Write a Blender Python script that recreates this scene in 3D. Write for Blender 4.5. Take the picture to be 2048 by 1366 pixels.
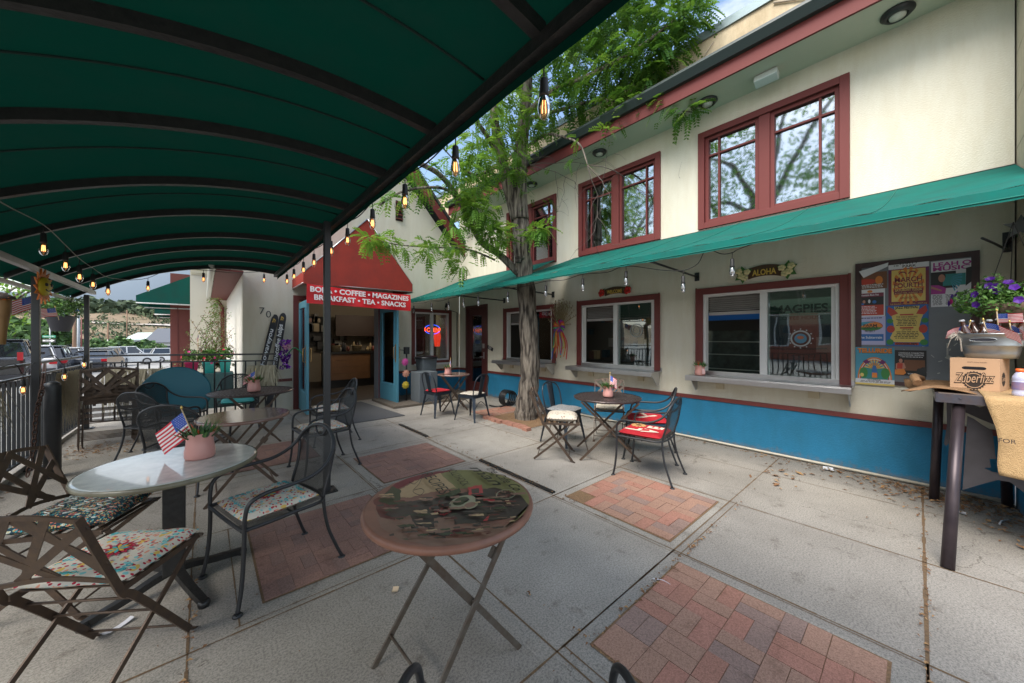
import bpy, math, random
from mathutils import Vector as V, Matrix as M
R=math.radians; sin=math.sin; cos=math.cos; PI=math.pi
random.seed(7)
for o in list(bpy.data.objects): bpy.data.objects.remove(o)
sc=bpy.context.scene; COL=sc.collection
# ---------------- camera
F=707.0; HY=675.0; CX=1024.0; CH=1.5; YAW=math.atan((CX-408)/F)
cam=bpy.data.cameras.new('camera'); camo=bpy.data.objects.new('camera',cam); COL.objects.link(camo)
cam.sensor_width=36; cam.lens=F/2048*36; cam.clip_end=3000; cam.clip_start=.02
cam.shift_y=-(683-HY)/2048.0
camo.location=(0,0,CH); camo.rotation_euler=(PI/2,0,-YAW); sc.camera=camo
# ---------------- world: hazy daylight with thin cloud
SUN_EL=R(52); SUN_AZ=R(262)   # azimuth measured clockwise from +Y
w=bpy.data.worlds.new("World"); sc.world=w; w.use_nodes=True
nt=w.node_tree; nt.nodes.clear()
def N(t,**k):
    n=nt.nodes.new(t)
    for a,b in k.items(): setattr(n,a,b)
    return n
out=N('ShaderNodeOutputWorld'); bg=N('ShaderNodeBackground'); sky=N('ShaderNodeTexSky')
sky.sky_type='NISHITA'; sky.sun_disc=False; sky.sun_elevation=SUN_EL; sky.sun_rotation=SUN_AZ; sky.air_density=1.3; sky.dust_density=2.2; sky.ozone_density=2.0
tc=N('ShaderNodeTexCoord'); mp=N('ShaderNodeMapping'); mp.inputs['Scale'].default_value=(1,1,2.6)
no=N('ShaderNodeTexNoise'); no.inputs['Scale'].default_value=2.1; no.inputs['Detail'].default_value=7; no.inputs['Roughness'].default_value=.58
cr=N('ShaderNodeValToRGB'); cr.color_ramp.elements[0].position=.45; cr.color_ramp.elements[1].position=.74
mx=N('ShaderNodeMix',data_type='RGBA'); mx.inputs['B'].default_value=(8.0,7.9,7.9,1)
L=nt.links.new
L(tc.outputs['Generated'],mp.inputs['Vector']); L(mp.outputs[0],no.inputs['Vector']); L(no.outputs['Fac'],cr.inputs[0])
L(cr.outputs[0],mx.inputs['Factor']); L(sky.outputs[0],mx.inputs['A']); L(mx.outputs['Result'],bg.inputs[0]); L(bg.outputs[0],out.inputs[0])
bg.inputs[1].default_value=.13
# ---------------- sun (soft, behind thin cloud)
sl=bpy.data.lights.new('sun','SUN'); sl.energy=2.3; sl.angle=R(40); sl.color=(1,.95,.87)
so=bpy.data.objects.new('sun',sl); COL.objects.link(so)
sd=V((sin(SUN_AZ)*cos(SUN_EL),cos(SUN_AZ)*cos(SUN_EL),sin(SUN_EL))); so.rotation_euler=sd.to_track_quat('Z','Y').to_euler()
sc.view_settings.view_transform='Standard'; sc.view_settings.look='None'; sc.view_settings.gamma=1; sc.view_settings.use_curve_mapping=False
sc.view_settings.exposure=1.25
sc.cycles.max_bounces=7; sc.cycles.transparent_max_bounces=14; sc.cycles.caustics_reflective=False; sc.cycles.caustics_refractive=False
# ---------------- surveyed-position helpers (a sight line met with a real plane)
_s,_c=sin(YAW),cos(YAW)
def _ray(px,py):
    r=(px-CX)/F; return V((_s+r*_c,_c-r*_s,(HY-py)/F))
def fz(px,py,z=0.0):
    d=_ray(px,py); t=(z-CH)/d.z; return V((d.x*t,d.y*t,z))
def fx(px,py,X):
    d=_ray(px,py); t=X/d.x; return V((X,d.y*t,CH+d.z*t))
def fy(px,py,Y):
    d=_ray(px,py); t=Y/d.y; return V((d.x*t,Y,CH+d.z*t))
# ---------------- materials
MATS={}
def mat(name,col,rough=.6,metal=0,spec=.5,noise=None,bump=None,emit=None,alpha=None,coat=0,trans=0):
    """noise=(scale,amount,colour2) bump=(scale,strength)"""
    if name in MATS: return MATS[name]
    m=bpy.data.materials.new(name); m.use_nodes=True; t=m.node_tree; b=t.nodes['Principled BSDF']
    b.inputs['Base Color'].default_value=(*col,1); b.inputs['Roughness'].default_value=rough; b.inputs['Metallic'].default_value=metal
    b.inputs['Specular IOR Level'].default_value=spec; b.inputs['Coat Weight'].default_value=coat
    if trans: b.inputs['Transmission Weight'].default_value=trans
    c=t.nodes.new('ShaderNodeTexCoord')
    if noise:
        s,a,c2=noise
        n=t.nodes.new('ShaderNodeTexNoise'); n.inputs['Scale'].default_value=s; n.inputs['Detail'].default_value=8; n.inputs['Roughness'].default_value=.62
        t.links.new(c.outputs['Object'],n.inputs['Vector'])
        r=t.nodes.new('ShaderNodeValToRGB'); r.color_ramp.elements[0].position=.5-.28; r.color_ramp.elements[1].position=.5+.25
        t.links.new(n.outputs['Fac'],r.inputs[0])
        x=t.nodes.new('ShaderNodeMix'); x.data_type='RGBA'; x.inputs['A'].default_value=(*col,1); x.inputs['B'].default_value=(*[col[i]*(1-a)+c2[i]*a for i in range(3)],1)
        t.links.new(r.outputs[0],x.inputs['Factor']); t.links.new(x.outputs['Result'],b.inputs['Base Color'])
    if bump:
        n=t.nodes.new('ShaderNodeTexNoise'); n.inputs['Scale'].default_value=bump[0]; n.inputs['Detail'].default_value=5
        t.links.new(c.outputs['Object'],n.inputs['Vector'])
        bp=t.nodes.new('ShaderNodeBump'); bp.inputs['Strength'].default_value=bump[1]; bp.inputs['Distance'].default_value=.01
        t.links.new(n.outputs['Fac'],bp.inputs['Height']); t.links.new(bp.outputs[0],b.inputs['Normal'])
    if emit:
        b.inputs['Emission Color'].default_value=(*emit[0],1); b.inputs['Emission Strength'].default_value=emit[1]
    MATS[name]=m; return m
def nodes(m): return m.node_tree, m.node_tree.nodes['Principled BSDF']
# ---------------- mesh builder
class B:
    def __init__(s): s.v=[]; s.f=[]; s.mi=[]; s.sm=[]; s.c=0; s.smooth=False
    def face(s,idx): s.f.append(idx); s.mi.append(s.c); s.sm.append(s.smooth)
    def add(s,vs,fs):
        k=len(s.v); s.v+= [tuple(x) for x in vs]
        for f in fs: s.face([k+i for i in f])
    def box(s,c,d,rot=None):
        hx,hy,hz=d[0]/2,d[1]/2,d[2]/2
        vs=[V((x*hx,y*hy,z*hz)) for x in(-1,1) for y in(-1,1) for z in(-1,1)]
        if rot is not None: vs=[rot@p for p in vs]
        s.add([p+V(c) for p in vs],[(0,1,3,2),(4,6,7,5),(0,4,5,1),(2,3,7,6),(0,2,6,4),(1,5,7,3)])
    def bx(s,x0,x1,y0,y1,z0,z1): s.box(((x0+x1)/2,(y0+y1)/2,(z0+z1)/2),(abs(x1-x0),abs(y1-y0),abs(z1-z0)))
    def bar(s,a,b,w,h,up=(0,0,1)):
        a=V(a);b=V(b); d=(b-a); l=d.length
        if l<1e-6: return
        d/=l; u=V(up)
        if abs(d.dot(u))>.98: u=V((0,1,0)) if abs(d.y)<.9 else V((1,0,0))
        r=d.cross(u).normalized(); u=r.cross(d).normalized()
        rot=M((r,d,u)).transposed(); s.box((a+b)/2,(w,l,h),rot)
    def strip(s,pts,w,h,side=(1,0,0)):
        # continuous flat bar: h along 'side', w across
        pts=[V(p) for p in pts]; m=len(pts); sd_=V(side).normalized(); vs=[]
        for i,p in enumerate(pts):
            t=(pts[min(i+1,m-1)]-pts[max(i-1,0)]).normalized(); q=t.cross(sd_).normalized()
            vs+=[p+q*w/2+sd_*h/2,p-q*w/2+sd_*h/2,p-q*w/2-sd_*h/2,p+q*w/2-sd_*h/2]
        fs=[]
        for i in range(m-1):
            for j in range(4): fs.append((i*4+j,i*4+(j+1)%4,i*4+4+(j+1)%4,i*4+4+j))
        fs+=[(0,1,2,3),(m*4-1,m*4-2,m*4-3,m*4-4)]; s.add(vs,fs)
    def tube(s,pts,r,n=8,closed=False,cap=True):
        pts=[V(p) for p in pts]; m=len(pts); rr=r if isinstance(r,(list,tuple)) else [r]*m
        sm=s.smooth; s.smooth=True
        k=len(s.v); prev=None
        for i,p in enumerate(pts):
            if closed: t=(pts[(i+1)%m]-pts[i-1])
            else: t=pts[min(i+1,m-1)]-pts[max(i-1,0)]
            if t.length<1e-9: t=V((0,0,1))
            t.normalize()
            if prev is None:
                a=V((0,0,1)) if abs(t.z)<.9 else V((1,0,0)); nrm=t.cross(a).normalized()
            else:
                nrm=prev-t*prev.dot(t)
                if nrm.length<1e-6: nrm=t.orthogonal()
                nrm.normalize()
            prev=nrm; bn=t.cross(nrm)
            for j in range(n):
                a=2*PI*j/n; s.v.append(tuple(p+(nrm*cos(a)+bn*sin(a))*rr[i]))
        e=m if closed else m-1
        for i in range(e):
            for j in range(n):
                a=k+i*n+j; b_=k+i*n+(j+1)%n; c_=k+((i+1)%m)*n+(j+1)%n; d_=k+((i+1)%m)*n+j
                s.face([a,b_,c_,d_])
        s.smooth=False
        if cap and not closed:
            s.face([k+j for j in range(n)][::-1]); s.face([k+(m-1)*n+j for j in range(n)])
        s.smooth=sm
    def lathe(s,prof,c=(0,0,0),n=16,wave=0,wn=8,ax=None,capb=True,capt=False):
        sm=s.smooth; s.smooth=True; k=len(s.v); c=V(c)
        for i,(r,z) in enumerate(prof):
            for j in range(n):
                a=2*PI*j/n; q=r
                wv=wave*(i/(len(prof)-1))**3 if wave else 0
                q=r*(1+wv*sin(a*wn)); p=V((q*cos(a),q*sin(a),z+wv*.25*r*cos(a*wn)))
                if ax is not None: p=ax@p
                s.v.append(tuple(p+c))
        for i in range(len(prof)-1):
            for j in range(n):
                s.face([k+i*n+j,k+i*n+(j+1)%n,k+(i+1)*n+(j+1)%n,k+(i+1)*n+j])
        s.smooth=False
        if capb: s.face([k+j for j in range(n)][::-1])
        if capt: s.face([k+(len(prof)-1)*n+j for j in range(n)])
        s.smooth=sm
    def prism(s,p2,o,u,v,t):
        """polygon in plane (u,v) at o, extruded by thickness t along u x v"""
        o=V(o);u=V(u);v=V(v);w_=u.cross(v).normalized()*t; n=len(p2)
        a=[o+u*x+v*y for x,y in p2]; b=[p+w_ for p in a]
        s.add(a+b,[list(range(n))[::-1],[n+i for i in range(n)]]+[(i,(i+1)%n,n+(i+1)%n,n+i) for i in range(n)])
    def flat(s,p2,o,u,v):
        o=V(o);u=V(u);v=V(v); s.add([o+u*x+v*y for x,y in p2],[list(range(len(p2)))])
    def grid(s,fn,nu,nv,thick=0):
        sm=s.smooth; s.smooth=True; k=len(s.v)
        for i in range(nu+1):
            for j in range(nv+1): s.v.append(tuple(fn(i/nu,j/nv)))
        for i in range(nu):
            for j in range(nv):
                a=k+i*(nv+1)+j; s.face([a,a+nv+1,a+nv+2,a+1])
        s.smooth=sm
    def text(s,t,o,u,v,h,al='CENTER',bold=0,shear=0,wd=None):
        vs,fs,wid=glyph(t,bold,shear); u=V(u).normalized();v=V(v).normalized();o=V(o)
        sx=h/.7
        kx=1 if wd is None or wid==0 else wd/(wid*sx)
        off={'CENTER':-wid/2,'LEFT':0,'RIGHT':-wid}[al]
        s.add([o+u*((x+off)*sx*kx)+v*(y*sx) for x,y in vs],fs)
    def each(s,name,mats,parent=None,local=False,bevel=0):
        # one object per separate piece
        n=len(s.v); par=list(range(n))
        def fd(a):
            while par[a]!=a: par[a]=par[par[a]]; a=par[a]
            return a
        for f in s.f:
            r=fd(f[0])
            for q in f[1:]: par[fd(q)]=r
        grp={}
        for i,f in enumerate(s.f): grp.setdefault(fd(f[0]),[]).append(i)
        out=[]
        for g in grp.values():
            b=B(); mp={}
            for i in g:
                f=[]
                for q in s.f[i]:
                    if q not in mp: mp[q]=len(b.v); b.v.append(s.v[q])
                    f.append(mp[q])
                b.f.append(f); b.mi.append(s.mi[i]); b.sm.append(s.sm[i])
            out.append(b.build(name,mats,parent,local,bevel))
        return out
    def build(s,name,mats,parent=None,local=False,bevel=0,autos=None):
        me=bpy.data.meshes.new(name); 
        vs=s.v
        if parent is not None and not local:
            r=parent
            while r.parent: r=r.parent
            inv=(M.Translation(r.location)@r.rotation_euler.to_matrix().to_4x4()).inverted()
            vs=[tuple(inv@V(p)) for p in vs]
        me.from_pydata(vs,[],s.f)
        if not isinstance(mats,(list,tuple)): mats=[mats]
        for m in mats: me.materials.append(m)
        me.polygons.foreach_set('material_index',s.mi); me.polygons.foreach_set('use_smooth',s.sm); me.update()
        o=bpy.data.objects.new(name,me); COL.objects.link(o); o.parent=parent
        if bevel:
            md=o.modifiers.new('bevel','BEVEL'); md.width=bevel; md.segments=2; md.limit_method='ANGLE'; md.angle_limit=R(50)
        return o
_G={}
def glyph(t,bold=0,shear=0):
    k=(t,bold,shear)
    if k in _G: return _G[k]
    cu=bpy.data.curves.new('t','FONT'); cu.body=t; cu.size=1; cu.offset=bold; cu.shear=shear; cu.resolution_u=3
    ob=bpy.data.objects.new('t',cu); COL.objects.link(ob)
    dg=bpy.context.evaluated_depsgraph_get(); me=ob.evaluated_get(dg).to_mesh()
    vs=[(p.co.x,p.co.y) for p in me.vertices]; fs=[list(p.vertices) for p in me.polygons]
    ob.evaluated_get(dg).to_mesh_clear(); bpy.data.objects.remove(ob); bpy.data.curves.remove(cu)
    if vs:
        x0=min(p[0] for p in vs); wid=max(p[0] for p in vs)-x0; vs=[(x-x0,y) for x,y in vs]
    else: wid=0
    _G[k]=(vs,fs,wid); return _G[k]
def crom(pts,n=6,closed=False):
    pts=[V(p) for p in pts]; out=[]; m=len(pts); rng=m if closed else m-1
    for i in range(rng):
        if closed: p0,p1,p2,p3=pts[i-1],pts[i],pts[(i+1)%m],pts[(i+2)%m]
        else: p0,p1,p2,p3=pts[max(i-1,0)],pts[i],pts[i+1],pts[min(i+2,m-1)]
        for j in range(n):
            t=j/n; out.append(.5*((2*p1)+(p2-p0)*t+(2*p0-5*p1+4*p2-p3)*t*t+(3*p1-p0-3*p2+p3)*t**3))
    if not closed: out.append(pts[-1])
    return out
def tag(o,label=None,cat=None,group=None,kind=None):
    if label: o['label']=label
    if cat: o['category']=cat
    if group: o['group']=group
    if kind: o['kind']=kind
    return o
def thing(name,label,cat,loc=(0,0,0),rz=0,group=None):
    o=bpy.data.objects.new(name,None); COL.objects.link(o); o.location=V(loc); o.rotation_euler=(0,0,rz); o.empty_display_size=.1
    return tag(o,label,cat,group)
def dup(root,loc,rz,label,group=None,cat=None,rot=None):
    r=root.copy(); COL.objects.link(r); r.location=V(loc); r.rotation_euler=rot if rot else (0,0,rz); tag(r,label,cat,group)
    def rec(a,b):
        for ch in list(a.children):
            c=ch.copy(); COL.objects.link(c); c.parent=b; rec(ch,c)
    rec(root,r); return r
def face_rz(dx,dy): return math.atan2(-dx,dy)
# ================= materials
def concrete(name,a,b,spk,slab=False):
    m=mat(name,a,.88,spec=.25); t,bs=nodes(m); c=t.nodes.new('ShaderNodeTexCoord')
    def noise(s,d=6,ro=.6):
        n=t.nodes.new('ShaderNodeTexNoise'); n.inputs['Scale'].default_value=s; n.inputs['Detail'].default_value=d; n.inputs['Roughness'].default_value=ro; t.links.new(c.outputs['Object'],n.inputs['Vector']); return n
    def ramp(n,p0,c0,p1,c1):
        r=t.nodes.new('ShaderNodeValToRGB'); e=r.color_ramp.elements; e[0].position=p0;e[0].color=(*c0,1);e[1].position=p1;e[1].color=(*c1,1); t.links.new(n.outputs['Fac'],r.inputs[0]); return r
    def mul(x,y,f=1):
        k=t.nodes.new('ShaderNodeMix'); k.data_type='RGBA'; k.blend_type='MULTIPLY'; k.inputs['Factor'].default_value=f; t.links.new(x,k.inputs['A']); t.links.new(y,k.inputs['B']); return k.outputs['Result']
    big=ramp(noise(1.1,5,.62),.32,b,.66,a)
    sp=ramp(noise(95,3,.7),.38,(spk,spk,spk*.97),.56,(1.12,1.1,1.07)); sp2=ramp(noise(260,2,.6),.36,(.74,.73,.71),.62,(1.1,1.09,1.08))
    st=ramp(noise(5.5,7,.7),.30,(.55,.52,.5),.43,(1,1,1))
    x=mul(mul(mul(big.outputs[0],sp.outputs[0]),sp2.outputs[0],.8),st.outputs[0],.8)
    if slab:
        sp_=t.nodes.new('ShaderNodeSeparateXYZ'); t.links.new(c.outputs['Object'],sp_.inputs[0]); cb=t.nodes.new('ShaderNodeCombineXYZ')
        for i,(o_,s_) in enumerate(((.06,1.24),(.03,1.17))):
            a_=t.nodes.new('ShaderNodeMath'); a_.operation='MULTIPLY_ADD'; a_.inputs[1].default_value=1/s_; a_.inputs[2].default_value=o_/s_; f_=t.nodes.new('ShaderNodeMath'); f_.operation='FLOOR'; t.links.new(sp_.outputs[i],a_.inputs[0]); t.links.new(a_.outputs[0],f_.inputs[0]); t.links.new(f_.outputs[0],cb.inputs[i])
        wn=t.nodes.new('ShaderNodeTexWhiteNoise'); t.links.new(cb.outputs[0],wn.inputs['Vector']); rw=t.nodes.new('ShaderNodeValToRGB'); rw.color_ramp.elements[0].color=(.84,.83,.82,1); rw.color_ramp.elements[1].color=(1.08,1.07,1.04,1); t.links.new(wn.outputs[0],rw.inputs[0]); x=mul(x,rw.outputs[0])
        vo=t.nodes.new('ShaderNodeTexVoronoi'); vo.feature='DISTANCE_TO_EDGE'; vo.inputs['Scale'].default_value=.75; nd=noise(3.5,6,.65); ad=t.nodes.new('ShaderNodeMix'); ad.data_type='RGBA'; ad.blend_type='ADD'; ad.inputs['Factor'].default_value=.35; t.links.new(c.outputs['Object'],ad.inputs['A']); t.links.new(nd.outputs['Color'],ad.inputs['B']); t.links.new(ad.outputs['Result'],vo.inputs['Vector'])
        rc=t.nodes.new('ShaderNodeValToRGB'); rc.color_ramp.elements[0].position=.0015; rc.color_ramp.elements[0].color=(.35,.33,.3,1); rc.color_ramp.elements[1].position=.004; t.links.new(vo.outputs['Distance'],rc.inputs[0]); mk=ramp(noise(.9,2,.5),.50,(0,0,0),.56,(1,1,1)); x2=mul(x,rc.outputs[0]); k=t.nodes.new('ShaderNodeMix'); k.data_type='RGBA'; t.links.new(mk.outputs[0],k.inputs['Factor']); t.links.new(x,k.inputs['A']); t.links.new(x2,k.inputs['B']); x=k.outputs['Result']
    t.links.new(x,bs.inputs['Base Color'])
    bp=t.nodes.new('ShaderNodeBump'); bp.inputs['Strength'].default_value=.12; bp.inputs['Distance'].default_value=.004; t.links.new(noise(120,4).outputs['Fac'],bp.inputs['Height']); t.links.new(bp.outputs[0],bs.inputs['Normal'])
    return m
CONC=concrete('concrete_paving',(.405,.385,.36),(.29,.275,.255),.68,True)
CONC2=concrete('smooth_concrete_border',(.42,.40,.37),(.33,.31,.29),.75)
LOT=concrete('parking_asphalt',(.33,.33,.32),(.26,.26,.255),.8)
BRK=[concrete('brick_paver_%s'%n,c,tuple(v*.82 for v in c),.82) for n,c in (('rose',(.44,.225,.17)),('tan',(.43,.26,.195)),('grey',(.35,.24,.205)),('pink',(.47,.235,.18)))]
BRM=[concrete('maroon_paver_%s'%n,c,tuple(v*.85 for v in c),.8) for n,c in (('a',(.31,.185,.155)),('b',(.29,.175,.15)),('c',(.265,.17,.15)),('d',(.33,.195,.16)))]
DIRT=mat('joint_dirt',(.085,.06,.04),.95,noise=(60,.8,(.25,.15,.07)))
MULCH=mat('leaf_mulch',(.14,.085,.05),.95,noise=(70,.9,(.33,.20,.10)),bump=(90,.9))
STUC=mat('mustard_cream_stucco',(.69,.66,.56),.9,spec=.2,noise=(.9,.4,(.60,.57,.47)),bump=(75,.55))
STUW=mat('pale_side_stucco',(.78,.74,.66),.9,spec=.2,bump=(75,.4))
PARA=mat('parapet_stucco',(.78,.66,.47),.9,spec=.2,noise=(3,.55,(.55,.42,.28)),bump=(60,.4))
BLUE=mat('blue_wainscot_paint',(.020,.185,.345),.62,spec=.3,noise=(2.5,.4,(.03,.17,.30)),bump=(60,.35))
RED=mat('barn_red_trim',(.15,.030,.026),.5,noise=(6,.4,(.15,.035,.03)))
RED2=mat('bright_trim_red',(.155,.034,.031),.6,spec=.3,noise=(6,.5,(.14,.034,.032)))
WHT=mat('white_vinyl_frame',(.66,.66,.66),.45)
STEEL=mat('brushed_steel',(.52,.52,.53),.32,metal=.9,noise=(9,.5,(.36,.36,.38)))
BLK=mat('black_painted_metal',(.018,.02,.023),.42,spec=.5,noise=(18,.5,(.035,.035,.037)))
WBLK=mat('worn_black_steel',(.010,.010,.010),.42,noise=(28,.5,(.045,.042,.04)),bump=(40,.3))
RUST=mat('rusty_brown_metal',(.058,.042,.036),.5,metal=.3,noise=(26,.8,(.135,.085,.05)))
PATI=mat('patina_grey_metal',(.16,.15,.13),.5,metal=.4,noise=(20,.9,(.10,.06,.035)))
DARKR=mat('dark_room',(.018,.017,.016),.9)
BRONZE=mat('bronze_gutter',(.03,.045,.045),.4)
CAPM=mat('parapet_cap_metal',(.20,.26,.28),.4,metal=.4)
GREYM=mat('grey_plastic',(.12,.14,.155),.6)
def glass(name,fac,tint=(.8,.86,.86),ior=1.5,ro=.012):
    m=bpy.data.materials.new(name); m.use_nodes=True; t=m.node_tree; t.nodes.clear()
    o=t.nodes.new('ShaderNodeOutputMaterial'); tr=t.nodes.new('ShaderNodeBsdfTransparent'); gl=t.nodes.new('ShaderNodeBsdfGlossy'); mx=t.nodes.new('ShaderNodeMixShader'); fr=t.nodes.new('ShaderNodeFresnel'); ma=t.nodes.new('ShaderNodeMath'); ma.use_clamp=True
    tr.inputs[0].default_value=(*tint,1); gl.inputs['Roughness'].default_value=ro; gl.inputs[0].default_value=(.92,.96,1,1); fr.inputs[0].default_value=ior; ma.inputs[1].default_value=fac
    c=t.nodes.new('ShaderNodeTexCoord'); n=t.nodes.new('ShaderNodeTexNoise'); n.inputs['Scale'].default_value=1.3; bp=t.nodes.new('ShaderNodeBump'); bp.inputs['Strength'].default_value=.05; bp.inputs['Distance'].default_value=.05
    t.links.new(c.outputs['Object'],n.inputs[0]); t.links.new(n.outputs[0],bp.inputs['Height']); t.links.new(bp.outputs[0],gl.inputs['Normal'])
    t.links.new(fr.outputs[0],ma.inputs[0]); t.links.new(ma.outputs[0],mx.inputs[0]); t.links.new(tr.outputs[0],mx.inputs[1]); t.links.new(gl.outputs[0],mx.inputs[2]); t.links.new(mx.outputs[0],o.inputs[0]); return m
GLU=glass('upper_window_glass',.38,(.55,.62,.62),ro=.035); GLL=glass('lower_window_glass',.07,(.8,.88,.86)); GLD=glass('door_glass',.06,(.82,.86,.86))
def fabric(name,col,tr,rough=.85,fac=.45):
    m=bpy.data.materials.new(name); m.use_nodes=True; t=m.node_tree; b=t.nodes['Principled BSDF']; b.inputs['Base Color'].default_value=(*col,1); b.inputs['Roughness'].default_value=rough; b.inputs['Specular IOR Level'].default_value=.25
    o=t.nodes['Material Output']; ts=t.nodes.new('ShaderNodeBsdfTranslucent'); ts.inputs[0].default_value=(*tr,1); mx=t.nodes.new('ShaderNodeMixShader'); mx.inputs[0].default_value=fac
    c=t.nodes.new('ShaderNodeTexCoord'); n=t.nodes.new('ShaderNodeTexNoise'); n.inputs['Scale'].default_value=2.2; n.inputs['Detail'].default_value=6; bp=t.nodes.new('ShaderNodeBump'); bp.inputs['Strength'].default_value=.25; bp.inputs['Distance'].default_value=.05
    t.links.new(c.outputs['Object'],n.inputs[0]); t.links.new(n.outputs[0],bp.inputs['Height']); t.links.new(bp.outputs[0],b.inputs['Normal'])
    n2=t.nodes.new('ShaderNodeTexNoise'); n2.inputs['Scale'].default_value=3.5; n2.inputs['Detail'].default_value=9; n2.inputs['Roughness'].default_value=.7; rr=t.nodes.new('ShaderNodeValToRGB'); rr.color_ramp.elements[0].position=.34; rr.color_ramp.elements[0].color=(*[v*.72+.01 for v in col],1); rr.color_ramp.elements[1].position=.6; rr.color_ramp.elements[1].color=(*col,1); t.links.new(c.outputs['Object'],n2.inputs[0]); t.links.new(n2.outputs[0],rr.inputs[0]); t.links.new(rr.outputs[0],b.inputs['Base Color'])
    t.links.new(b.outputs[0],mx.inputs[1]); t.links.new(ts.outputs[0],mx.inputs[2]); t.links.new(mx.outputs[0],o.inputs[0]); return m
CANV=fabric('dark_green_canvas',(.001,.042,.028),(.001,.017,.011),fac=.35); CANV.node_tree.nodes['Principled BSDF'].inputs['Specular IOR Level'].default_value=.05
TEAL=fabric('teal_awning_fabric',(.001,.135,.11),(.002,.09,.07),.85,.15)
DGRN=fabric('far_green_awning_fabric',(.004,.10,.075),(.004,.07,.05),.7,.2)
REDF=fabric('rust_red_awning_fabric',(.40,.055,.040),(.25,.03,.02),.75,.2)
def grime(m,axis_scale=(2.5,2.5,.5),p=(.34,.58),dark=.88):
    t,bs=nodes(m); src=bs.inputs['Base Color'].links[0].from_socket; c=t.nodes.new('ShaderNodeTexCoord'); mp=t.nodes.new('ShaderNodeMapping'); mp.inputs['Scale'].default_value=axis_scale; n=t.nodes.new('ShaderNodeTexNoise'); n.inputs['Scale'].default_value=1.6; n.inputs['Detail'].default_value=9; n.inputs['Roughness'].default_value=.7
    r=t.nodes.new('ShaderNodeValToRGB'); r.color_ramp.elements[0].position=p[0]; r.color_ramp.elements[0].color=(dark,dark*.97,dark*.92,1); r.color_ramp.elements[1].position=p[1]
    k=t.nodes.new('ShaderNodeMix'); k.data_type='RGBA'; k.blend_type='MULTIPLY'; k.inputs['Factor'].default_value=1
    t.links.new(c.outputs['Object'],mp.inputs[0]); t.links.new(mp.outputs[0],n.inputs[0]); t.links.new(n.outputs[0],r.inputs[0]); t.links.new(src,k.inputs['A']); t.links.new(r.outputs[0],k.inputs['B']); t.links.new(k.outputs['Result'],bs.inputs['Base Color'])
def scuffs(m,col,scale=(9,9,9),p=(.66,.72)):
    t,bs=nodes(m); src=bs.inputs['Base Color'].links[0].from_socket; c=t.nodes.new('ShaderNodeTexCoord'); mp=t.nodes.new('ShaderNodeMapping'); mp.inputs['Scale'].default_value=scale; n=t.nodes.new('ShaderNodeTexNoise'); n.inputs['Scale'].default_value=1; n.inputs['Detail'].default_value=10; n.inputs['Roughness'].default_value=.75
    r=t.nodes.new('ShaderNodeValToRGB'); r.color_ramp.elements[0].position=p[0]; r.color_ramp.elements[1].position=p[1]; k=t.nodes.new('ShaderNodeMix'); k.data_type='RGBA'; k.inputs['B'].default_value=(*col,1)
    t.links.new(c.outputs['Object'],mp.inputs[0]); t.links.new(mp.outputs[0],n.inputs[0]); t.links.new(n.outputs[0],r.inputs[0]); t.links.new(r.outputs[0],k.inputs['Factor']); t.links.new(src,k.inputs['A']); t.links.new(k.outputs['Result'],bs.inputs['Base Color'])
grime(STUC,dark=.92); grime(PARA,(1.5,1.5,.5),(.4,.62),.66); grime(BLUE,(3,3,1.2),(.38,.6),.9); scuffs(BLUE,(.30,.33,.33),(3,14,22),(.70,.73)); scuffs(STUC,(.30,.27,.21),(12,12,12),(.72,.76)); scuffs(CONC,(.12,.11,.10),(4.5,4.5,4.5),(.70,.74)); scuffs(CONC,(.10,.09,.085),(16,16,16),(.73,.75)); scuffs(RED,(.28,.16,.13),(7,7,7),(.7,.74)); scuffs(RED2,(.30,.17,.15),(9,9,9),(.71,.74))
def splash(m,h=.16,col=(.16,.14,.12)):
    t,bs=nodes(m); src=bs.inputs['Base Color'].links[0].from_socket; c=t.nodes.new('ShaderNodeTexCoord'); s=t.nodes.new('ShaderNodeSeparateXYZ'); t.links.new(c.outputs['Object'],s.inputs[0]); n=t.nodes.new('ShaderNodeTexNoise'); n.inputs['Scale'].default_value=14; n.inputs['Detail'].default_value=9; n.inputs['Roughness'].default_value=.75; t.links.new(c.outputs['Object'],n.inputs[0])
    a=t.nodes.new('ShaderNodeMapRange'); a.inputs['From Min'].default_value=0; a.inputs['From Max'].default_value=h; a.inputs['To Min'].default_value=.34; a.inputs['To Max'].default_value=-.12; t.links.new(s.outputs[2],a.inputs[0]); d=t.nodes.new('ShaderNodeMath'); d.operation='ADD'; t.links.new(a.outputs[0],d.inputs[0]); t.links.new(n.outputs[0],d.inputs[1]); r=t.nodes.new('ShaderNodeValToRGB'); r.color_ramp.elements[0].position=.56; r.color_ramp.elements[1].position=.82; r.color_ramp.elements[1].color=(.7,.7,.7,1); t.links.new(d.outputs[0],r.inputs[0]); k=t.nodes.new('ShaderNodeMix'); k.data_type='RGBA'; k.inputs['B'].default_value=(*col,1); t.links.new(r.outputs[0],k.inputs['Factor']); t.links.new(src,k.inputs['A']); t.links.new(k.outputs['Result'],bs.inputs['Base Color'])
splash(BLUE)
def spatter(m): scuffs(m,(.10,.07,.06),(11,11,11),(.68,.73))
for m_ in BRK+BRM: spatter(m_)
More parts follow.
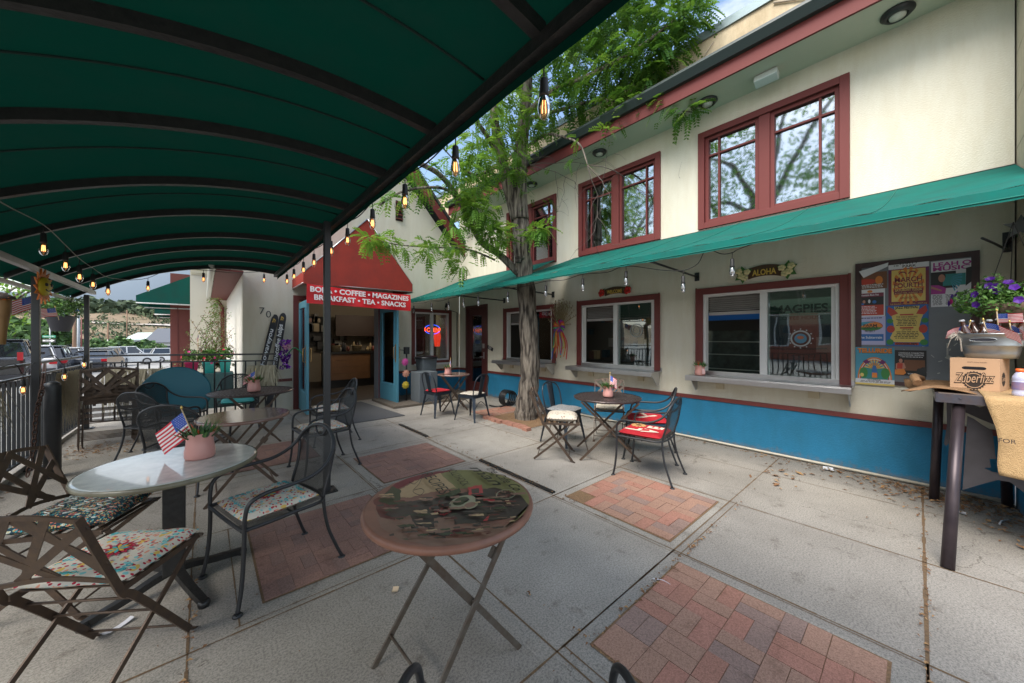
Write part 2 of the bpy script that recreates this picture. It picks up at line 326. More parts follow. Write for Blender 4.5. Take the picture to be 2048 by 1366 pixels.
# ================= ground
def rect(b,x0,x1,y0,y1,z): b.add([(x0,y0,z),(x1,y0,z),(x1,y1,z),(x0,y1,z)],[(0,1,2,3)])
def gz(y): return -.02 if y<9.6 else -.02-.03*(min(y,140)-9.6)
b=B(); ys=[-900,-100,0,9.6,30,60,100,140,300,1000]
for i in range(len(ys)-1): b.add([(-900,ys[i],gz(ys[i])),(900,ys[i],gz(ys[i])),(900,ys[i+1],gz(ys[i+1])),(-900,ys[i+1],gz(ys[i+1]))],[(0,1,2,3)])
tag(b.build('ground',LOT),kind='structure')
b=B(); rect(b,-1.75,5.6,-6,9.6,0); tag(b.build('patio_paving',CONC),kind='structure')
b=B()
random.seed(3)
def joint(x0,y0,x1,y1,w_=.009):
    n=max(2,int(math.hypot(x1-x0,y1-y0)/.12)); d=V((x1-x0,y1-y0,0)); l=d.length; d/=l; p=V((-d.y,d.x,0))
    for i in range(n):
        a=V((x0,y0,.002))+d*l*i/n; c=V((x0,y0,.002))+d*l*(i+1)/n; q=w_*random.uniform(.5,1.25)/2; q2=q
        b.add([a-p*q,c-p*q2,c+p*q2,a+p*q],[(0,1,2,3)])
for x in (-.06,1.27,2.5,3.62,4.68):
    joint(x,-6,x,8.4,.011 if x!=4.68 else .007)
for y in (-3.4,-2.3,-1.15,-.03,1.13,2.27,3.54,4.8,6.05,7.25):
    joint(-1.7,y,5.4,y,.018 if y==-.03 else .01)
for (x0,x1,y0,y1) in ((1.3,2.5,-.03,1.13),(2.45,3.66,1.08,2.27),(1.27,2.5,3.48,4.7),(.12,1.27,2.31,3.54)):
    joint(x0,y0,x1,y0,.006); joint(x0,y1,x1,y1,.006); joint(x0+.02,y0,x0+.02,y1,.006); joint(x1-.02,y0,x1-.02,y1,.006)
tag(b.build('paving_joints',DIRT),kind='structure')
def panel(x0,x1,y0,y1,mats,n=5,gap=.004,miss=()):
    b=B(); rect(b,x0-.012,x1+.012,y0-.012,y1+.012,.0035); b.c=0
    k=B(); sx=(x1-x0)/n; sy=(y1-y0)/n
    for i in range(n):
        for j in range(n):
            for h in range(2):
                if (i,j,h) in miss: continue
                if (i+j)%2: a0,a1,c0,c1=i*sx,(i+1)*sx,(j+h/2)*sy,(j+h/2+.5)*sy
                else: a0,a1,c0,c1=(i+h/2)*sx,(i+h/2+.5)*sx,j*sy,(j+1)*sy
                zt=.008+random.uniform(-.0015,.0025); k.c=random.choice((0,0,1,1,2,3))
                g=gap*random.uniform(.5,1)
                k.bx(x0+a0+g/2,x0+a1-g/2,y0+c0+g/2,y0+c1-g/2,.0045,zt)
    k2=len(b.v); b.v+=k.v; b.f+=[[q+k2 for q in f] for f in k.f]; b.mi+=[q+1 for q in k.mi]; b.sm+=k.sm
    tag(b.build('brick_panel',[MULCH if n==5 else DIRT]+mats),kind='structure')
panel(1.43,2.38,.09,1.04,BRK)
panel(2.58,3.53,1.2,2.17,BRK,miss=((0,4,0),(0,4,1)))
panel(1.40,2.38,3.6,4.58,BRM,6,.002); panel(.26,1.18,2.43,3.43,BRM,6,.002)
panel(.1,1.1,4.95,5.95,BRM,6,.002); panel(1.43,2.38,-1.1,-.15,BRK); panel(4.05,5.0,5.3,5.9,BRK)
b=B()
for y0,y1 in ((4.86,5.85),(2.30,3.50)): b.bx(2.515,2.56,y0,y1,.001,.016)
tag(b.build('drain_strip',WBLK),'black rubber channel strips set along the paving joint','drain strip',None,'structure')
b=B(); rect(b,4.02,5.0,4.2,5.35,.0055); tag(b.build('tree_pit_mulch',MULCH),kind='stuff')
b=B()
for i in range(9):
    x=3.94+random.uniform(-.02,.03); b.box((x,4.15+i*.135,.025),(.1,.12,.05),M.Rotation(random.uniform(-.25,.25),3,'Z'))
b.c=1
tag(b.build('tree_pit_edging',[BRK[0]]),kind='structure')
# kerb under the fence, road edge
b=B(); b.bx(-1.72,-1.52,-6,9.4,0,.055); tag(b.build('fence_kerb',CONC2),kind='structure')
# fallen leaves
LEAF1=mat('dry_leaf_tan',(.36,.21,.09),.8); LEAF2=mat('dry_leaf_brown',(.20,.10,.045),.8)
b=B(); random.seed(11)
def litter(cx,cy,sx,sy,n,s=.035):
    for i in range(n):
        x=random.gauss(cx,sx); y=random.gauss(cy,sy)
        if x>5.4: x=5.4-random.random()*.3
        a=random.random()*6.28; l=s*random.uniform(.4,1.5); w2=l*random.uniform(.3,.7); b.c=random.choice((0,1,1))
        z=.006+random.random()*.012; d=V((cos(a),sin(a),random.uniform(-.15,.3))); e=V((-sin(a),cos(a),random.uniform(-.3,.3)))
        o=V((x,y,z)); b.add([o-d*l*.5,o-e*w2*.5+V((0,0,.006)),o+d*l*.5,o+e*w2*.5+V((0,0,.006))],[(0,1,2,3)])
litter(5.2,-.1,.18,.3,420); litter(5.33,.5,.05,.5,80); litter(5.0,-.5,.25,.25,260); litter(-1.1,7.2,.22,.22,260); litter(4.75,.95,.2,.1,34,.06); litter(4.5,5.0,.5,.45,300,.025)
litter(2.54,3.0,.03,.6,150,.02); litter(2.54,5.3,.03,.5,90,.02); litter(-.05,2.6,.02,.6,110,.02); litter(4.8,2,.7,1.5,25,.03); litter(1,2,1.6,1.6,40,.015); litter(2.6,-.03,1.2,.015,120,.02)
litter(-1.4,4,.08,1.5,120); litter(5.35,2.2,.04,1.2,120,.025); litter(2.36,1.05,.6,.012,120,.02); litter(1.42,.5,.012,.5,80,.02)
tag(b.build('fallen_leaves',[LEAF1,LEAF2]),kind='stuff')
# ================= wall helper
def wall(b,axis,at,th,a0,a1,z0,z1,holes=()):
    """axis 'x': wall in plane X=at spanning Y; 'y': plane Y=at spanning X. th = thickness away from patio"""
    A=sorted({a0,a1,*[h[0] for h in holes],*[h[1] for h in holes]}); Z=sorted({z0,z1,*[h[2] for h in holes],*[h[3] for h in holes]})
    for i in range(len(A)-1):
        j=0
        while j<len(Z)-1:
            def hit(jj): return any(h[0]-1e-6<=A[i] and A[i+1]<=h[1]+1e-6 and h[2]-1e-6<=Z[jj] and Z[jj+1]<=h[3]+1e-6 for h in holes)
            if hit(j): j+=1; continue
            k=j
            while k+1<len(Z)-1 and not hit(k+1): k+=1
            if axis=='x': b.bx(at,at+th,A[i],A[i+1],Z[j],Z[k+1])
            else: b.bx(A[i],A[i+1],at,at+th,Z[j],Z[k+1])
            j=k+1
def ringX(b,x0,x1,y0,y1,z0,z1,w_,bot=True):
    b.bx(x0,x1,y0,y0+w_,z0,z1); b.bx(x0,x1,y1-w_,y1,z0,z1); b.bx(x0,x1,y0+w_,y1-w_,z1-w_,z1)
    if bot: b.bx(x0,x1,y0+w_,y1-w_,z0,z0+w_)
def ringY(b,y0,y1,x0,x1,z0,z1,w_,bot=True):
    b.bx(x0,x0+w_,y0,y1,z0,z1); b.bx(x1-w_,x1,y0,y1,z0,z1); b.bx(x0+w_,x1-w_,y0,y1,z1-w_,z1)
    if bot: b.bx(x0+w_,x1-w_,y0,y1,z0,z0+w_)
FX=5.47
UPW=[(.50,2.11,3.07,4.47),(2.68,4.30,3.06,4.455),(4.88,6.45,3.06,4.46)]
LOW=[(.50,2.13,.98,2.21),(2.69,4.32,.99,2.20),(4.90,6.55,.99,2.19)]
DOOR=(7.22,8.2,0,2.36)
bld=thing('building','two storey cream stucco building with red trim, blue base and teal awnings','building',(FX,3,0))
b=B(); wall(b,'x',FX,.2,-.57,8.55,0,4.95,UPW+LOW+[DOOR]); b.build('wall',STUC,bld)
b=B(); b.bx(FX-.012,FX+.0,-.57,7.2,.012,.60); b.bx(FX-.012,FX,8.22,8.54,.012,.6); b.each('blue_base',BLUE,bld)
b=B(); b.bx(FX-.03,FX,-.57,7.2,.60,.655); b.bx(FX-.03,FX,8.22,8.53,.60,.655); b.each('chair_rail',RED,bld,bevel=.004)
b=B(); b.tube([(FX-.035,-.5,.03),(FX-.035,2.4,.034),(FX-.035,4.6,.03)],.014,8); b.build('base_conduit',mat('cream_conduit',(.6,.55,.45),.6),bld)
b=B(); b.bx(4.93,FX,-.57,8.2,4.752,4.775); b.build('soffit',mat('cream_soffit',(.58,.57,.47),.9,noise=(1.2,.3,(.5,.5,.42)),bump=(60,.3)),bld)
b=B(); b.bx(4.90,4.93,-.57,8.2,4.748,4.93); b.build('fascia',RED2,bld)
b=B(); b.prism([(0,0),(.0,.11),(-.11,.13),(-.12,.09),(-.06,.0)],(4.90,-.57,4.931),(1,0,0),(0,0,1),-8.77); b.build('gutter',BRONZE,bld)
b=B(); b.bx(4.92,FX+.2,-.57,8.2,4.935,4.96); b.build('eave_roof',BRONZE,bld)
b=B(); wall(b,'x',FX,.25,-.57,11.0,4.965,5.80); b.build('parapet',PARA,bld)
b=B(); b.bx(FX-.03,FX+.3,-.57,11.0,5.80,5.92); b.build('parapet_cap',CAPM,bld)
b=B(); b.tube([(FX-.02,1.2,5.75),(FX-.02,-.2,4.99)],.012,6); b.tube([(FX-.02,1.9,5.7),(FX-.02,2.3,5.3),(FX-.02,3.0,5.0)],.006,6); b.build('roof_cable',mat('weathered_cable',(.4,.33,.26),.8),bld)
# dark rooms behind the glass
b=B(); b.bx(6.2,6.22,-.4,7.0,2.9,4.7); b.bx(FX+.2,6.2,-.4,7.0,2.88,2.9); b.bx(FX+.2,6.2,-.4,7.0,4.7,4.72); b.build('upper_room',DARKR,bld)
def upper(i,w_):
    y0,y1,z0,z1=w_; b=B(); ringX(b,FX-.035,FX+.1,y0,y1,z0,z1,.085); fr=b.build('window',RED2,bld,bevel=.004)
    b=B(); ym=(y0+y1)/2; b.bx(FX-.012,FX+.08,ym-.06,ym+.06,z0+.085,z1-.085)
    for a,c in ((y0+.085,ym-.06),(ym+.06,y1-.085)): ringX(b,FX+.012,FX+.07,a,c,z0+.085,z1-.085,.045)
    b.build('sash',RED2,fr,bevel=.003)
    b=B()
    zz=z1-.085-.045-.22
    for a,c,side in ((y0+.13,ym-.105,0),(ym+.105,y1-.13,1)):
        q=a+.13 if side==0 else c-.13
        b.bx(FX+.028,FX+.05,q-.012,q+.012,z0+.13,z1-.13)
        b.bx(FX+.026,FX+.052,a,c,zz-.012,zz+.012)
    b.build('muntin',RED2,fr)
    b=B()
    for a,c in ((y0+.13,ym-.105),(ym+.105,y1-.13)): b.bx(FX+.055,FX+.06,a,c,z0+.13,z1-.13)
    b.build('pane',GLU,fr)
for i,w_ in enumerate(UPW): upper(i,w_)
b=B(); CUR=mat('grey_curtain',(.12,.15,.15),.9)
def cur(y0,y1,z0,z1,x): b.grid(lambda u,v:(x+.02*sin(u*(y1-y0)*70),y0+(y1-y0)*u,z0+(z1-z0)*v),int((y1-y0)*60),1)
cur(.62,.85,3.1,4.4,5.72); cur(2.8,3.0,3.1,4.4,5.72); cur(4.95,5.9,3.1,4.4,5.75); cur(1.75,2.05,3.1,4.4,5.72)
b.each('curtain',CUR,bld)
def lower(w_,slide):
    y0,y1,z0,z1=w_; b=B(); 
    b.bx(FX-.035,FX+.06,y0,y0+.085,z0-.02,z1); b.bx(FX-.035,FX+.06,y1-.085,y1,z0-.02,z1); b.bx(FX-.035,FX+.06,y0+.085,y1-.085,z1-.09,z1)
    b.bx(FX-.043,FX-.03,y0-.012,y0+.012,z0-.02,z1+.01); b.bx(FX-.043,FX-.03,y1-.012,y1+.012,z0-.02,z1+.01)
    fr=b.build('window',RED,bld,bevel=.004)
    b=B(); a0,a1,c0,c1=y0+.085,y1-.085,z0,z1-.09; ym=(a0+a1)/2
    ringX(b,FX-.01,FX+.09,a0,a1,c0,c1,.035); b.bx(FX-.004,FX+.05,ym-.04,ym+.04,c0+.035,c1-.035); b.bx(FX+.055,FX+.08,ym-.055,ym-.01,c0+.035,c1-.035)
    b.bx(FX+.02,FX+.05,a0+.035,a0+.075,c0+.035,c1-.035); b.build('vinyl_frame',WHT,fr,bevel=.003)
    b=B(); b.bx(FX+.035,FX+.04,a0+.075,ym-.04,c0+.035,c1-.035); b.build('pane',GLL,fr)
    return fr,(a0,a1,c0,c1,ym)
frs=[lower(w_,1) for w_ in LOW]
# half-lowered slat blinds behind the open sashes
BLI=mat('blind_slat',(.36,.34,.33),.6)
for fr,(a0,a1,c0,c1,ym) in frs:
    b=B()
    for k in range(7): b.box((FX+.115,(ym+.04+a1-.035)/2,c1-.06-k*.028),(.05,a1-ym-.1,.004),M.Rotation(-.5,3,'Y'))
    b.bx(FX+.1,FX+.125,ym+.05,a1-.04,c1-.30,c1-.255); b.build('blind',BLI,fr)
# shop interior
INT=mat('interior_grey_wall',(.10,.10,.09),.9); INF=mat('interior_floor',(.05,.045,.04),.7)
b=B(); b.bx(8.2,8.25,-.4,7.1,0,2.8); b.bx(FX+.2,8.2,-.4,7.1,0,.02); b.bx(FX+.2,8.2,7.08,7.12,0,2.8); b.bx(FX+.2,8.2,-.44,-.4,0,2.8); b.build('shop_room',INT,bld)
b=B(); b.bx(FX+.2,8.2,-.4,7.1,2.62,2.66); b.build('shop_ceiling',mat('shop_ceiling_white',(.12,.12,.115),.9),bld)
TUBE=mat('fluorescent_tube',(.9,.9,.85),.4,emit=((1,.96,.85),6))
b=B()
for y0,y1 in ((-.1,1.05),(1.35,2.5),(3.1,4.2)): b.bx(6.9,6.96,y0,y1,2.52,2.56)

for o_,l_ in zip(b.each('tube_light',TUBE),('right lit fluorescent tube inside behind the right serving window','left lit fluorescent tube inside behind the right serving window','lit fluorescent tube inside behind the middle serving window')): tag(o_,l_,'ceiling light',group='fluorescent tubes in the shop')
FR=thing('drinks_fridge','dark glass front drinks cooler standing behind the right serving window','fridge',(7.0,2.1,.02))
b=B(); b.bx(6.8,7.4,1.55,2.65,.02,2.0); b.build('cabinet',mat('cooler_black',(.01,.011,.012),.4),FR)
b=B(); b.bx(6.78,6.798,1.62,2.58,1.80,1.93); b.bx(6.78,6.798,1.62,2.58,.1,.7); b.each('lit_header',mat('cooler_blue_header',(.01,.09,.25),.4,emit=((.0,.12,.5),.04)),FR)
b=B(); b.bx(6.785,6.798,1.64,2.56,.72,1.62); b.build('glass_door',mat('cooler_glass',(.05,.09,.09),.1,spec=.6,noise=(9,.8,(.01,.012,.012))),FR)
b=B()
for z in (.95,1.2,1.42): b.bx(6.775,6.784,1.64,2.56,z,z+.015)
b.build('shelf',mat('cooler_shelf',(.3,.38,.36),.4),FR)
_m=fx(1599,628,7.497).y; thing_=thing('wall_sign','dark sign board lettered MAGPIES on the back wall seen through the right serving window','sign',(7.5,.9,1.9))
t=thing_; b=B(); b.bx(7.5,7.53,_m-.65,_m+.65,1.72,2.15); b.build('board',mat('sign_board_green',(.10,.14,.12),.7),t)
b=B(); b.text('MAGPIES',(7.497,_m,1.92),(0,-1,0),(0,0,1),.13,bold=.03); b.text('COFFEE HOUSE',(7.497,_m,1.80),(0,-1,0),(0,0,1),.06); b.build('lettering',mat('sign_black',(.01,.01,.01),.6),t)
b=B(); random.seed(5)
for k in range(50):
    y=random.uniform(-.2,6.9); z=random.choice((.95,1.0,1.3,1.6,1.9)); s_=random.uniform(.05,.18); b.c=random.randrange(4); b.box((random.uniform(7.2,8.1),y,z+s_/2),(s_,s_,s_*1.4))
tag(b.build('shop_goods',[mat('goods_%d'%i,c,.6) for i,c in enumerate(((.25,.2,.12),(.1,.05,.04),(.04,.08,.1),(.2,.2,.19)))]),kind='stuff')
b=B(); b.bx(6.3,6.8,-.3,1.45,.02,.95); b.bx(6.3,6.8,2.8,6.9,.02,.95); tag(b.build('serving_counter',mat('counter_dark',(.05,.04,.035),.5)),'dark work counter inside behind the serving windows','counter')
# stickers in the right-hand window
t=thing('window_decal','round blue and white cup decal ringed with dots on the right serving window','decal',(FX+.03,.93,1.5))
cd=fx(1601,677,FX+.03); b=B()
def disc(b,c,r,x=0,n=24,ry=None):
    ry=ry or r; c=V(c); b.add([c+V((x,-cos(2*PI*i/n)*r,sin(2*PI*i/n)*ry)) for i in range(n)],[list(range(n))])
def ring2(b,c,r0,r1,x=0,n=28):
    c=V(c); vs=[];
    for i in range(n): a=2*PI*i/n; vs+= [c+V((x,cos(a)*r0,sin(a)*r0)),c+V((x,cos(a)*r1,sin(a)*r1))]
    b.add(vs,[(2*i,2*i+1,(2*i+3)%(2*n),(2*i+2)%(2*n)) for i in range(n)])
ring2(b,cd,.082,.10); 
for k in range(12): a=2*PI*k/12; disc(b,cd+V((0,.115*cos(a),.115*sin(a))),.008)
b.build('ring',mat('decal_white',(.25,.29,.29),.6),t)
b=B(); disc(b,cd,.06); b.build('cup_disc',mat('decal_blue',(.06,.17,.25),.6),t)
b=B(); disc(b,cd+V((-.002,0,.012)),.034,ry=.02); b.build('coffee_blot',mat('decal_rust',(.3,.1,.05),.6),t)
t=thing('window_decal','round faded white decal on the middle serving window','decal',(FX+.03,3.1,1.5)); b=B(); ring2(b,(FX+.03,3.12,1.62),.1,.115); ring2(b,(FX+.03,3.12,1.62),.06,.068); b.build('ring',MATS['decal_white'],t)
b=B(); b.add([],[]); disc(b,(FX-.015,.565,1.80),.035); tag(b.build('sticker',mat('sticker_white',(.6,.6,.6),.5)),'small oval white sticker on the right jamb of the right serving window','sticker')
# red door
d=thing('door','dark red side door with a narrow glass light, blue decal and lever handle','door',(FX,7.71,0))
b=B(); y0,y1,_,z1=DOOR; b.bx(FX-.03,FX+.06,y0,y0+.09,0,z1); b.bx(FX-.03,FX+.06,y1-.09,y1,0,z1); b.bx(FX-.03,FX+.06,y0+.09,y1-.09,z1-.09,z1); b.build('frame',mat('dark_red_door',(.075,.018,.016),.5),d,bevel=.004)
b=B(); ringX(b,FX+.0,FX+.045,y0+.095,y1-.095,.02,z1-.1,.17); b.bx(FX+.0,FX+.045,y0+.26,y1-.26,.19,.32); b.build('leaf',MATS['dark_red_door'],d,bevel=.004)
b=B(); b.bx(FX+.02,FX+.028,y0+.265,y1-.265,.32,z1-.27); b.build('pane',GLD,d); b=B(); b.bx(FX+.08,FX+.1,y0+.1,y1-.1,.05,z1); b.build('door_curtain',mat('door_curtain_grey',(.09,.085,.075),.9),d)
b=B(); b.bx(FX-.012,FX,y0+.14,y0+.18,.95,1.12); b.tube([(FX-.04,y0+.16,1.0),(FX-.05,y0+.2,1.0),(FX-.05,y0+.27,1.0)],.01,8); b.build('handle',STEEL,d)
b=B(); disc(b,(FX+.015,7.69,1.38),.12,ry=.05); b.build('decal',mat('door_decal_blue',(.03,.09,.2),.6),d)
b=B(); b.bx(FX-.002,FX-.001,7.36,7.45,1.22,1.34); tag(b.build('notice',mat('paper_grey',(.35,.34,.33),.8)),'small grey paper notice taped to the red side door','notice')
t=thing('street_number','small black and white house number tag hung askew beside the red side door','house number',(FX,7.1,1.2)); rt=M.Rotation(.35,3,'X')
b=B(); b.box((FX-.012,7.12,1.235),(.01,.26,.085),rt); b.build('plate',BLK,t); b=B(); b.text('737',(FX-.019,7.12,1.205),rt@V((0,-1,0)),rt@V((0,0,1)),.06,bold=.02); b.build('digits',WHT,t)
# ---- downlights and floodlight on the soffit
p0=None
for i,(y,lab) in enumerate(((.132,'round black soffit downlight nearest the right end of the eave'),(1.90,'round black soffit downlight above the gap left of the big right window'),(3.66,'round black soffit downlight above the middle upper window behind twigs'),(5.36,'round black soffit downlight beside the tree trunk, farthest along the eave'))):
    t=thing('soffit_downlight',lab,'ceiling light',(5.22,y,4.752),0,'round lights under the eave')
    b=B(); b.lathe([(.12,0),(.125,-.02),(.095,-.05),(.075,-.05),(.07,-.01)],(0,0,0),24); b.build('trim',BLK,t,local=True)
    b=B(); b.lathe([(.068,-.02),(.06,-.055),(.02,-.075),(.001,-.077)],(0,0,0),18); b.build('lens',mat('frosted_lens',(.55,.55,.5),.3),t,local=True)
t=thing('floodlight','white rectangular floodlight fixed under the eave between two downlights','light',(5.24,1.22,4.75))
b=B(); b.box((5.24,1.22,4.735),(.14,.22,.03)); b.build('mount',WHT,t,bevel=.004); b=B(); b.box((5.2,1.22,4.68),(.12,.24,.08),M.Rotation(.3,3,'Y')); b.build('lamp_box',mat('pale_plastic',(.6,.66,.66),.4),t,bevel=.01)
# neighbouring tan block wing at right with blue base
t=thing('block_wing','tan stone block wall with a blue base projecting at the far right','building',(5.2,-.8,0))
b=B(); BW=mat('tan_block',(.50,.43,.32),.9,noise=(3,.5,(.42,.36,.27)),bump=(40,.4)); random.seed(8)
z=.0
for r in range(15):
    z0=.66+r*.42; x=4.9-(r%2)*.3
    while x<5.45:
        x1=min(x+.62,5.45); b.bx(x+.004,x1-.004,-.9,-.578,z0+.004,z0+.416); x+=.62
b.build('block_courses',BW,t,bevel=.004)
b=B(); b.bx(4.75,6.2,-.92,-.58,.66,6.9); b.build('mortar_core',mat('mortar',(.3,.25,.19),.95),t)
b=B(); b.bx(4.2,5.455,-.95,-.575,0,.658); b.build('blue_base',BLUE,t)
# ---- steel shelf counters under the lower windows
def shelf(y0,y1,x0,lab):
    t=thing('counter_shelf',lab,'counter shelf',(FX,(y0+y1)/2,.97),0,'steel counters under the serving windows')
    b=B(); b.bx(x0,FX-.005,y0,y1,.955,.967); b.bx(x0-.003,x0+.01,y0,y1,.895,.955); b.bx(FX-.02,FX-.004,y0,y1,.967,1.02); b.build('top',STEEL,t,bevel=.002)
    for y in (y0+.04,y1-.04):
        b=B(); b.prism([(0,0),(.28,0),(.28,-.2),(.22,-.22)],(x0+.02,y-.004,.953),(1,0,0),(0,0,1),.009); b.build('bracket',STEEL,t)
    for y in (y0+.35,y1-.35):
        b=B(); b.bx(FX-.035,FX-.004,y-.05,y+.05,.78,.952); b.build('bracket',mat('cream_block',(.55,.48,.34),.8),t)
    return t
shelf(.46,2.17,5.15,'long steel counter shelf under the right serving window beside the poster board')
shelf(2.66,4.36,5.13,'steel counter shelf under the middle serving window above the four seater table')
shelf(4.88,6.62,5.13,'steel counter shelf under the left serving window behind the tree trunk')
# ================= gabled entrance wing
GY=8.55; GX0=.56; GX1=5.75
gb=thing('gabled_entrance','cream stucco gable wing with steep red rake boards and open blue doors','building',(3.1,GY,0))
DO=(1.40,3.27,0,2.38); OW=(4.02,5.20,.80,2.25)
b=B(); wall(b,'y',GY,.22,GX0,5.465,0,2.78,[DO,OW]); b.prism([(GX0,2.78),(5.73,2.78),(5.73,3.45),(3.2,6.28)],(0,GY+.22,0),(1,0,0),(0,0,1),.22); b.build('wall',STUC,gb)
b=B(); wall(b,'x',GX0-.0,.2,GY+.22,19.5,-.5,2.78); b.build('side_wall',STUW,gb)
b=B(); b.bx(.15,GX0,GY-.25,15,2.72,2.745); b.build('eave_soffit',RED2,gb)
b=B(); b.tube([(.12,GY-.3,2.80),(.12,15,2.80)],.065,10); b.bx(.13,.16,GY-.3,15,2.72,2.86); b.build('gutter',mat('cream_gutter',(.66,.65,.58),.45),gb)
b=B(); b.tube([(.3,14.9,2.75),(.45,15,2.5),(.48,15,.1)],.05,8); b.build('downpipe',RED2,gb)
# rakes and roof
def rake(a,c,nm,m,y0,y1,h,off):
    a=V((a[0],0,a[1]));c=V((c[0],0,c[1])); d=(c-a).normalized(); n=V((-d.z,0,d.x)); n=n if n.z>0 else -n
    b=B(); b.add([a+n*off+V((0,y0,0)),c+n*off+V((0,y0,0)),c+n*(off+h)+V((0,y0,0)),a+n*(off+h)+V((0,y0,0)),a+n*off+V((0,y1,0)),c+n*off+V((0,y1,0)),c+n*(off+h)+V((0,y1,0)),a+n*(off+h)+V((0,y1,0))],[(0,1,2,3),(7,6,5,4),(0,4,5,1),(3,2,6,7),(0,3,7,4),(1,5,6,2)]); return b.build(nm,m,gb)
rake((5.80,3.42),(3.2,6.30),'rake_board',RED2,GY-.30,GY-.26,.2,-.03); rake((.15,2.86),(3.2,6.30),'rake_board',RED2,GY-.30,GY-.26,.2,-.03)
rake((5.86,3.4),(3.2,6.33),'roof',mat('dark_shingle',(.03,.032,.035),.9,noise=(30,.6,(.06,.06,.06))),GY-.32,15,.06,.17); rake((.38,3.18),(3.2,6.33),'roof',MATS['dark_shingle'],GY-.32,15,.06,.17)
b=B(); b.bx(3.60,3.78,GY-.02,GY+.01,4.42,4.92); b.build('vent_recess',mat('vent_dark',(.03,.01,.01),.7),gb)
b=B()
for k in range(5): b.box((3.69,GY-.035,4.47+k*.1),(.18,.05,.012),M.Rotation(.6,3,'X'))
b.build('vent_louvre',RED,gb)
b=B(); ringY(b,GY-.035,GY+.1,*OW[:2],OW[2],OW[3],.085); fr=b.build('window',RED,gb,bevel=.004)
b=B(); ringY(b,GY-.005,GY+.08,OW[0]+.085,OW[1]-.085,OW[2]+.085,OW[3]-.085,.04); b.bx(4.57,4.65,GY+.0,GY+.06,OW[2]+.12,OW[3]-.12); b.bx(4.02+.06,5.2-.06,GY-.05,GY-.0,OW[2]-.03,OW[2]+.02); b.build('vinyl_frame',WHT,fr)
b=B(); b.bx(4.145,5.075,GY+.04,GY+.046,OW[2]+.12,OW[3]-.12); b.build('pane',GLL,fr)
b=B(); b.bx(3.28,5.44,GY-.03,GY,.60,.655); b.bx(GX0,1.38,GY-.03,GY,.60,.655); b.each('chair_rail',RED,gb); 
b=B(); b.bx(3.4,5.44,GY-.012,GY,.01,.6); b.build('blue_base',BLUE,gb)
for px_,py_,nm in ((3.2,10.2,'left'),(4.4,10.6,'right')):  # pendants and their point lights are added to lift the dim cafe interior
    t=thing('added_pendant_lamp','small pendant lamp added to brighten the cafe interior, %s one'%nm,'lamp',(px_,py_,2.5),0,'added fill lamps in the cafe'); b=B(); b.lathe([(.02,.2),(.03,.1),(.10,0)],(0,0,0),14,capb=False); b.build('shade',BLK,t,local=True); b=B(); b.lathe([(.03,.03),(.035,0),(.02,-.03),(.001,-.04)],(0,0,0),12); b.build('bulb',mat('added_lamp_bulb_lit',(1,.9,.7),.4,emit=((1,.85,.6),12)),t,local=True)
    pl=bpy.data.lights.new('cafe_fill_light','POINT'); pl.energy=9; pl.color=(1,.82,.6); pl.shadow_soft_size=.12; lo=bpy.data.objects.new('added_fill_light',pl); COL.objects.link(lo); lo.parent=t; lo.location=(0,0,-.12)
# door frame + leaves
b=B(); ringY(b,GY-.02,GY+.15,*DO[:2],0,DO[3],.10,bot=False); b.build('door_frame',RED,gb)
b=B(); b.bx(3.16,3.20,GY-.01,GY+.25,0,2.28); b.box((3.24,GY-.03,.08),(.09,.05,.16)); b.build('door_jamb',mat('grey_jamb',(.2,.22,.25),.6),gb)
DBL=mat('light_blue_door_paint',(.095,.30,.40),.5,noise=(5,.4,(.07,.24,.33)))
def leaf(hx,ang,lab,L_):
    t=thing('entrance_door',lab,'door',(hx,GY-.02,0),ang,'pair of blue entrance doors')
    b=B(); z1=2.22; L_=L_; b.bx(0,.13,-.022,.022,.03,z1); b.bx(L_-.13,L_,-.022,.022,.03,z1); b.bx(.13,L_-.13,-.022,.022,z1-.13,z1); b.bx(.13,L_-.13,-.022,.022,.03,.42); b.build('leaf',DBL,t,local=True,bevel=.003)
    b=B(); b.bx(.13,L_-.13,-.004,.004,.42,z1-.13); b.build('pane',GLD,t,local=True)
    b=B(); b.bx(.13,.15,-.03,.03,.42,z1-.13); b.bx(L_-.15,L_-.13,-.03,.03,.42,z1-.13); b.bx(.15,L_-.15,-.03,.03,.42,.45); b.build('glazing_bead',mat('bead_blue',(.12,.36,.5),.5),t,local=True)
    b=B()
    for s_ in (1,-1): b.bx(L_-.09,L_-.04,s_*.0225,s_*.027,.95,1.35); b.tube([(L_-.065,s_*.025,1.02),(L_-.065,s_*.07,1.04),(L_-.065,s_*.07,1.28),(L_-.065,s_*.025,1.30)],.009,8)
    b.build('handle',mat('worn_brass',(.45,.28,.12),.35,metal=.8),t,local=True)
    return t
leaf(3.22,R(-87),'blue glazed entrance door standing open on the right side, flowers beside it',.90)
lf=leaf(1.52,R(-92),'blue glazed entrance door swung open on the left side behind the black post',.90)
b=B()
for k,z in enumerate((1.78,1.62,1.48,1.34,1.2)): b.box((.42,.008,z),(.09,.002,.08 if k else .13))
b.build('stickers',mat('sticker_mix',(.3,.12,.12),.6,noise=(30,.9,(.6,.6,.6))),lf,local=True)
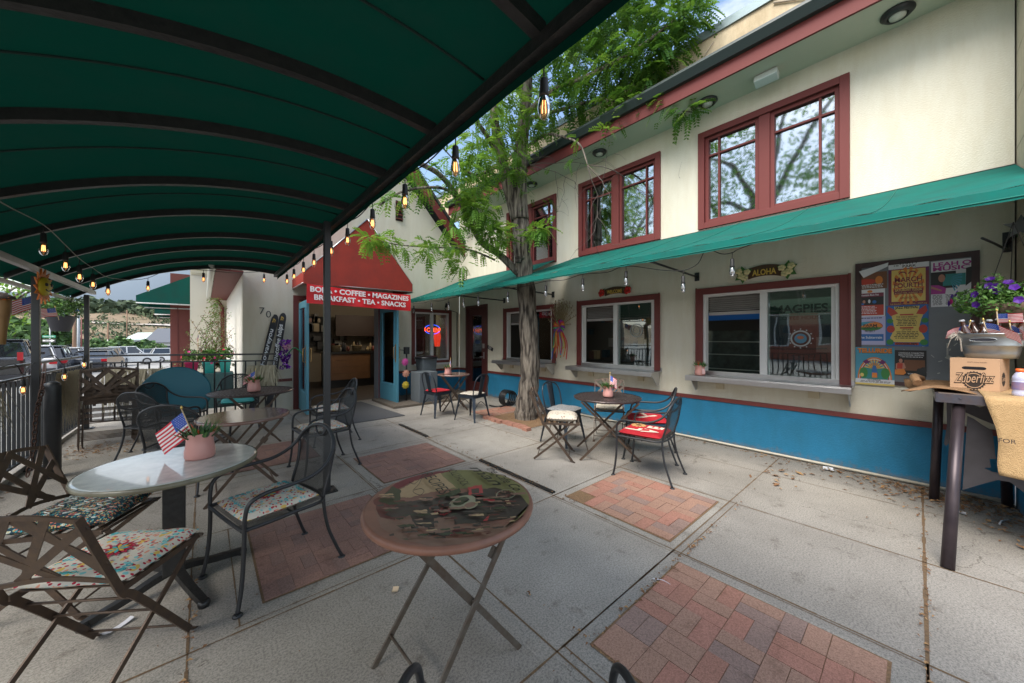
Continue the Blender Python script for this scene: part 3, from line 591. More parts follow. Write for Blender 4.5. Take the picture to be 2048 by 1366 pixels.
# interior
FLR=mat('worn_wood_floor',(.055,.045,.037),.6,noise=(8,.6,(.09,.075,.06)))
b=B(); 
for k in range(40): b.bx(.78,5.4,GY+.2+k*.115,GY+.2+k*.115+.11,.004,.012+.001*(k%3))
b.build('wood_floor',FLR,gb)
b=B(); IW=mat('cafe_wall',(.33,.29,.23),.9,noise=(2,.3,(.25,.22,.18)))
b.bx(.78,5.45,13.3,13.4,0,2.9); b.bx(5.42,5.46,GY+.25,13.3,0,2.9); b.bx(2.05,2.15,11.9,13.3,0,2.9); b.bx(.78,.8,GY+.25,13.3,0,2.9); b.build('cafe_wall',IW,gb)
b=B(); b.bx(.76,5.46,GY+.22,13.3,2.7,2.75); b.build('cafe_ceiling',mat('cafe_ceiling',(.3,.29,.27),.9),gb)
t=thing('cafe_counter','wooden fronted cafe counter with a dark top inside the entrance','counter',(3.9,11.4,0))
WOOD=mat('warm_pine_boards',(.20,.10,.045),.5,noise=(7,.6,(.13,.06,.025)))
b=B()
for k in range(4): b.bx(2.7,5.3,11.2,11.24,.25+k*.19,.25+k*.19+.185)
b.build('board_front',WOOD,t)
b=B(); b.bx(2.62,5.35,11.16,11.8,1.02,1.08); b.bx(2.66,5.3,11.25,11.8,0,1.02); b.bx(3.9,4.02,11.17,11.2,.25,1.02); b.build('top',mat('counter_black_top',(.02,.02,.02),.35),t)
random.seed(21)
WICK=mat('wicker',(.42,.33,.2),.8,noise=(60,.6,(.25,.18,.1)))
for k,x in enumerate((2.95,3.55)):
    b=B(); b.lathe([(.1,0),(.15,.17),(.16,.18),(.14,.17),(.09,.01)],(x,11.35,1.08),12); tag(b.build('basket',WICK),('round wicker basket at the left end of the cafe counter','second wicker basket nearer the middle of the cafe counter')[k],'basket',group='baskets on the cafe counter')
b=B()
for k in range(46):
    x=random.uniform(2.7,5.2); h=random.uniform(.08,.3); b.c=random.randrange(5); b.lathe([(.035,0),(.04,h*.6),(.02,h*.8),(.02,h)],(x,random.uniform(11.4,11.75),1.08),8,capt=True)
for k in range(60):
    x=random.uniform(2.3,5.3); h=random.uniform(.06,.3); b.c=random.randrange(5); b.box((x,13.1,random.choice((1.1,1.4,1.7,2.0))+h/2),(random.uniform(.05,.25),.15,h))
tag(b.build('counter_goods',[mat('jar_%d'%i,c,.35) for i,c in enumerate(((.35,.28,.16),(.08,.05,.04),(.3,.3,.28),(.18,.04,.03),(.05,.05,.055)))]),kind='stuff')
b=B(); b.bx(2.3,3.05,13.25,13.29,1.2,2.2); tag(b.build('menu_board',mat('chalk_black',(.015,.015,.015),.7,noise=(50,.5,(.15,.15,.15)))),'black chalk menu board on the cafe back wall','menu board')
b=B(); b.bx(3.25,4.9,12.5,12.55,1.55,2.25); tag(b.build('back_cabinet',mat('dark_wood_cab',(.04,.02,.015),.5)),'dark wooden cabinet hung behind the cafe counter','cabinet')
b=B(); b.bx(1.62,1.66,10.2,10.5,.05,1.3); b.bx(1.5,1.9,10.6,11.0,.0,.9); tag(b.build('display_rack',mat('rack_black',(.03,.03,.03),.5)),'black wire display rack just inside the left door','rack')
b=B(); b.lathe([(.16,0),(.17,.3),(.16,.31)],(1.75,11.6,2.0),14); tag(b.build('hanging_hat',mat('hat_brown',(.12,.05,.02),.8)),'round brown hat hung on the wall inside the left door','hat')
# OPEN sign
t=thing('open_sign','lit red and blue neon OPEN sign in the small window','neon sign',(4.72,GY+.12,1.6))
NR=mat('neon_red',(.8,.05,.03),.4,emit=((1,.06,.02),3.5)); NB=mat('neon_blue',(.05,.1,.8),.4,emit=((.05,.1,1),1.6))
sc_=V((4.70,GY+.14,1.72)); b=B()
b.text('OPEN',sc_+V((0,-.01,-.065)),(1,0,0),(0,0,1),.11,bold=.0,wd=.36); b.build('letters',NR,t)
b=B(); b.tube([sc_+V((.23*cos(a),0,.125*sin(a))) for a in [2*PI*i/32 for i in range(2,15)]],.008,6); b.tube([sc_+V((.23*cos(a),0,.125*sin(a))) for a in [2*PI*i/32 for i in range(18,31)]],.008,6); b.build('tube_ring',NB,t)
b=B(); b.tube([sc_+V((.23*cos(a),0.004,.125*sin(a))) for a in [2*PI*i/32 for i in range(14,19)]],.008,6); b.tube([sc_+V((.23*cos(a),0.004,.125*sin(a))) for a in [2*PI*i/32 for i in range(-2,3)]],.008,6); b.each('tube_end',NR,t)
b=B(); b.lathe([(.07,0),(.1,.25),(.1,.3),(.07,.42),(.02,.5)],(4.93,GY+.3,1.25),12); tag(b.build('hanging_ornament',mat('ornament_red',(.6,.04,.02),.5,emit=((1,.05,.02),.5))),'red glowing cup shaped ornament beside the OPEN sign','ornament')
b=B(); b.bx(4.0,5.3,9.6,9.62,.4,2.4); tag(b.build('window_display',mat('display_dark',(.03,.03,.03),.8,noise=(14,.9,(.14,.1,.07)))),'dark display of goods behind the small OPEN window','display')
# house number 703
t=thing('house_number','black metal numerals 703 on the cream wall left of the entrance','house number',(1.0,GY,2))
for ch,px,py in (('7',524,622),('0',537,629),('3',551,636)):
    p=fy(px,py,GY-.01); b=B(); b.text(ch,p+V((0,0,-.06)),(1,0,0),(0,0,1),.135); b.build('numeral',BLK,t)
# ---- red peaked awning and banner
t=thing('entrance_awning','rust red peaked fabric awning over the entrance doors','awning',(2.46,8,2.5))
AY=7.45; xl,xr,ap=1.39,3.53,(2.54,3.93)
b=B(); 
b.add([(xl,AY,2.5),(xr,AY,2.5),(xr,AY,2.68),(ap[0],AY,ap[1]),(xl,AY,2.70)],[(0,1,2,3,4)])
b.add([(xl,AY,2.5),(xl,GY,2.5),(xl,GY,2.70),(xl,AY,2.70)],[(0,1,2,3)])
b.add([(xr,AY,2.5),(xr,GY,2.5),(xr,GY,2.68),(xr,AY,2.68)],[(0,1,2,3)])
b.add([(xl,AY,2.7),(ap[0],AY,ap[1]),(ap[0],GY-.01,ap[1]),(xl,GY-.01,2.7)],[(0,1,2,3)])
b.add([(xr,AY,2.68),(ap[0],AY,ap[1]),(ap[0],GY-.01,ap[1]),(xr,GY-.01,2.68)],[(0,1,2,3)])
o=b.build('cover',REDF,t); o.modifiers.new('s','SOLIDIFY').thickness=.006
b=B()
for p,q in (((xl,AY,2.5),(xr,AY,2.5)),((xl,AY,2.5),(xl,GY,2.5)),((xr,AY,2.5),(xr,GY,2.5)),((xl,AY,2.7),(ap[0],AY,ap[1])),((xr,AY,2.68),(ap[0],AY,ap[1])),((ap[0],AY,ap[1]-.02),(ap[0],GY,ap[1]-.02))): b.tube([V(p)+V((0,.02,.015)),V(q)+V((0,-.005,.015))],.013,6)
b.build('frame',STEEL,t)
t=thing('cafe_banner','red banner with white words boba coffee magazines breakfast tea snacks','banner',(2.45,7.42,2.3))
b=B(); b.grid(lambda u,v:V((1.43+2.04*u,7.43+.012*sin(u*23)+.01*sin(v*5+u*9),2.50-.36*(1-v)-.05*u+.0*v-(.02*sin(u*PI))*v)),40,6); b.build('cloth',mat('banner_red',(.62,.012,.02),.45),t)
b=B(); W2=mat('banner_white',(.82,.78,.78),.6)
sl_=V((1,0,-.024))
b.text('BOBA • COFFEE • MAGAZINES',(2.45,7.405,2.335),sl_,(0,0,1),.095,bold=.035,wd=1.93); b.text('BREAKFAST • TEA • SNACKS',(2.45,7.405,2.19),sl_,(0,0,1),.095,bold=.035,wd=1.80); b.build('lettering',W2,t)
# doormat
b=B(); b.add([(1.7,6.45,.003),(2.9,6.45,.003),(2.75,8.5,.003),(1.5,8.5,.003),(1.7,6.45,.014),(2.9,6.45,.014),(2.75,8.5,.014),(1.5,8.5,.014)],[(4,5,6,7),(0,1,5,4),(1,2,6,5),(2,3,7,6),(3,0,4,7)]); tag(b.build('doormat',mat('grey_ribbed_mat',(.085,.085,.09),.95,noise=(60,.5,(.14,.14,.14)),bump=(150,.8))),'long grey ribbed doormat in front of the entrance','doormat')
b=B(); b.bx(3.0,5.3,7.2,8.5,.001,.05); tag(b.build('step_slab',concrete('step_concrete',(.2,.17,.14),(.15,.13,.11),.6)),kind='structure')
# ================= long teal awnings
def awning(y0,y1,yb,lab,xf,zf,zw,nb,arms):
    t=thing('teal_awning',lab,'awning',(FX,(y0+y1)/2,zw),0,'teal fabric awnings over the serving windows')
    n=60
    def fn(u,v):
        y=(y0+(yb[0]-y0)*(1-v))*(1-u)+(y1+(yb[1]-y1)*(1-v))*u
        sag=-.05*sin(PI*v)*(.6+.4*sin(u*nb*PI)**2); return V((FX-.01+(xf-FX+.01)*v,y,zw+(zf+.07-zw)*v+sag+.006*sin(u*90)*v))
    b=B(); b.grid(fn,n,8)
    b.grid(lambda u,v:V((xf-.012*v,y0+(y1-y0)*u,zf+.07-.085*v+.004*sin(u*120))),n,1)
    for e,(yf,yw) in enumerate(((y0,yb[0]),(y1,yb[1]))): pass
    b.build('fabric',TEAL,t)
    b=B()
    for k in range(1,int((y1-y0)/.9)+1):
        ys=k/(int((y1-y0)/.9)+1); b.tube([fn(ys,v/10)+V((0,0,.003)) for v in range(11)],.004,4)
    b.tube([V((xf-.014,y0+(y1-y0)*i/40,zf+.004)) for i in range(41)],.005,4); b.build('seam_and_hem',mat('teal_hem_thread',(.004,.13,.10),.8),t)
    b=B(); b.tube([(xf+.02,y0,zf+.055),(xf+.02,y1,zf+.055)],.018,8); b.tube([(FX-.03,yb[0],zw-.02),(FX-.03,yb[1],zw-.02)],.018,8)
    b.build('front_bar',WBLK,t)
    for ya in arms:
        b=B(); b.tube([(FX-.02,ya,2.39),(xf+.03,ya-.02,zf+.05)],.014,8); b.bx(FX-.02,FX-.001,ya-.03,ya+.03,2.33,2.45); b.build('brace_arm',BLK,t)
    return t
awning(-.57,5.04,(-.57,4.42),'long teal fabric awning on the facade right of the tree','x' and 3.81,2.37,3.05,5,(2.13,4.97))
awning(4.9,8.5,(4.9,8.5),'shorter teal fabric awning left of the tree, next to the entrance',3.84,2.36,3.10,4,(6.55,))
# ================= green barrel canopy
cn=thing('canopy','long dark green curved canvas canopy on black posts over the left tables','canopy',(0,3.8,0))
XR=1.0; XL=-1.42; XO=-1.68
def cz(x): return 2.735-.149*(x-.3)**2
def ck(y): return max(.0,min(.58,.15+(y-1.87)*.13))
def cy(x,yr): return yr+ck(yr)*(XR-x)
RIBS=[-1.7,-.75,.15,.97,1.83,2.56,3.43,4.23,5.15,5.96,6.88,7.78]
b=B(); NX=26; y0,y1=-2.2,7.80
def cfn(u,v):
    yr=y0+(y1-y0)*u; x=XR+.02+(XO-.05-XR-.02)*v
    # sag between ribs
    ds=min(abs(yr-r) for r in RIBS); return V((x,cy(x,yr),cz(x)+.0625+min(ds,.35)*.02))
b.grid(cfn,96,NX)
b.grid(lambda u,v:V((XR+.02+.004*sin(u*70),cy(XR,y0+(y1-y0)*u),cz(XR)+.092-.18*v)),90,1)
b.build('canvas',CANV,cn)
b=B()
for k in range(2):
    pass
for yr in (2.15,2.95,3.78,1.35): b.tube([V((x,cy(x,yr),cz(x)+.058)) for x in [XR-(XR-XO)*i/20 for i in range(21)]],.006,5)
b.build('canvas_seam',mat('seam_dark_green',(.002,.02,.015),.9),cn)
for yr in RIBS:
    b=B(); pts=[XR-(XR-XO)*i/22 for i in range(23)]
    vs=[]
    for x in pts:
        y=cy(x,yr); z=cz(x); wv=.023
        vs+=[(x,y-wv,z-.0),(x,y+wv,z-.0),(x,y+wv,z+.062),(x,y-wv,z+.062)]
    fs=[]
    for i in range(22):
        a=i*4; c=a+4
        for j in range(4): fs.append((a+j,a+(j+1)%4,c+(j+1)%4,c+j))
    fs+=[(0,1,2,3),(88,91,90,89)]; b.add(vs,fs); b.build('rib',WBLK,cn)
b=B(); b.bx(XR-.03,XR+.02,y0,7.82,cz(XR)-.045,cz(XR)+.012); b.build('edge_beam',WBLK,cn)
ALU=mat('weathered_aluminium',(.36,.35,.33),.35,metal=.75,noise=(12,.6,(.22,.21,.20)))
b=B(); b.bx(XL-.028,XL+.028,-1,9.25,cz(XL)-.062,cz(XL)-.004); b.build('edge_beam',ALU,cn)
b=B(); b.bx(XO-.02,XO+.02,-1,9.35,cz(XO)-.04,cz(XO)-.0); b.build('edge_beam',ALU,cn)
for x,y,zt,wd in ((.905,3.79,2.63,.056),(-1.45,6.63,2.2,.06),(-1.45,8.95,2.2,.055),(-1.45,1.2,2.2,.06),(.905,-1.8,2.63,.07)):
    b=B(); b.bx(x-wd/2,x+wd/2,y-wd/2,y+wd/2,.01,zt); b.build('post',BLK,cn,bevel=.004)
    b=B(); b.bx(x-.08,x+.08,y-.08,y+.08,.0,.012)
    for sx in (-.055,.055):
        for sy in (-.055,.055): b.lathe([(.012,.012),(.012,.022)],(x+sx,y+sy,0),6,capt=True)
    b.build('post_base',WBLK,cn)
# ================= string lights
BULBL=mat('amber_lit_glass',(.9,.55,.28),.08,spec=.6,trans=.0,emit=((1,.55,.25),.9))
def bulbglass(name,tint,fac):
    m=glass(name,fac,tint,1.35); return m
BGA=bulbglass('amber_bulb_glass',(1,.66,.42),.03); BGC=bulbglass('clear_bulb_glass',(.9,.9,.92),.12)
FIL=mat('glowing_filament',(1,.6,.25),.4,emit=((1,.58,.28),1.8)); FIC=mat('dim_filament',(.7,.66,.6),.4)
CAB=mat('black_cable',(.012,.012,.012),.6)
def string(label,pts,hang,lit,group,big=1.0,drop=.11,cab=None):
    """pts: cable path; hang: positions where lamps hang"""
    t=thing('string_lights',label,'string lights',hang[0],0,group)
    b=B(); b.tube(pts,.0045,5); b.build('cable',cab or CAB,t)
    for p in hang:
        p=V(p); b=B(); b.tube([p,p-V((0,0,drop*.45))],.0035,5); b.lathe([(.012,-drop*.45),(.017,-drop*.5),(.019,-drop*.95),(.0205,-drop),(.0205,-drop*1.12)],p,12,capt=True); b.build('socket',CAB,t)
        b=B(); r=.0265*big; z=-drop*1.1; b.lathe([(.016,z),(.022,z-.018),(r,z-.045*big),(r*.93,z-.065*big),(r*.6,z-.088*big),(.003,z-.098*big)],p,14,capb=False); g=b.build('bulb',BGA if lit else BGC,t)
        b=B(); z-=.02
        for a in (0,1.57,3.14,4.7): b.tube([p+V((.007*cos(a),.007*sin(a),z)),p+V((.010*cos(a),.010*sin(a),z-.045*big))],.0022 if lit else .0015,4)
        b.build('filament',FIL if lit else FIC,g)
    return t
# right canopy edge
hb=[(1088,130),(911,270),(810,356),(745,405),(695,443),(662,462),(628,485),(607,508),(588,530),(574,545)]
hs=[fx(px,py,1.04) for px,py in hb]; hs=[V((p.x,p.y,2.60)) for p in hs]
pts=[V((1.04,-.6,2.62)),V((1.04,.1,2.6))]
for i,h in enumerate(hs):
    pts.append(h+V((0,0,.01)))
    if i+1<len(hs): m_=(h+hs[i+1])/2; pts.append(m_+V((0,0,-.02 if i%2 else .03)))
string('string of lit amber bulbs along the right edge of the green canopy',crom(pts,4),hs,True,'lit bulb strings under the canopy',1.0)
hb=[(-20,392),(87,452),(131,492),(159,519),(186,538),(216,556)]
hs=[fx(px,py,-1.02) for px,py in hb]
pts=[V((-1.05,2.6,2.62)),V((-1.0,3.3,2.55))]+[h+V((0,0,.01)) for h in hs]+[V((-.9,8.3,2.42))]
string('string of lit amber bulbs slung inside the left side of the canopy',crom(pts,5),hs,True,'lit bulb strings under the canopy',1.1,.13,mat('dusty_cable',(.25,.23,.2),.8))
hs=[fy(px,py,8.25) for px,py in ((296,556),(407,540),(528,543))]
string('short string of bulbs across the far open end of the canopy',crom([V((-.9,8.3,2.42)),hs[0],V((-.4,8.25,2.66)),hs[1],V((.4,8.2,2.68)),hs[2]],4),hs,True,'lit bulb strings under the canopy')
# awning string (unlit clear bulbs)
hs=[V((3.87,y,z)) for y,z in ((1.184,2.325),(1.65,2.22),(2.33,2.37),(2.98,2.36),(3.67,2.345),(4.55,2.33))]
pts=[V((3.87,-.1,2.36)),V((3.87,.3,2.40)),V((3.87,.75,2.42)),hs[0]+V((0,-.08,.03)),hs[0],V((3.87,1.28,2.33)),V((3.87,1.42,2.40)),V((3.87,1.5,2.27)),hs[1],V((3.87,1.9,2.26)),hs[2],V((3.87,2.6,2.33)),hs[3],V((3.87,3.3,2.32)),hs[4],V((3.87,4.1,2.32)),hs[5],V((3.87,5.0,2.36))]
string('string of unlit clear bulbs along the front of the long teal awning',crom(pts,4),hs,False,'unlit bulb strings under the awnings',1.0,.13)
hs=[V((3.87,y,2.33)) for y in (8.1,7.2,5.9,5.4)]+[V((3.95,6.6,2.33))]
string('string of unlit clear bulbs along the shorter teal awning by the entrance',crom([V((3.8,8.5,2.3)),hs[0],V((3.87,7.6,2.31)),hs[1],V((3.9,6.9,2.3)),hs[4],V((3.87,6.2,2.32)),hs[2],hs[3],V((3.87,5.1,2.37))],4),hs,False,'unlit bulb strings under the awnings',1.0,.13)
# conduit lamp by inner corner
b=B(); b.tube([(5.36,8.5,.7),(5.36,8.5,2.2),(5.1,8.45,2.25),(4.9,8.3,2.2),(4.85,8.3,2.28)],.012,6); b.lathe([(.05,0),(.02,.12)],(4.9,8.3,2.3),10); tag(b.build('corner_spotlight',CAB),'small black spotlight on a bent conduit beside the little OPEN window','light')
# ================= railing
def railing(p0,p1,lab,step,zt=1.19,zr=1.07,zb=.12):
    p0=V(p0);p1=V(p1); t=thing('railing',lab,'railing',p0,0,'black metal patio railings'); d=p1-p0; n=int(d.length/step)
    b=B(); b.bar(p0+V((0,0,zt)),p1+V((0,0,zt)),.045,.028); b.build('top_rail',BLK,t)
    b=B(); b.bar(p0+V((0,0,zr)),p1+V((0,0,zr)),.035,.022); b.bar(p0+V((0,0,zb)),p1+V((0,0,zb)),.035,.022); b.build('rail',BLK,t)
    for i in range(n+1):
        p=p0+d*i/n; b=B(); b.bx(p.x-.011,p.x+.011,p.y-.011,p.y+.011,zb,zr); b.build('picket',BLK,t)
    return t
railing((-1.62,1.6,.02),(-1.50,8.9,0.02),'black metal railing along the street side of the patio, left edge',.118,1.17,1.03,.1)
railing((-1.40,8.92,.0),(.98,7.68,0),'black metal railing across the far end of the patio behind the teal disc',.155,1.20,1.08,.12)
# bollard
p=fz(105,955); t=thing('bollard','thick black round steel bollard beside the left railing','bollard',p)
b=B(); b.lathe([(.062,0),(.062,.98),(.055,1.01),(.03,1.025),(.005,1.03)],p,24); b.build('pipe',BLK,t)
CH_=mat('rusty_chain',(.10,.05,.03),.7,metal=.5,noise=(40,.8,(.03,.02,.02)))
def chain(name,lab,pts,r=.018):
    b=B(); pts=crom(pts,12)
    acc=0; last=pts[0]; k=0
    for q in pts[1:]:
        while (q-last).length>r*2.1:
            d=(q-last).normalized(); c=last+d*r*1.05; n=d.orthogonal().normalized(); n=(M.Rotation(1.57*(k%2),3,d)@n)
            b.tube([c+d*r*1.35*cos(a)+n*r*.8*sin(a) for a in [2*PI*i/10 for i in range(10)]],r*.26,5,closed=True); last=last+d*r*2.1; k+=1
    return tag(b.build(name,CH_),lab,'chain')
chain('chain','rusty chain hanging down the black post from the rail to the ground',[fz(90,725,1.08)*1,V((-1.31,6.2,1.0)),V((-1.32,6.05,.7)),V((-1.33,6.0,.35)),V((-1.36,5.95,.05))],.022)
# raffia skirts tied on the railing
RAF=mat('dry_raffia',(.50,.45,.33),.9,noise=(25,.6,(.33,.29,.2)))
def raffia(lab,c,dirv,wd,ln,n,seed,top=None,name='raffia_skirt'):
    random.seed(seed); c=V(c); dirv=V(dirv).normalized(); b=B(); out=dirv.cross(V((0,0,1))).normalized()
    for i in range(n):
        s_=random.uniform(-.5,.5)*wd; l=ln*random.uniform(.55,1.1); a=c+dirv*s_+out*random.uniform(-.04,.04); e=a+dirv*random.uniform(-.12,.12)+out*random.uniform(-.1,.1)-V((0,0,l))
        m1=(a+e)/2+dirv*random.uniform(-.03,.03)+V((0,0,-.02)); w_=dirv*random.uniform(.004,.009)
        b.add([a-w_,a+w_,m1+w_,m1-w_],[(0,1,2,3)]); b.add([m1-w_,m1+w_,e+w_*.3,e-w_*.3],[(0,1,2,3)])
    return tag(b.build(name,RAF),lab,'raffia skirt',group='raffia skirts hung along the railing')
raffia('bunched dry raffia skirt on the railing between the bollard and the far post',(-1.43,7.9,1.02),(.05,1,0),.75,.75,260,1)
raffia('dry raffia skirt hanging behind the folded brown chairs',(-.75,8.45,.98),(1,-.45,0),1.0,.75,260,2)
raffia('small torn raffia wisp on the railing left of the bollard',(-1.5,5.75,.98),(.05,1,0),.35,.4,40,3)
raffia('pale raffia grass skirt beside the purple fringe near the skis',V((.78,7.72,1.0)),(1,-.45,0),.42,.45,200,4)
hs=[V(fx(55,722-10,-1.46)),]
hs=[fx(46,760,-1.42),fx(129,738,-1.40),fx(168,716,-1.40)]
hs=[h+V((0,0,.06)) for h in hs]
string('string of lit amber bulbs looped low along the left railing',crom([fx(-40,775,-1.45)+V((0,0,.1)),V(hs[0])+V((0,-.25,.12)),hs[0],fx(60,735,-1.45)+V((0,0,.02)),fx(105,715,-1.45)+V((0,0,.03)),hs[1],fx(150,712,-1.45)+V((0,0,.05)),hs[2],V((-1.45,8.9,1.22))],5),hs,True,'lit bulb strings under the canopy')
# sun face plaque on the post
t=thing('sun_plaque','orange and yellow metal sun face hung on the black left post','sun plaque',(-1.38,6.55,1.95))
c=V((-1.385,6.54,2.08)); nrm=V((.98,-.2,0)).normalized(); u_=V((0,0,1)).cross(nrm).normalized()
def sun(b,c,r0,r1,n,t_,sq=1):
    p2=[]
    for i in range(2*n): a=PI*i/n; r=r1 if i%2==0 else r0; p2.append((r*cos(a+.12*(i%2))*sq,r*sin(a+.12*(i%2))))
    b.prism(p2,c,u_,V((0,0,1)),t_)
b=B(); sun(b,c,.13,.205,14,.012,.8); b.build('ray_ring',mat('sun_orange',(.62,.12,.02),.5,noise=(18,.7,(.7,.3,.03))),t)
b=B(); b.lathe([(.11,0),(.10,.015),(.07,.03),(.03,.04),(.001,.042)],c+nrm*.012,24,ax=M((u_,V((0,0,1)),nrm)).transposed()); b.build('face',mat('sun_yellow',(.62,.48,.03),.5,noise=(15,.6,(.45,.38,.02))),t)
b=B()
for s_ in (-1,1): b.lathe([(.022,0),(.015,.012),(.001,.014)],c+nrm*.046+u_*s_*.04+V((0,0,.02)),10,ax=M((u_,V((0,0,1)),nrm)).transposed())
b.tube([c+nrm*.045+u_*.045*cos(a)+V((0,0,-.03-.02*sin(a))) for a in [PI*i/8 for i in range(9)]],.007,5); b.build('feature',BLK,t)
# ================= hanging planters outside the left rail
LF=[mat('leaf_%d'%i,c,.55,spec=.3) for i,c in enumerate(((.07,.16,.03),(.11,.24,.05),(.045,.10,.025)))]
PUR=mat('petunia_purple',(.10,.015,.30),.5); PNK=mat('petunia_pink',(.55,.03,.22),.5)
def bush(b,c,rx,ry,rz_,n,s=.03,seed=0,low=-1,flowers=0,droop=0):
    random.seed(seed); c=V(c)
    for i in range(n):
        a=random.random()*6.28; u=random.uniform(low,1); r=(random.random()**.4); q=math.sqrt(max(0,1-u*u)); p=c+V((cos(a)*q*rx*r,sin(a)*q*ry*r,u*rz_*r))
        n1=V((random.gauss(0,1),random.gauss(0,1),random.gauss(.6,.7))).normalized(); t1=n1.orthogonal().normalized(); t1=M.Rotation(random.random()*6.28,3,n1)@t1; t2=n1.cross(t1)
        l=s*random.uniform(.6,1.4); w_=l*.45; b.c=random.choice((0,0,1,1,2)); b.add([p-t1*l,p-t2*w_,p+t1*l,p+t2*w_],[(0,1,2,3)])
    for i in range(flowers):
        a=random.random()*6.28; u=random.uniform(-.6,.9); q=math.sqrt(1-u*u); p=c+V((cos(a)*q*rx,sin(a)*q*ry,u*rz_))*1.0; n1=(p-c).normalized(); t1=n1.orthogonal().normalized(); t2=n1.cross(t1); b.c=3+(i%4==3)
        k=10; vs=[p+n1*.0]+[p+n1*.012+(t1*cos(2*PI*j/k)+t2*sin(2*PI*j/k))*(.03 if j%2 else .024) for j in range(k)]; b.add(vs,[(0,1+j,1+(j+1)%k) for j in range(k)])
    b.c=0
# US-style striped flag
FR_=mat('flag_red',(.60,.03,.05),.7); FW=mat('flag_white',(.80,.74,.74),.7); FB=mat('flag_blue',(.03,.09,.42),.7); STK=mat('flag_stick_wood',(.62,.47,.28),.6); GOLD=mat('gilt_tip',(.7,.5,.15),.3,metal=.8)
def flag(lab,base,tip,w_,h,out,wave=.012,stars=True,drop=0.0,group='small striped flags'):
    """stick base->tip, cloth w_ long from near tip in direction out"""
    base=V(base);tip=V(tip);d=(tip-base).normalized(); out=V(out).normalized(); nrm=d.cross(out).normalized()
    t=thing('small_flag',lab,'flag',base,0,group)
    b=B(); b.tube([base,tip],.0035,6); b.build('stick',STK,t); b=B(); b.lathe([(.004,0),(.007,.006),(.004,.016),(.0005,.022)],tip,8,ax=M.Rotation(0,3,'X')); b.build('tip',GOLD,t)
    b=B(); o=tip-d*.02; NU=16
    def P(u,v): # u along out, v down stick
        return o-d*(v*h)+out*(u*w_)+nrm*(wave*sin(u*7+v*2)*u)-V((0,0,1))*(drop*u*u)
    for j in range(13):
        for i in range(NU):
            b.c=0 if j%2==0 else 1
            if j<7 and i<NU*.42: b.c=2
            u0,u1,v0,v1=i/NU,(i+1)/NU,j/13,(j+1)/13; b.add([P(u0,v0),P(u1,v0),P(u1,v1),P(u0,v1)],[(0,1,2,3)])
    if stars:
        b.c=1
        for j in range(6):
            for i in range(6 if j%2==0 else 5):
                u=.03+.062*i+(.031 if j%2 else 0); v=.05+.08*j; s_=.011
                for sg in (1,-1):
                    q=nrm*sg*.0012; b.add([P(u-s_,v)+q,P(u,v-s_*1.5)+q,P(u+s_,v)+q,P(u,v+s_*1.5)+q],[(0,1,2,3)])
    b.smooth=False; b.build('cloth',[FR_,FW,FB],t); return t
def hplanter(lab,c,w_,seed,fl=12):
    c=V(c); t=thing('hanging_planter',lab,'planter',c,0,'planters hung on the left railing posts')
    b=B(); b.lathe([(w_*.5,-.0),(w_*.78,.22),(w_*.86,.225),(w_*.86,.25),(w_*.8,.25)],c,20); b.build('pot',mat('slate_pot',(.07,.07,.085),.6),t)
    b=B(); bush(b,c+V((0,0,.36)),w_*1.15,w_*1.15,.24,900,.022,seed,-.6,fl); b.build('plant',LF+[PUR,PNK],t)
    b=B()
    for a in (0,2.1,4.2): b.tube([c+V((cos(a)*w_*.8,sin(a)*w_*.8,.25)),c+V((0,0,.85))],.003,4)
    b.build('hanger',CAB,t); return t
pc=fx(122,648,-1.75); hplanter('dark tapered planter with trailing leaves hanging between the two left posts',pc+V((0,0,-.12)),.2,4,0)
flag('small striped flag drooping left of the black left post',fx(66,628,-1.72),fx(62,592,-1.72)+V((0,0,.02)),.26,.17,(-.5,-.86,-.45),group='flags on the hanging planters')
flag('small striped flag flying between the left post and the hanging planter',fx(118,640,-1.72),fx(110,614,-1.72),.30,.17,(-.45,-.9,-.15),group='flags on the hanging planters')
flag('small striped flag at the right side of the hanging planter by the far post',fx(150,640,-1.72),fx(161,617,-1.72),.20,.13,(-.4,-.9,-.2),group='flags on the hanging planters')
# carved wooden bird house / totem at far left edge
t=thing('wooden_birdhouse','carved yellow brown wooden figure post hanging at the far left edge','wood carving',fx(8,640,-1.75)); c=fx(2,640,-1.75)
b=B(); b.lathe([(.035,-.28),(.045,-.1),(.06,.02),(.075,.10),(.075,.22),(.07,.24)],c,14); b.build('body',mat('carved_wood',(.30,.17,.06),.6,noise=(5,.6,(.16,.08,.03))),t)
b=B(); b.lathe([(.11,.24),(.10,.27),(.03,.31),(.001,.32)],c,14); b.build('cap',mat('dark_bark',(.05,.035,.03),.9,noise=(25,.6,(.1,.08,.06))),t)
b=B(); bush(b,c+V((.02,-.05,.26)),.05,.05,.04,50,.02,4); b.build('orange_flower',mat('orange_petal',(.7,.16,.02),.6),t)
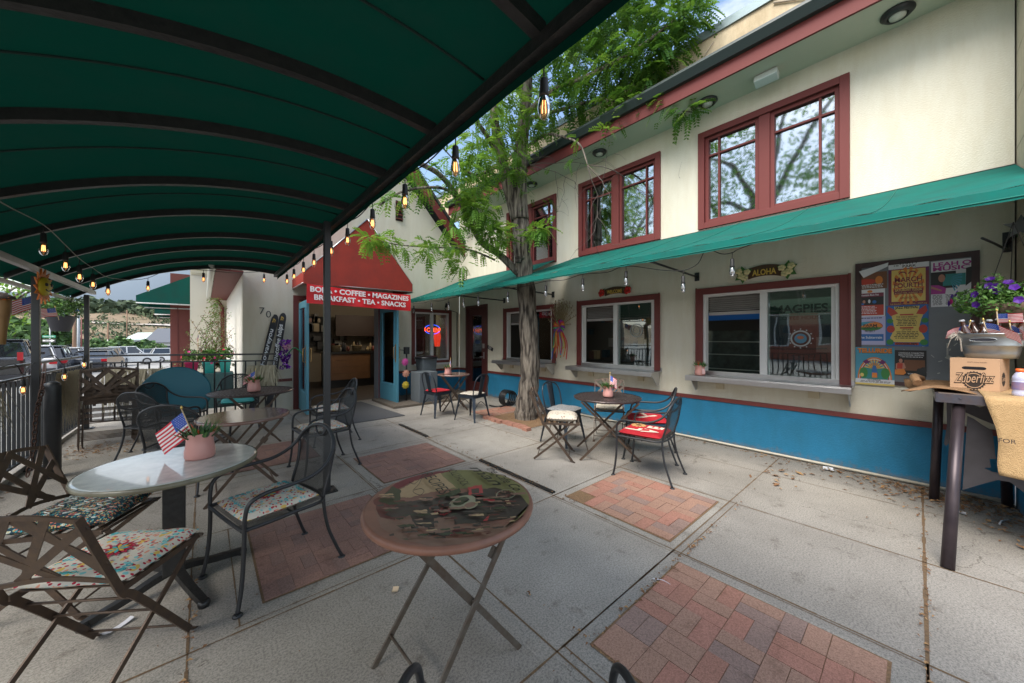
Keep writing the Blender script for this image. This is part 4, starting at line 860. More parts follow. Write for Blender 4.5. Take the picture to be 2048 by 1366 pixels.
# ================= street tree with pinnate leaves
BARK=mat('grey_brown_bark',(.16,.13,.105),.95,noise=(7,.6,(.24,.21,.17)))
_t,_b=nodes(BARK); _co=_t.nodes.new('ShaderNodeTexCoord'); _m=_t.nodes.new('ShaderNodeMapping'); _m.inputs['Scale'].default_value=(22,22,3.2); _n=_t.nodes.new('ShaderNodeTexNoise'); _n.inputs['Scale'].default_value=1; _n.inputs['Detail'].default_value=7; _bp=_t.nodes.new('ShaderNodeBump'); _bp.inputs['Strength'].default_value=1; _bp.inputs['Distance'].default_value=.05
_rr=_t.nodes.new('ShaderNodeValToRGB'); _rr.color_ramp.elements[0].position=.38; _rr.color_ramp.elements[0].color=(.035,.027,.022,1); _rr.color_ramp.elements[1].position=.62; _rr.color_ramp.elements[1].color=(.25,.215,.175,1); _t.links.new(_n.outputs[0],_rr.inputs[0]); _t.links.new(_rr.outputs[0],_b.inputs['Base Color'])
_t.links.new(_co.outputs['Object'],_m.inputs[0]); _t.links.new(_m.outputs[0],_n.inputs[0]); _t.links.new(_n.outputs[0],_bp.inputs['Height']); _t.links.new(_bp.outputs[0],_b.inputs['Normal'])
def leafmat(name,c,tr):
    m=fabric(name,c,tr,.5,.4); return m
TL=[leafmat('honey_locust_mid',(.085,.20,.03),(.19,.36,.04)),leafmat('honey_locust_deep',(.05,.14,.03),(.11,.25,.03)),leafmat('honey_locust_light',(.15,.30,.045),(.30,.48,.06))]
def frond(b,o,d,ln,seed_c,side=None):
    d=V(d).normalized(); up=V((0,0,1)); s_=d.cross(up)
    if s_.length<.1: s_=V((1,0,0))
    s_.normalize(); n=s_.cross(d).normalized(); b.c=seed_c; k=7
    dr=random.uniform(.15,.6)
    for i in range(k):
        t=(i+1)/k; p=o+d*ln*t-V((0,0,dr*ln*t*t)); l=ln*.34*(1-.5*abs(t-.45)); w_=l*.27
        for sg in (-1,1):
            e=(s_*sg+d*.45-V((0,0,random.uniform(.1,.5)))).normalized(); q=e.cross(n).normalized()*w_; m_=p+e*l*.5
            b.add([p,m_+q,p+e*l,m_-q],[(0,1,2,3)])
def limb(b,pts,r0,r1,n=8):
    pts=crom(pts,5); m_=len(pts); b.tube(pts,[r0+(r1-r0)*i/(m_-1) for i in range(m_)],n)
    return pts
def TD(px,py,dep):  # point on a sight line at forward depth
    d=_ray(px,py); return V((d.x*dep,d.y*dep,CH+d.z*dep))
tr=thing('tree','rough barked honey locust tree growing through the patio beside the facade','tree',(4.5,4.78,0))
b=B(); b.smooth=True
base=V((4.5,4.78,0))
tk=crom([base+V((0,0,-.05)),base+V((0,0,.25)),TD(1060,740,6.55),TD(1054,600,6.55),TD(1044,500,6.55),TD(1040,430,6.5)],6)
rr=[.27,.25]+[]; 
m_=len(tk); b.tube(tk,[(.222-.035*min(1,i/6)) -.04*max(0,(i-6)/(m_-6)) +.012*sin(i*2.1) for i in range(m_)],18)
# scar
for k in range(6): b.lathe([(.05,-.02),(.06,.02),(.02,.05)],TD(1040,520,6.35)+V((random.uniform(-.05,.05),0,random.uniform(-.06,.06))),8)
D=6.5
br=[]
br.append((limb(b,[TD(1040,440,D),TD(1038,380,D),TD(1042,300,D),TD(1052,200,D),TD(1060,90,D),TD(1075,-60,D)],.17,.06,12)))
br.append((limb(b,[TD(1036,440,D),TD(1016,370,D),TD(1000,300,D-.1),TD(988,230,D-.3),TD(985,140,D-.5)],.13,.05,10)))
br.append((limb(b,[TD(1010,340,D),TD(985,290,D-.2),TD(950,240,D-.6),TD(900,190,D-1.0)],.06,.02)))
br.append((limb(b,[TD(1036,545,D),TD(1000,510,D-.1),TD(960,480,D-.3),TD(918,400,D-.6),TD(880,350,D-.9),TD(835,325,D-1.2)],.075,.035)))
br.append((limb(b,[TD(925,410,D-.6),TD(895,380,D-.8),TD(850,375,D-1.1),TD(800,385,D-1.4),TD(760,410,D-1.7)],.03,.012)))
br.append((limb(b,[TD(1046,300,D),TD(1090,270,D-.2),TD(1130,275,D-.5),TD(1160,290,D-.8),TD(1175,330,D-1)],.03,.010)))
br.append((limb(b,[TD(1050,230,D),TD(1110,180,D-.3),TD(1180,150,D-.8),TD(1270,100,D-1.2),TD(1350,40,D-1.5)],.06,.015)))
br.append((limb(b,[TD(1050,240,D),TD(1120,220,D-.3),TD(1200,200,D-.7),TD(1280,210,D-1.1),TD(1390,225,D-1.5)],.04,.008)))
br.append((limb(b,[TD(1058,120,D),TD(1120,60,D-.4),TD(1200,20,D-.9),TD(1300,-30,D-1.3)],.05,.015)))
br.append((limb(b,[TD(990,520,D),TD(940,500,D-.2),TD(880,495,D-.5),TD(800,490,D-.9),TD(735,475,D-1.2)],.02,.006,6)))
br.append((limb(b,[TD(1040,470,D),TD(1010,480,D-.3),TD(975,450,D-.6),TD(940,400,D-.8)],.02,.006,6)))
br.append((limb(b,[TD(1050,480,D),TD(1065,465,D-.4),TD(1085,458,D-.5)],.015,.005,6)))
br.append((limb(b,[TD(1000,330,D),TD(960,350,D-.3),TD(930,340,D-.5),TD(880,290,D-.9)],.03,.008,6)))
br.append((limb(b,[TD(1060,90,D),TD(1000,20,D),TD(960,-80,D)],.05,.02)))
b.build('trunk',BARK,tr)
# dead twigs
b=B(); random.seed(9)
def twig(o,d,l,r,k):
    pts=[o]; d=V(d).normalized()
    for i in range(5): d=(d+V((random.gauss(0,.25),random.gauss(0,.25),random.gauss(-.03,.2)))).normalized(); pts.append(pts[-1]+d*l/5)
    b.tube(pts,[r*(1-.15*i) for i in range(6)],5)
    if k>0:
        for i in (2,3,4,5):
            if random.random()<.75: twig(pts[i],d+V((random.gauss(0,.7),random.gauss(0,.7),random.gauss(0,.6))),l*.55,r*.55,k-1)
e=br[5][-1]
for dd in ((.8,-.6,-.35),(.5,-.5,-.8),(.1,-.6,-.9)): twig(e,dd,1.2,.008,2)
for dd in ((-.3,-.8,.2),(-.8,.1,.1),(-.5,-.3,-.2)): twig(br[3][-1],dd,.8,.01,2)
for dd in ((.5,-.4,-.2),(.3,-.3,.1)): twig(TD(1060,330,6.4),dd,1.2,.009,2)
b.each('bare_twig',mat('bare_twig_grey',(.10,.08,.07),.9),tr)
# foliage
random.seed(14); b=B()
def clump(c,r,n,ln=.18,ct=None,dirb=(0,0,-.2),sq=1.0):
    c=V(c)
    for i in range(int(n*1.25)):
        d=V((random.gauss(0,1),random.gauss(0,1),random.gauss(0,.75)*sq)); d.normalize(); q=random.random()**.5
        p=c+V((d.x*r*q,d.y*r*q,d.z*r*q*.8)); dd=(d+V(dirb)+V((random.gauss(0,.5),random.gauss(0,.5),random.gauss(-.1,.4))))
        frond(b,p,dd,ln*random.uniform(.7,1.25),random.choice(ct or (0,0,1,2)))
def along(pts,i0,r,n,ln=.2,ct=None,step=2):
    for i in range(i0,len(pts),step): clump(pts[i]+V((random.gauss(0,r*.4),random.gauss(0,r*.4),random.gauss(0,r*.3))),r,n,ln,ct)
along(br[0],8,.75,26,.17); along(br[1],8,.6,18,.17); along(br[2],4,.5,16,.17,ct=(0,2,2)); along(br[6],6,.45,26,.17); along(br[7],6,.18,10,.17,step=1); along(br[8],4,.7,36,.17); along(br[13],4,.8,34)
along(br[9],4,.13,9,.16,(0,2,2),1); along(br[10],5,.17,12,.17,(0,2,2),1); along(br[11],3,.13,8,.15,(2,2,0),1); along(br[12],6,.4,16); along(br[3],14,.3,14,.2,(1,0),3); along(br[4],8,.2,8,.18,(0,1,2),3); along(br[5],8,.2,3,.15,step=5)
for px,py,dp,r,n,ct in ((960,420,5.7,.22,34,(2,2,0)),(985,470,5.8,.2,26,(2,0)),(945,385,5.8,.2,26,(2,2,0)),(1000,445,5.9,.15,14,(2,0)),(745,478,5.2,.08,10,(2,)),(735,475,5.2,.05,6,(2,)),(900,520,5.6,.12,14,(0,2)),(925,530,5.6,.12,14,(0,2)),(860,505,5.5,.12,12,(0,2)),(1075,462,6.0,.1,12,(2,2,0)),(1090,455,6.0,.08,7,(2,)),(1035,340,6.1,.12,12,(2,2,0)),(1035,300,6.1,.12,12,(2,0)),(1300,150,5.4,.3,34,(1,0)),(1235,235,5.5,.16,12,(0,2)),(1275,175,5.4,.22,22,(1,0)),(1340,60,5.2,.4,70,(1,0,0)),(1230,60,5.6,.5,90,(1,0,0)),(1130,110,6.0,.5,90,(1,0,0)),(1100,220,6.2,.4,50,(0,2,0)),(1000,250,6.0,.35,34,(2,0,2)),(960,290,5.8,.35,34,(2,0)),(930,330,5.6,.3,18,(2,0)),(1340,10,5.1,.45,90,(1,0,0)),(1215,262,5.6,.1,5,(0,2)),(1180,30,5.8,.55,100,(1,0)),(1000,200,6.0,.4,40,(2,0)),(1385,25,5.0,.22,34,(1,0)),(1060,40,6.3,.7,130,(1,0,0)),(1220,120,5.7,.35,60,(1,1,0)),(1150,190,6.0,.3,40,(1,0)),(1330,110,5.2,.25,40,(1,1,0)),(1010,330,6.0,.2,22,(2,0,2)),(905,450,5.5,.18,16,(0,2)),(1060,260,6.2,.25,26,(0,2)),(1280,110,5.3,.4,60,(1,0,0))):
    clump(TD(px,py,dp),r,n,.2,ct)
for k in range(40):  # the unseen upper crown
    clump(V((4.1+random.gauss(0,1.1),4.2+random.gauss(0,1.3),random.uniform(6.6,9))),.8,22,.28)
b.build('crown',TL,tr)
# ---------------- street trees on the far pavement (seen in the glass and at the far left)
def street_tree(base,h,rad,lab,seed,cat='tree',gap=.5,n=150,group=None,ct=(0,1,1),ls=.17,low=.45):
    random.seed(seed); base=V(base); t=thing('street_tree',lab,cat,base,0,group)
    b=B(); top=base+V((random.gauss(0,.2),random.gauss(0,.2),h*.62)); tk=crom([base,base+V((.05,0,h*.25)),top],5); b.tube(tk,[.035*h*(1-.06*i) for i in range(len(tk))],9)
    ends=[]
    for k in range(8):
        a=6.28*k/8+random.random(); s0=tk[random.randint(5,len(tk)-1)]; e=base+V((cos(a)*rad*random.uniform(.5,.9),sin(a)*rad*random.uniform(.5,.9),h*random.uniform(.55,.95))); m2=(s0+e)/2+V((0,0,h*.05)); b.tube(crom([s0,m2,e],4),[.012*h*(1-.09*i) for i in range(9)],6); ends.append(e)
    b.build('trunk',BARK,t); b=B()
    for k in range(n):
        a=random.random()*6.28; u=random.random(); q=rad*math.sqrt(random.random()); c=base+V((cos(a)*q,sin(a)*q,h*(low+(1-low)*u*(1-.35*(q/rad)**2))))
        for j in range(46):
            p=c+V((random.gauss(0,rad*.13),random.gauss(0,rad*.13),random.gauss(0,rad*.1))); n1=V((random.gauss(0,1),random.gauss(0,1),random.gauss(.5,.7))).normalized(); t1=n1.orthogonal().normalized(); t1=M.Rotation(random.random()*6.28,3,n1)@t1; t2=n1.cross(t1); l=ls*random.uniform(.35,.8); b.c=random.choice(ct); b.add([p-t1*l,p-t2*l*.4,p+t1*l,p+t2*l*.4],[(0,1,2,3)])
    b.build('crown',TL,t); return t
street_tree((-7,4.6,0),12,4.0,'broad street tree left of the canopy, mirrored in the upper windows',31,group='street trees along the road')
street_tree((-8.0,12.0,0),12,4.0,'second street tree up the road, mirrored in the middle upper window',32,group='street trees along the road')
_p=TD(-45,HY,13)
street_tree((_p.x,_p.y,0),5.4,2.6,'feathery street tree whose branches reach in at the left edge behind the birdhouse',33,group='street trees along the road',n=34,ct=(0,0,2),low=.4)
# ================= furniture
def meshmat(name,sc_,hole,col=(.012,.014,.016)):
    m=bpy.data.materials.new(name); m.use_nodes=True; t=m.node_tree; t.nodes.clear()
    o=t.nodes.new('ShaderNodeOutputMaterial'); tr=t.nodes.new('ShaderNodeBsdfTransparent'); p=t.nodes.new('ShaderNodeBsdfPrincipled'); p.inputs['Base Color'].default_value=(*col,1); p.inputs['Roughness'].default_value=.45
    c=t.nodes.new('ShaderNodeTexCoord'); mp=t.nodes.new('ShaderNodeMapping'); mp.inputs['Scale'].default_value=(sc_,sc_*.0001,sc_*.55)
    v=t.nodes.new('ShaderNodeTexVoronoi'); v.voronoi_dimensions='2D'; v.inputs['Randomness'].default_value=0; v.inputs['Scale'].default_value=1
    s=t.nodes.new('ShaderNodeSeparateXYZ'); cb=t.nodes.new('ShaderNodeCombineXYZ'); ad=t.nodes.new('ShaderNodeMath'); ad.operation='ADD'
    t.links.new(c.outputs['Object'],s.inputs[0]); a2=t.nodes.new('ShaderNodeMath'); a2.operation='ADD'; t.links.new(s.outputs[1],a2.inputs[0]); t.links.new(s.outputs[2],a2.inputs[1])
    m1=t.nodes.new('ShaderNodeMath'); m1.operation='MULTIPLY'; m1.inputs[1].default_value=sc_; m2=t.nodes.new('ShaderNodeMath'); m2.operation='MULTIPLY'; m2.inputs[1].default_value=sc_*1.6
    t.links.new(s.outputs[0],m1.inputs[0]); t.links.new(a2.outputs[0],m2.inputs[0])
    r1=t.nodes.new('ShaderNodeMath'); r1.operation='ADD'; r2=t.nodes.new('ShaderNodeMath'); r2.operation='SUBTRACT'; t.links.new(m1.outputs[0],r1.inputs[0]); t.links.new(m2.outputs[0],r1.inputs[1]); t.links.new(m1.outputs[0],r2.inputs[0]); t.links.new(m2.outputs[0],r2.inputs[1])
    t.links.new(r1.outputs[0],cb.inputs[0]); t.links.new(r2.outputs[0],cb.inputs[1]); t.links.new(cb.outputs[0],v.inputs['Vector'])
    g=t.nodes.new('ShaderNodeMath'); g.operation='LESS_THAN'; g.inputs[1].default_value=hole; t.links.new(v.outputs['Distance'],g.inputs[0])
    mx=t.nodes.new('ShaderNodeMixShader'); t.links.new(g.outputs[0],mx.inputs[0]); t.links.new(p.outputs[0],mx.inputs[1]); t.links.new(tr.outputs[0],mx.inputs[2]); t.links.new(mx.outputs[0],o.inputs[0]); return m
MESH=meshmat('expanded_steel_mesh',90,.315)
def cushmat(name,base,cols,scale=34,dens=.30):
    m=mat(name,base,.85,spec=.2); t,bs=nodes(m); c=t.nodes.new('ShaderNodeTexCoord'); prev=None
    for i,cc in enumerate(cols):
        s_=scale*(1+.37*i); v=t.nodes.new('ShaderNodeTexVoronoi'); v.inputs['Scale'].default_value=s_; mp=t.nodes.new('ShaderNodeMapping'); mp.inputs['Location'].default_value=(i*3.1,i*1.7,i); mp.inputs['Rotation'].default_value=(0,0,i*.8); mp.inputs['Scale'].default_value=(1,1.6,1) if i%2 else (1.5,.8,1)
        t.links.new(c.outputs['Object'],mp.inputs[0]); t.links.new(mp.outputs[0],v.inputs['Vector'])
        g=t.nodes.new('ShaderNodeMath'); g.operation='LESS_THAN'; g.inputs[1].default_value=dens; t.links.new(v.outputs['Distance'],g.inputs[0])
        s3=t.nodes.new('ShaderNodeSeparateColor'); t.links.new(v.outputs['Color'],s3.inputs[0]); g2=t.nodes.new('ShaderNodeMath'); g2.operation='GREATER_THAN'; g2.inputs[1].default_value=.45; t.links.new(s3.outputs[0],g2.inputs[0]); mu=t.nodes.new('ShaderNodeMath'); mu.operation='MULTIPLY'; t.links.new(g.outputs[0],mu.inputs[0]); t.links.new(g2.outputs[0],mu.inputs[1])
        x=t.nodes.new('ShaderNodeMix'); x.data_type='RGBA'; x.inputs['B'].default_value=(*cc,1)
        if prev is None: x.inputs['A'].default_value=(*base,1)
        else: t.links.new(prev,x.inputs['A'])
        t.links.new(mu.outputs[0],x.inputs['Factor']); prev=x.outputs['Result']
    t.links.new(prev,bs.inputs['Base Color']); return m
CF=cushmat('floral_cushion',(.62,.58,.50),[(.70,.48,.12),(.20,.50,.52),(.70,.30,.20),(.42,.02,.05)],20,.34)
CD=cushmat('dark_medallion_cushion',(.02,.055,.075),[(.50,.55,.50),(.05,.28,.32),(.55,.15,.10),(.50,.40,.15)],38,.36)
CW=cushmat('white_dotted_cushion',(.60,.54,.44),[(.40,.30,.2),(.12,.02,.03)],24,.26)
CR=mat('red_cushion',(.48,.012,.022),.8,noise=(6,.4,(.36,.01,.02))); CB=mat('black_white_shag',(.05,.05,.055),.95,noise=(60,.8,(.42,.42,.42)))
CT=mat('turquoise_cushion',(.05,.42,.42),.8,noise=(12,.5,(.15,.5,.5)))
CB2=mat('cushion_bead_teal',(.06,.42,.45),.8); CM=mat('cushion_crimson',(.42,.015,.05),.8); CY=mat('cushion_yellow',(.68,.42,.06),.8)
def cushion(lab,c,rz,sz,m,th=.06,sh=4,tilt=0,deco=None,group=None,zoff=0):
    c=V(c); t=thing('seat_cushion',lab,'cushion',c,rz,group); 
    if tilt: t.rotation_euler=(tilt,0,rz)
    b=B()
    def prof(u,v):
        x=(u*2-1);y=(v*2-1); return ((1-abs(x)**sh)*(1-abs(y)**sh))**.45 if abs(x)<1 and abs(y)<1 else 0
    def pos(u,v,s_):
        x=(u*2-1);y=(v*2-1); k=1-.05*(x*x*y*y)-.03*(1-abs(x*y)); h=prof(u,v)
        return V((x*sz/2*k,y*sz/2*k,th*.42+s_*th*.5*h+.004*sin(u*13)*sin(v*11)*h))
    b.grid(lambda u,v:pos(u,v,1),18,18); b.grid(lambda u,v:pos(v,u,-1),18,18); b.build('cover',m,t,local=True)
    if deco: deco(t,sz,th)
    return t
def deco_floral(t,sz,th):
    b=B(); z=th*.94
    def petal(b,cx,cy,a,l,w_,c,zz):
        b.c=c; d=V((cos(a),sin(a),0));e=V((-sin(a),cos(a),0)); o=V((cx,cy,zz)); b.add([o,o+d*l*.5+e*w_,o+d*l,o+d*l*.5-e*w_],[(0,1,2,3)])
    for k in range(14): petal(b,0,0,k*PI/7,.075,.012,1,z+.002)
    for k in range(10): petal(b,0,0,k*PI/5+.2,.045,.009,2 if k%2 else 0,z+.0035)
    b.c=0; q=sz*.36
    for sx,sy,ax in ((0,1,0),(0,-1,0),(1,0,1),(-1,0,1)):
        for k in range(-5,6):
            o=V((sx*q+(k*.03 if ax==0 else 0),sy*q+(k*.03 if ax else 0),z-.004)); b.tube([o+V((cos(a)*.012,sin(a)*.008,0)) for a in [2*PI*i/8 for i in range(8)]],.0022,4,closed=True)
    b.build('print',[CB2,CM,CY],t,local=True)
# ---- wrought mesh armchair
def mk_mesh(lab,loc,rz,group):
    t=thing('mesh_armchair',lab,'armchair',loc,rz,group)
    hoop=crom([(-.235,-.265,.74),(-.20,-.29,.80),(-.11,-.31,.855),(0,-.32,.87),(.11,-.31,.855),(.20,-.29,.80),(.235,-.265,.74)],5)
    for s_ in (-1,1):
        arm=crom([(s_*.235,-.265,.74),(s_*.262,-.21,.68),(s_*.285,-.11,.635),(s_*.295,.03,.625),(s_*.29,.15,.62),(s_*.277,.225,.585),(s_*.268,.245,.50),(s_*.262,.245,.40),(s_*.262,.25,.25),(s_*.268,.262,.12),(s_*.275,.28,.015)],6)
        b=B(); b.tube(arm,.0115,8); b.lathe([(.024,0),(.024,.008),(.015,.016)],(s_*.275,.28,0),10,capt=True); b.build('arm_and_front_leg',BLK,t,local=True)
        leg=crom([(s_*.228,-.275,.74),(s_*.215,-.255,.60),(s_*.215,-.215,.44),(s_*.225,-.235,.25),(s_*.24,-.285,.10),(s_*.25,-.32,.015)],6)
        b=B(); b.tube(leg,.0105,8); b.lathe([(.024,0),(.024,.008),(.015,.016)],(s_*.25,-.32,0),10,capt=True); b.build('rear_leg',BLK,t,local=True)
    b=B(); b.tube(hoop,.0125,8); b.tube(crom([(-.075,-.312,.852),(-.045,-.307,.815),(0,-.305,.80),(.045,-.307,.815),(.075,-.312,.852)],4),.0065,6)
    b.build('back_hoop',BLK,t,local=True)
    def bk(u,v):
        z=.45+.41*v; wd=.212+.02*sin(PI*v*.6); wd=min(wd,.235*math.sqrt(max(0.0,1-max(0,(v-.62)/.40)**2.4))); x=(u*2-1)*wd; return V((x,-.215-.105*v+.012*(1-(u*2-1)**2)*-1,z-.0))
    b=B(); b.grid(bk,14,14); b.build('back_mesh',MESH,t,local=True)
    b=B(); b.grid(lambda u,v:V(((u*2-1)*(.22+.035*v),-.215+.455*v,.44-.018*sin(PI*u)*sin(PI*v))),10,10); b.build('seat_mesh',MESH,t,local=True)
    b=B(); b.tube(crom([(-.215,-.215,.44),(.215,-.215,.44),(.262,.0,.44),(.262,.225,.44),(.2,.25,.435),(-.2,.25,.435),(-.262,.225,.44),(-.262,0,.44)],4,closed=True),.0105,8,closed=True); b.tube([(-.26,-.02,.425),(.26,-.02,.425)],.006,6); b.build('seat_frame',BLK,t,local=True)
    return t
# ---- folding lattice chair
def mk_fold(lab,loc,rz,group,m1=None,cat='folding chair'):
    m1=m1 or RUST; t=thing('folding_lattice_chair',lab,cat,loc,rz,group); W=.215
    for s_ in (-1,1):
        b=B(); pts=[(s_*W,-.295,.835),(s_*W,-.235,.69),(s_*W,-.155,.50),(s_*W,-.125,.44),(s_*W,-.07,.39),(s_*W,.21,.02)]
        cr=crom(pts,4)
        b.strip(cr,.030,.009,(1,0,0))
        b.bar((s_*W,.21,.02),(s_*W,.245,.0035),.03,.006,(0,0,1)); b.build('stile_and_front_leg',m1,t,local=True)
        b=B(); b.bar((s_*(W-.022),.285,.455),(s_*(W-.022),-.25,.015),.024,.009,(1,0,0)); b.build('rear_leg',m1,t,local=True)
    b=B(); 
    top=crom([(-W,-.292,.825),(-W*.5,-.299,.845),(0,-.301,.851),(W*.5,-.299,.845),(W,-.292,.825)],4); low=crom([(-W,-.165,.52),(0,-.178,.552),(W,-.165,.52)],5)
    for c_ in (top,low):
        b.strip(c_,.020,.008,(0,1,.3))
    b.each('back_rail',m1,t,local=True)
    b=B()
    def bp(x,z): return V((x,-.165-(z-.53)*.40,z))
    for (x0,z0,x1,z1) in ((-W,.60,-.02,.85),(-W,.74,.02,.55),(-.12,.54,W,.80),(-.03,.85,W,.60),(.02,.55,-.19,.83),(.10,.84,-.10,.54),(.02,.85,.2,.56)):
        b.bar(bp(x0,z0)+V((0,random.uniform(-.004,.004),0)),bp(x1,z1),.032,.005,(0,-1,-.35))
    b.build('back_lattice',m1,t,local=True)
    b=B()
    for y in (-.09,-.03,.03,.09,.15,.21,.27): b.box((0,y,.462),(2*W-.03,.028,.005))
    b.bx(-W+.012,-W+.02,-.13,.295,.44,.465); b.bx(W-.02,W-.012,-.13,.295,.44,.465); b.tube([(-W,.295,.455),(W,.295,.455)],.008,6); b.build('seat_slats',m1,t,local=True)
    b=B()
    for y,z in ((-.205,.06),(.175,.07),(-.06,.38),(.03,.26)): b.tube([(-W,y,z),(W,y,z)],.0055,6)
    b.each('stretcher',m1,t,local=True)
    return t
# ---- stamped metal cafe chair with splat
def mk_tolix(lab,loc,rz,group):
    m1=mat('gunmetal_blue',(.035,.045,.06),.38,metal=.6,noise=(10,.5,(.06,.07,.085))); t=thing('metal_cafe_chair',lab,'chair',loc,rz,group)
    b=B(); b.grid(lambda u,v:V(((u*2-1)*.18*(1-.08*v*0),(v*2-1)*.18,.455-.012*sin(PI*u)*sin(PI*v))),8,8); b.box((0,-.183,.435),(.37,.006,.05)); b.box((0,.183,.435),(.37,.006,.05)); b.box((-.183,0,.435),(.006,.37,.05)); b.box((.183,0,.435),(.006,.37,.05)); b.build('seat_pan',m1,t,local=True)
    for sx in (-1,1):
        for sy in (-1,1):
            b=B(); top=V((sx*.165,sy*.165,.44)); bot=V((sx*.225,sy*.235,.0)); n=6
            for i in range(n):
                a=top.lerp(bot,i/n); c=top.lerp(bot,(i+1)/n); w0=.06*(1-.6*i/n); b.bar(a,c,w0,.014,(sx,sy,0)); b.bar(a+V((-sx*w0*.4,0,0)),c+V((-sx*w0*.4,0,0)),.006,w0*.6,(sx,0,0))
            b.build('leg',m1,t,local=True)
    b=B(); b.tube(crom([(-.18,-.16,.44),(-.195,-.19,.58),(-.19,-.225,.72),(-.14,-.25,.80),(-.05,-.26,.835),(.05,-.26,.835),(.14,-.25,.80),(.19,-.225,.72),(.195,-.19,.58),(.18,-.16,.44)],5),.0105,8); b.build('back_hoop',m1,t,local=True)
    b=B(); b.grid(lambda u,v:V(((u*2-1)*(.05+.015*v),-.175-.082*v,.45+.375*v)),3,8); o=b.build('splat',m1,t,local=True); o.modifiers.new('s','SOLIDIFY').thickness=.004
    b=B()
    for s_ in (-1,1): b.tube(crom([(-.2,s_*.2,.2),(0,s_*.19,.34),(.2,s_*.2,.2)],5),.006,6)
    b.each('leg_arch',m1,t,local=True); return t
GM='black mesh armchairs on the patio'; GF='brown folding lattice chairs'; GT='dark metal cafe chairs'
c1=mk_mesh('nearest black mesh armchair with floral cushion, between the marbled and picture tables',(.335,2.74,0),face_rz(-.97,-.26),GM)
c1p=(.335,2.74,0)
def seat_of(loc,rz,y=.02,z=.445): return V(loc)+M.Rotation(rz,3,'Z')@V((0,y,z))
def place(proto,loc,rz,lab,group): return dup(proto,loc,rz,lab,group)
GC='floral seat cushions'
cushion('floral cushion with teal chain border on the nearest black mesh armchair',seat_of(c1p,c1.rotation_euler.z),c1.rotation_euler.z,.44,CF,.05,6,deco=deco_floral,group=GC)
P=[('black mesh armchair seen from behind the small striped flag, back towards the marble table',fz(318,850,.70)+V((.18,.30,0)),face_rz(.45,.9)),
('black mesh armchair whose rim shows left of the one behind the flag',fz(292,822,.66)+V((.1,.32,0)),face_rz(.7,.75)),
('black mesh armchair in front of the teal round tabletop',fz(300,790,.74)+V((.22,.1,0)),face_rz(.75,-.55)),
('black mesh armchair at the far side of the woven table against the far railing',V((.42,7.35,0)),face_rz(-.05,-1)),
('black mesh armchair with floral cushion at the reddish table, left of the black post',V((1.05,4.55,0)),face_rz(-.97,-.1)),
('black mesh armchair with floral cushion partly behind the black post, by the doormat',V((1.42,5.65,0)),face_rz(-.95,.05)),
('black mesh armchair holding the red LOVE cushion at the right four seater table',V((3.68,1.95,0)),face_rz(-.17,.98)),
('black mesh armchair with a plain red cushion closest to the blue wall',V((4.27,2.25,0)),face_rz(-.42,.9)),
('black mesh armchair whose two arm loops show at the bottom edge of the picture',V((.505,.56,0)),face_rz(.657,.754))]
ch=[]
for lab,loc,rz in P: loc=V((loc.x,loc.y,0)); ch.append((dup(c1,loc,rz,lab,GM),loc,rz))
for i,(lab,m_,dc) in {4:('floral cushion on the mesh armchair between the two left folding tables',CF,None),5:('floral cushion on the mesh armchair behind the black post',CF,None),3:('turquoise cushion on the chair at the far side of the woven table',CT,None)}.items():
    o,loc,rz=ch[i]; cushion(lab,seat_of(loc,rz),rz,.44,m_,.06,6,group=GC)
def love(t,sz,th):
    b=B()
    for s_,x,y in (('L',-.09,.02),('V',-.09,-.16),('E',.09,-.16)): b.text(s_,(x,y,th*.96),(1,0,0),(0,1,0),.15,bold=.05)
    b.build('letters',mat('cream_letter',(.72,.62,.5),.8),t,local=True)
    b=B(); 
    for k in range(12): a=k*PI/6; b.box((.09+.055*cos(a),.10+.055*sin(a),th*.96),(.05,.022,.006),M.Rotation(a,3,'Z'))
    b.build('sunflower',mat('sunflower_gold',(.55,.32,.12),.8),t,local=True)
    b=B(); b.lathe([(.035,0),(.02,.008),(.001,.009)],(.09,.10,th*.94),12); b.build('sunflower_eye',mat('eye_brown',(.12,.05,.02),.8),t,local=True)
o,loc,rz=ch[6]; cushion('red cushion printed LOVE with a sunflower for the O',seat_of(loc,rz,.03),rz+R(0),.46,CR,.055,6,deco=love,tilt=0)
def stripe(t,sz,th):
    b=B(); b.box((-.05,0,th*.93),(.05,.3,.006),M.Rotation(.6,3,'Z')); b.box((.09,.02,th*.93),(.14,.04,.006),M.Rotation(.2,3,'Z')); b.each('print',MATS['cream_letter'],t,local=True)
o,loc,rz=ch[7]; cushion('red cushion with pale print nearest the blue wall',seat_of(loc,rz,.03),rz+.2,.48,CR,.06,6,deco=stripe)
# folding chairs
fB=fz(390,1262); fB2=fz(188,1277)
f1=mk_fold('brown lattice folding chair with floral cushion in the left foreground',(-.42,2.34,0),face_rz(.62,.78),GF)
FB_loc=V((-.4,2.3,0)); 
mid=(V((fB.x,fB.y,0))+V((fB2.x,fB2.y,0)))/2; fd=V((.20*0+.56,.80,0)).normalized(); ax=(V((fB.x,fB.y,0))-V((fB2.x,fB2.y,0))).normalized(); fd=V((-ax.y,ax.x,0)); 
if fd.y<0: fd=-fd
FB_loc=mid-fd*.22; rzB=face_rz(fd.x,fd.y); f1.location=FB_loc; f1.rotation_euler.z=rzB
cushion('floral cushion with a red medallion on the left foreground folding chair',seat_of(FB_loc,rzB,.085,.465),rzB,.43,CF,.05,6,deco=deco_floral,group=GC)
FA=V((-.58,3.2,0)); rzA=face_rz(.85,-.45)
dup(f1,FA,rzA,'brown lattice folding chair with dark patterned cushion between the railing and the marble table',GF)
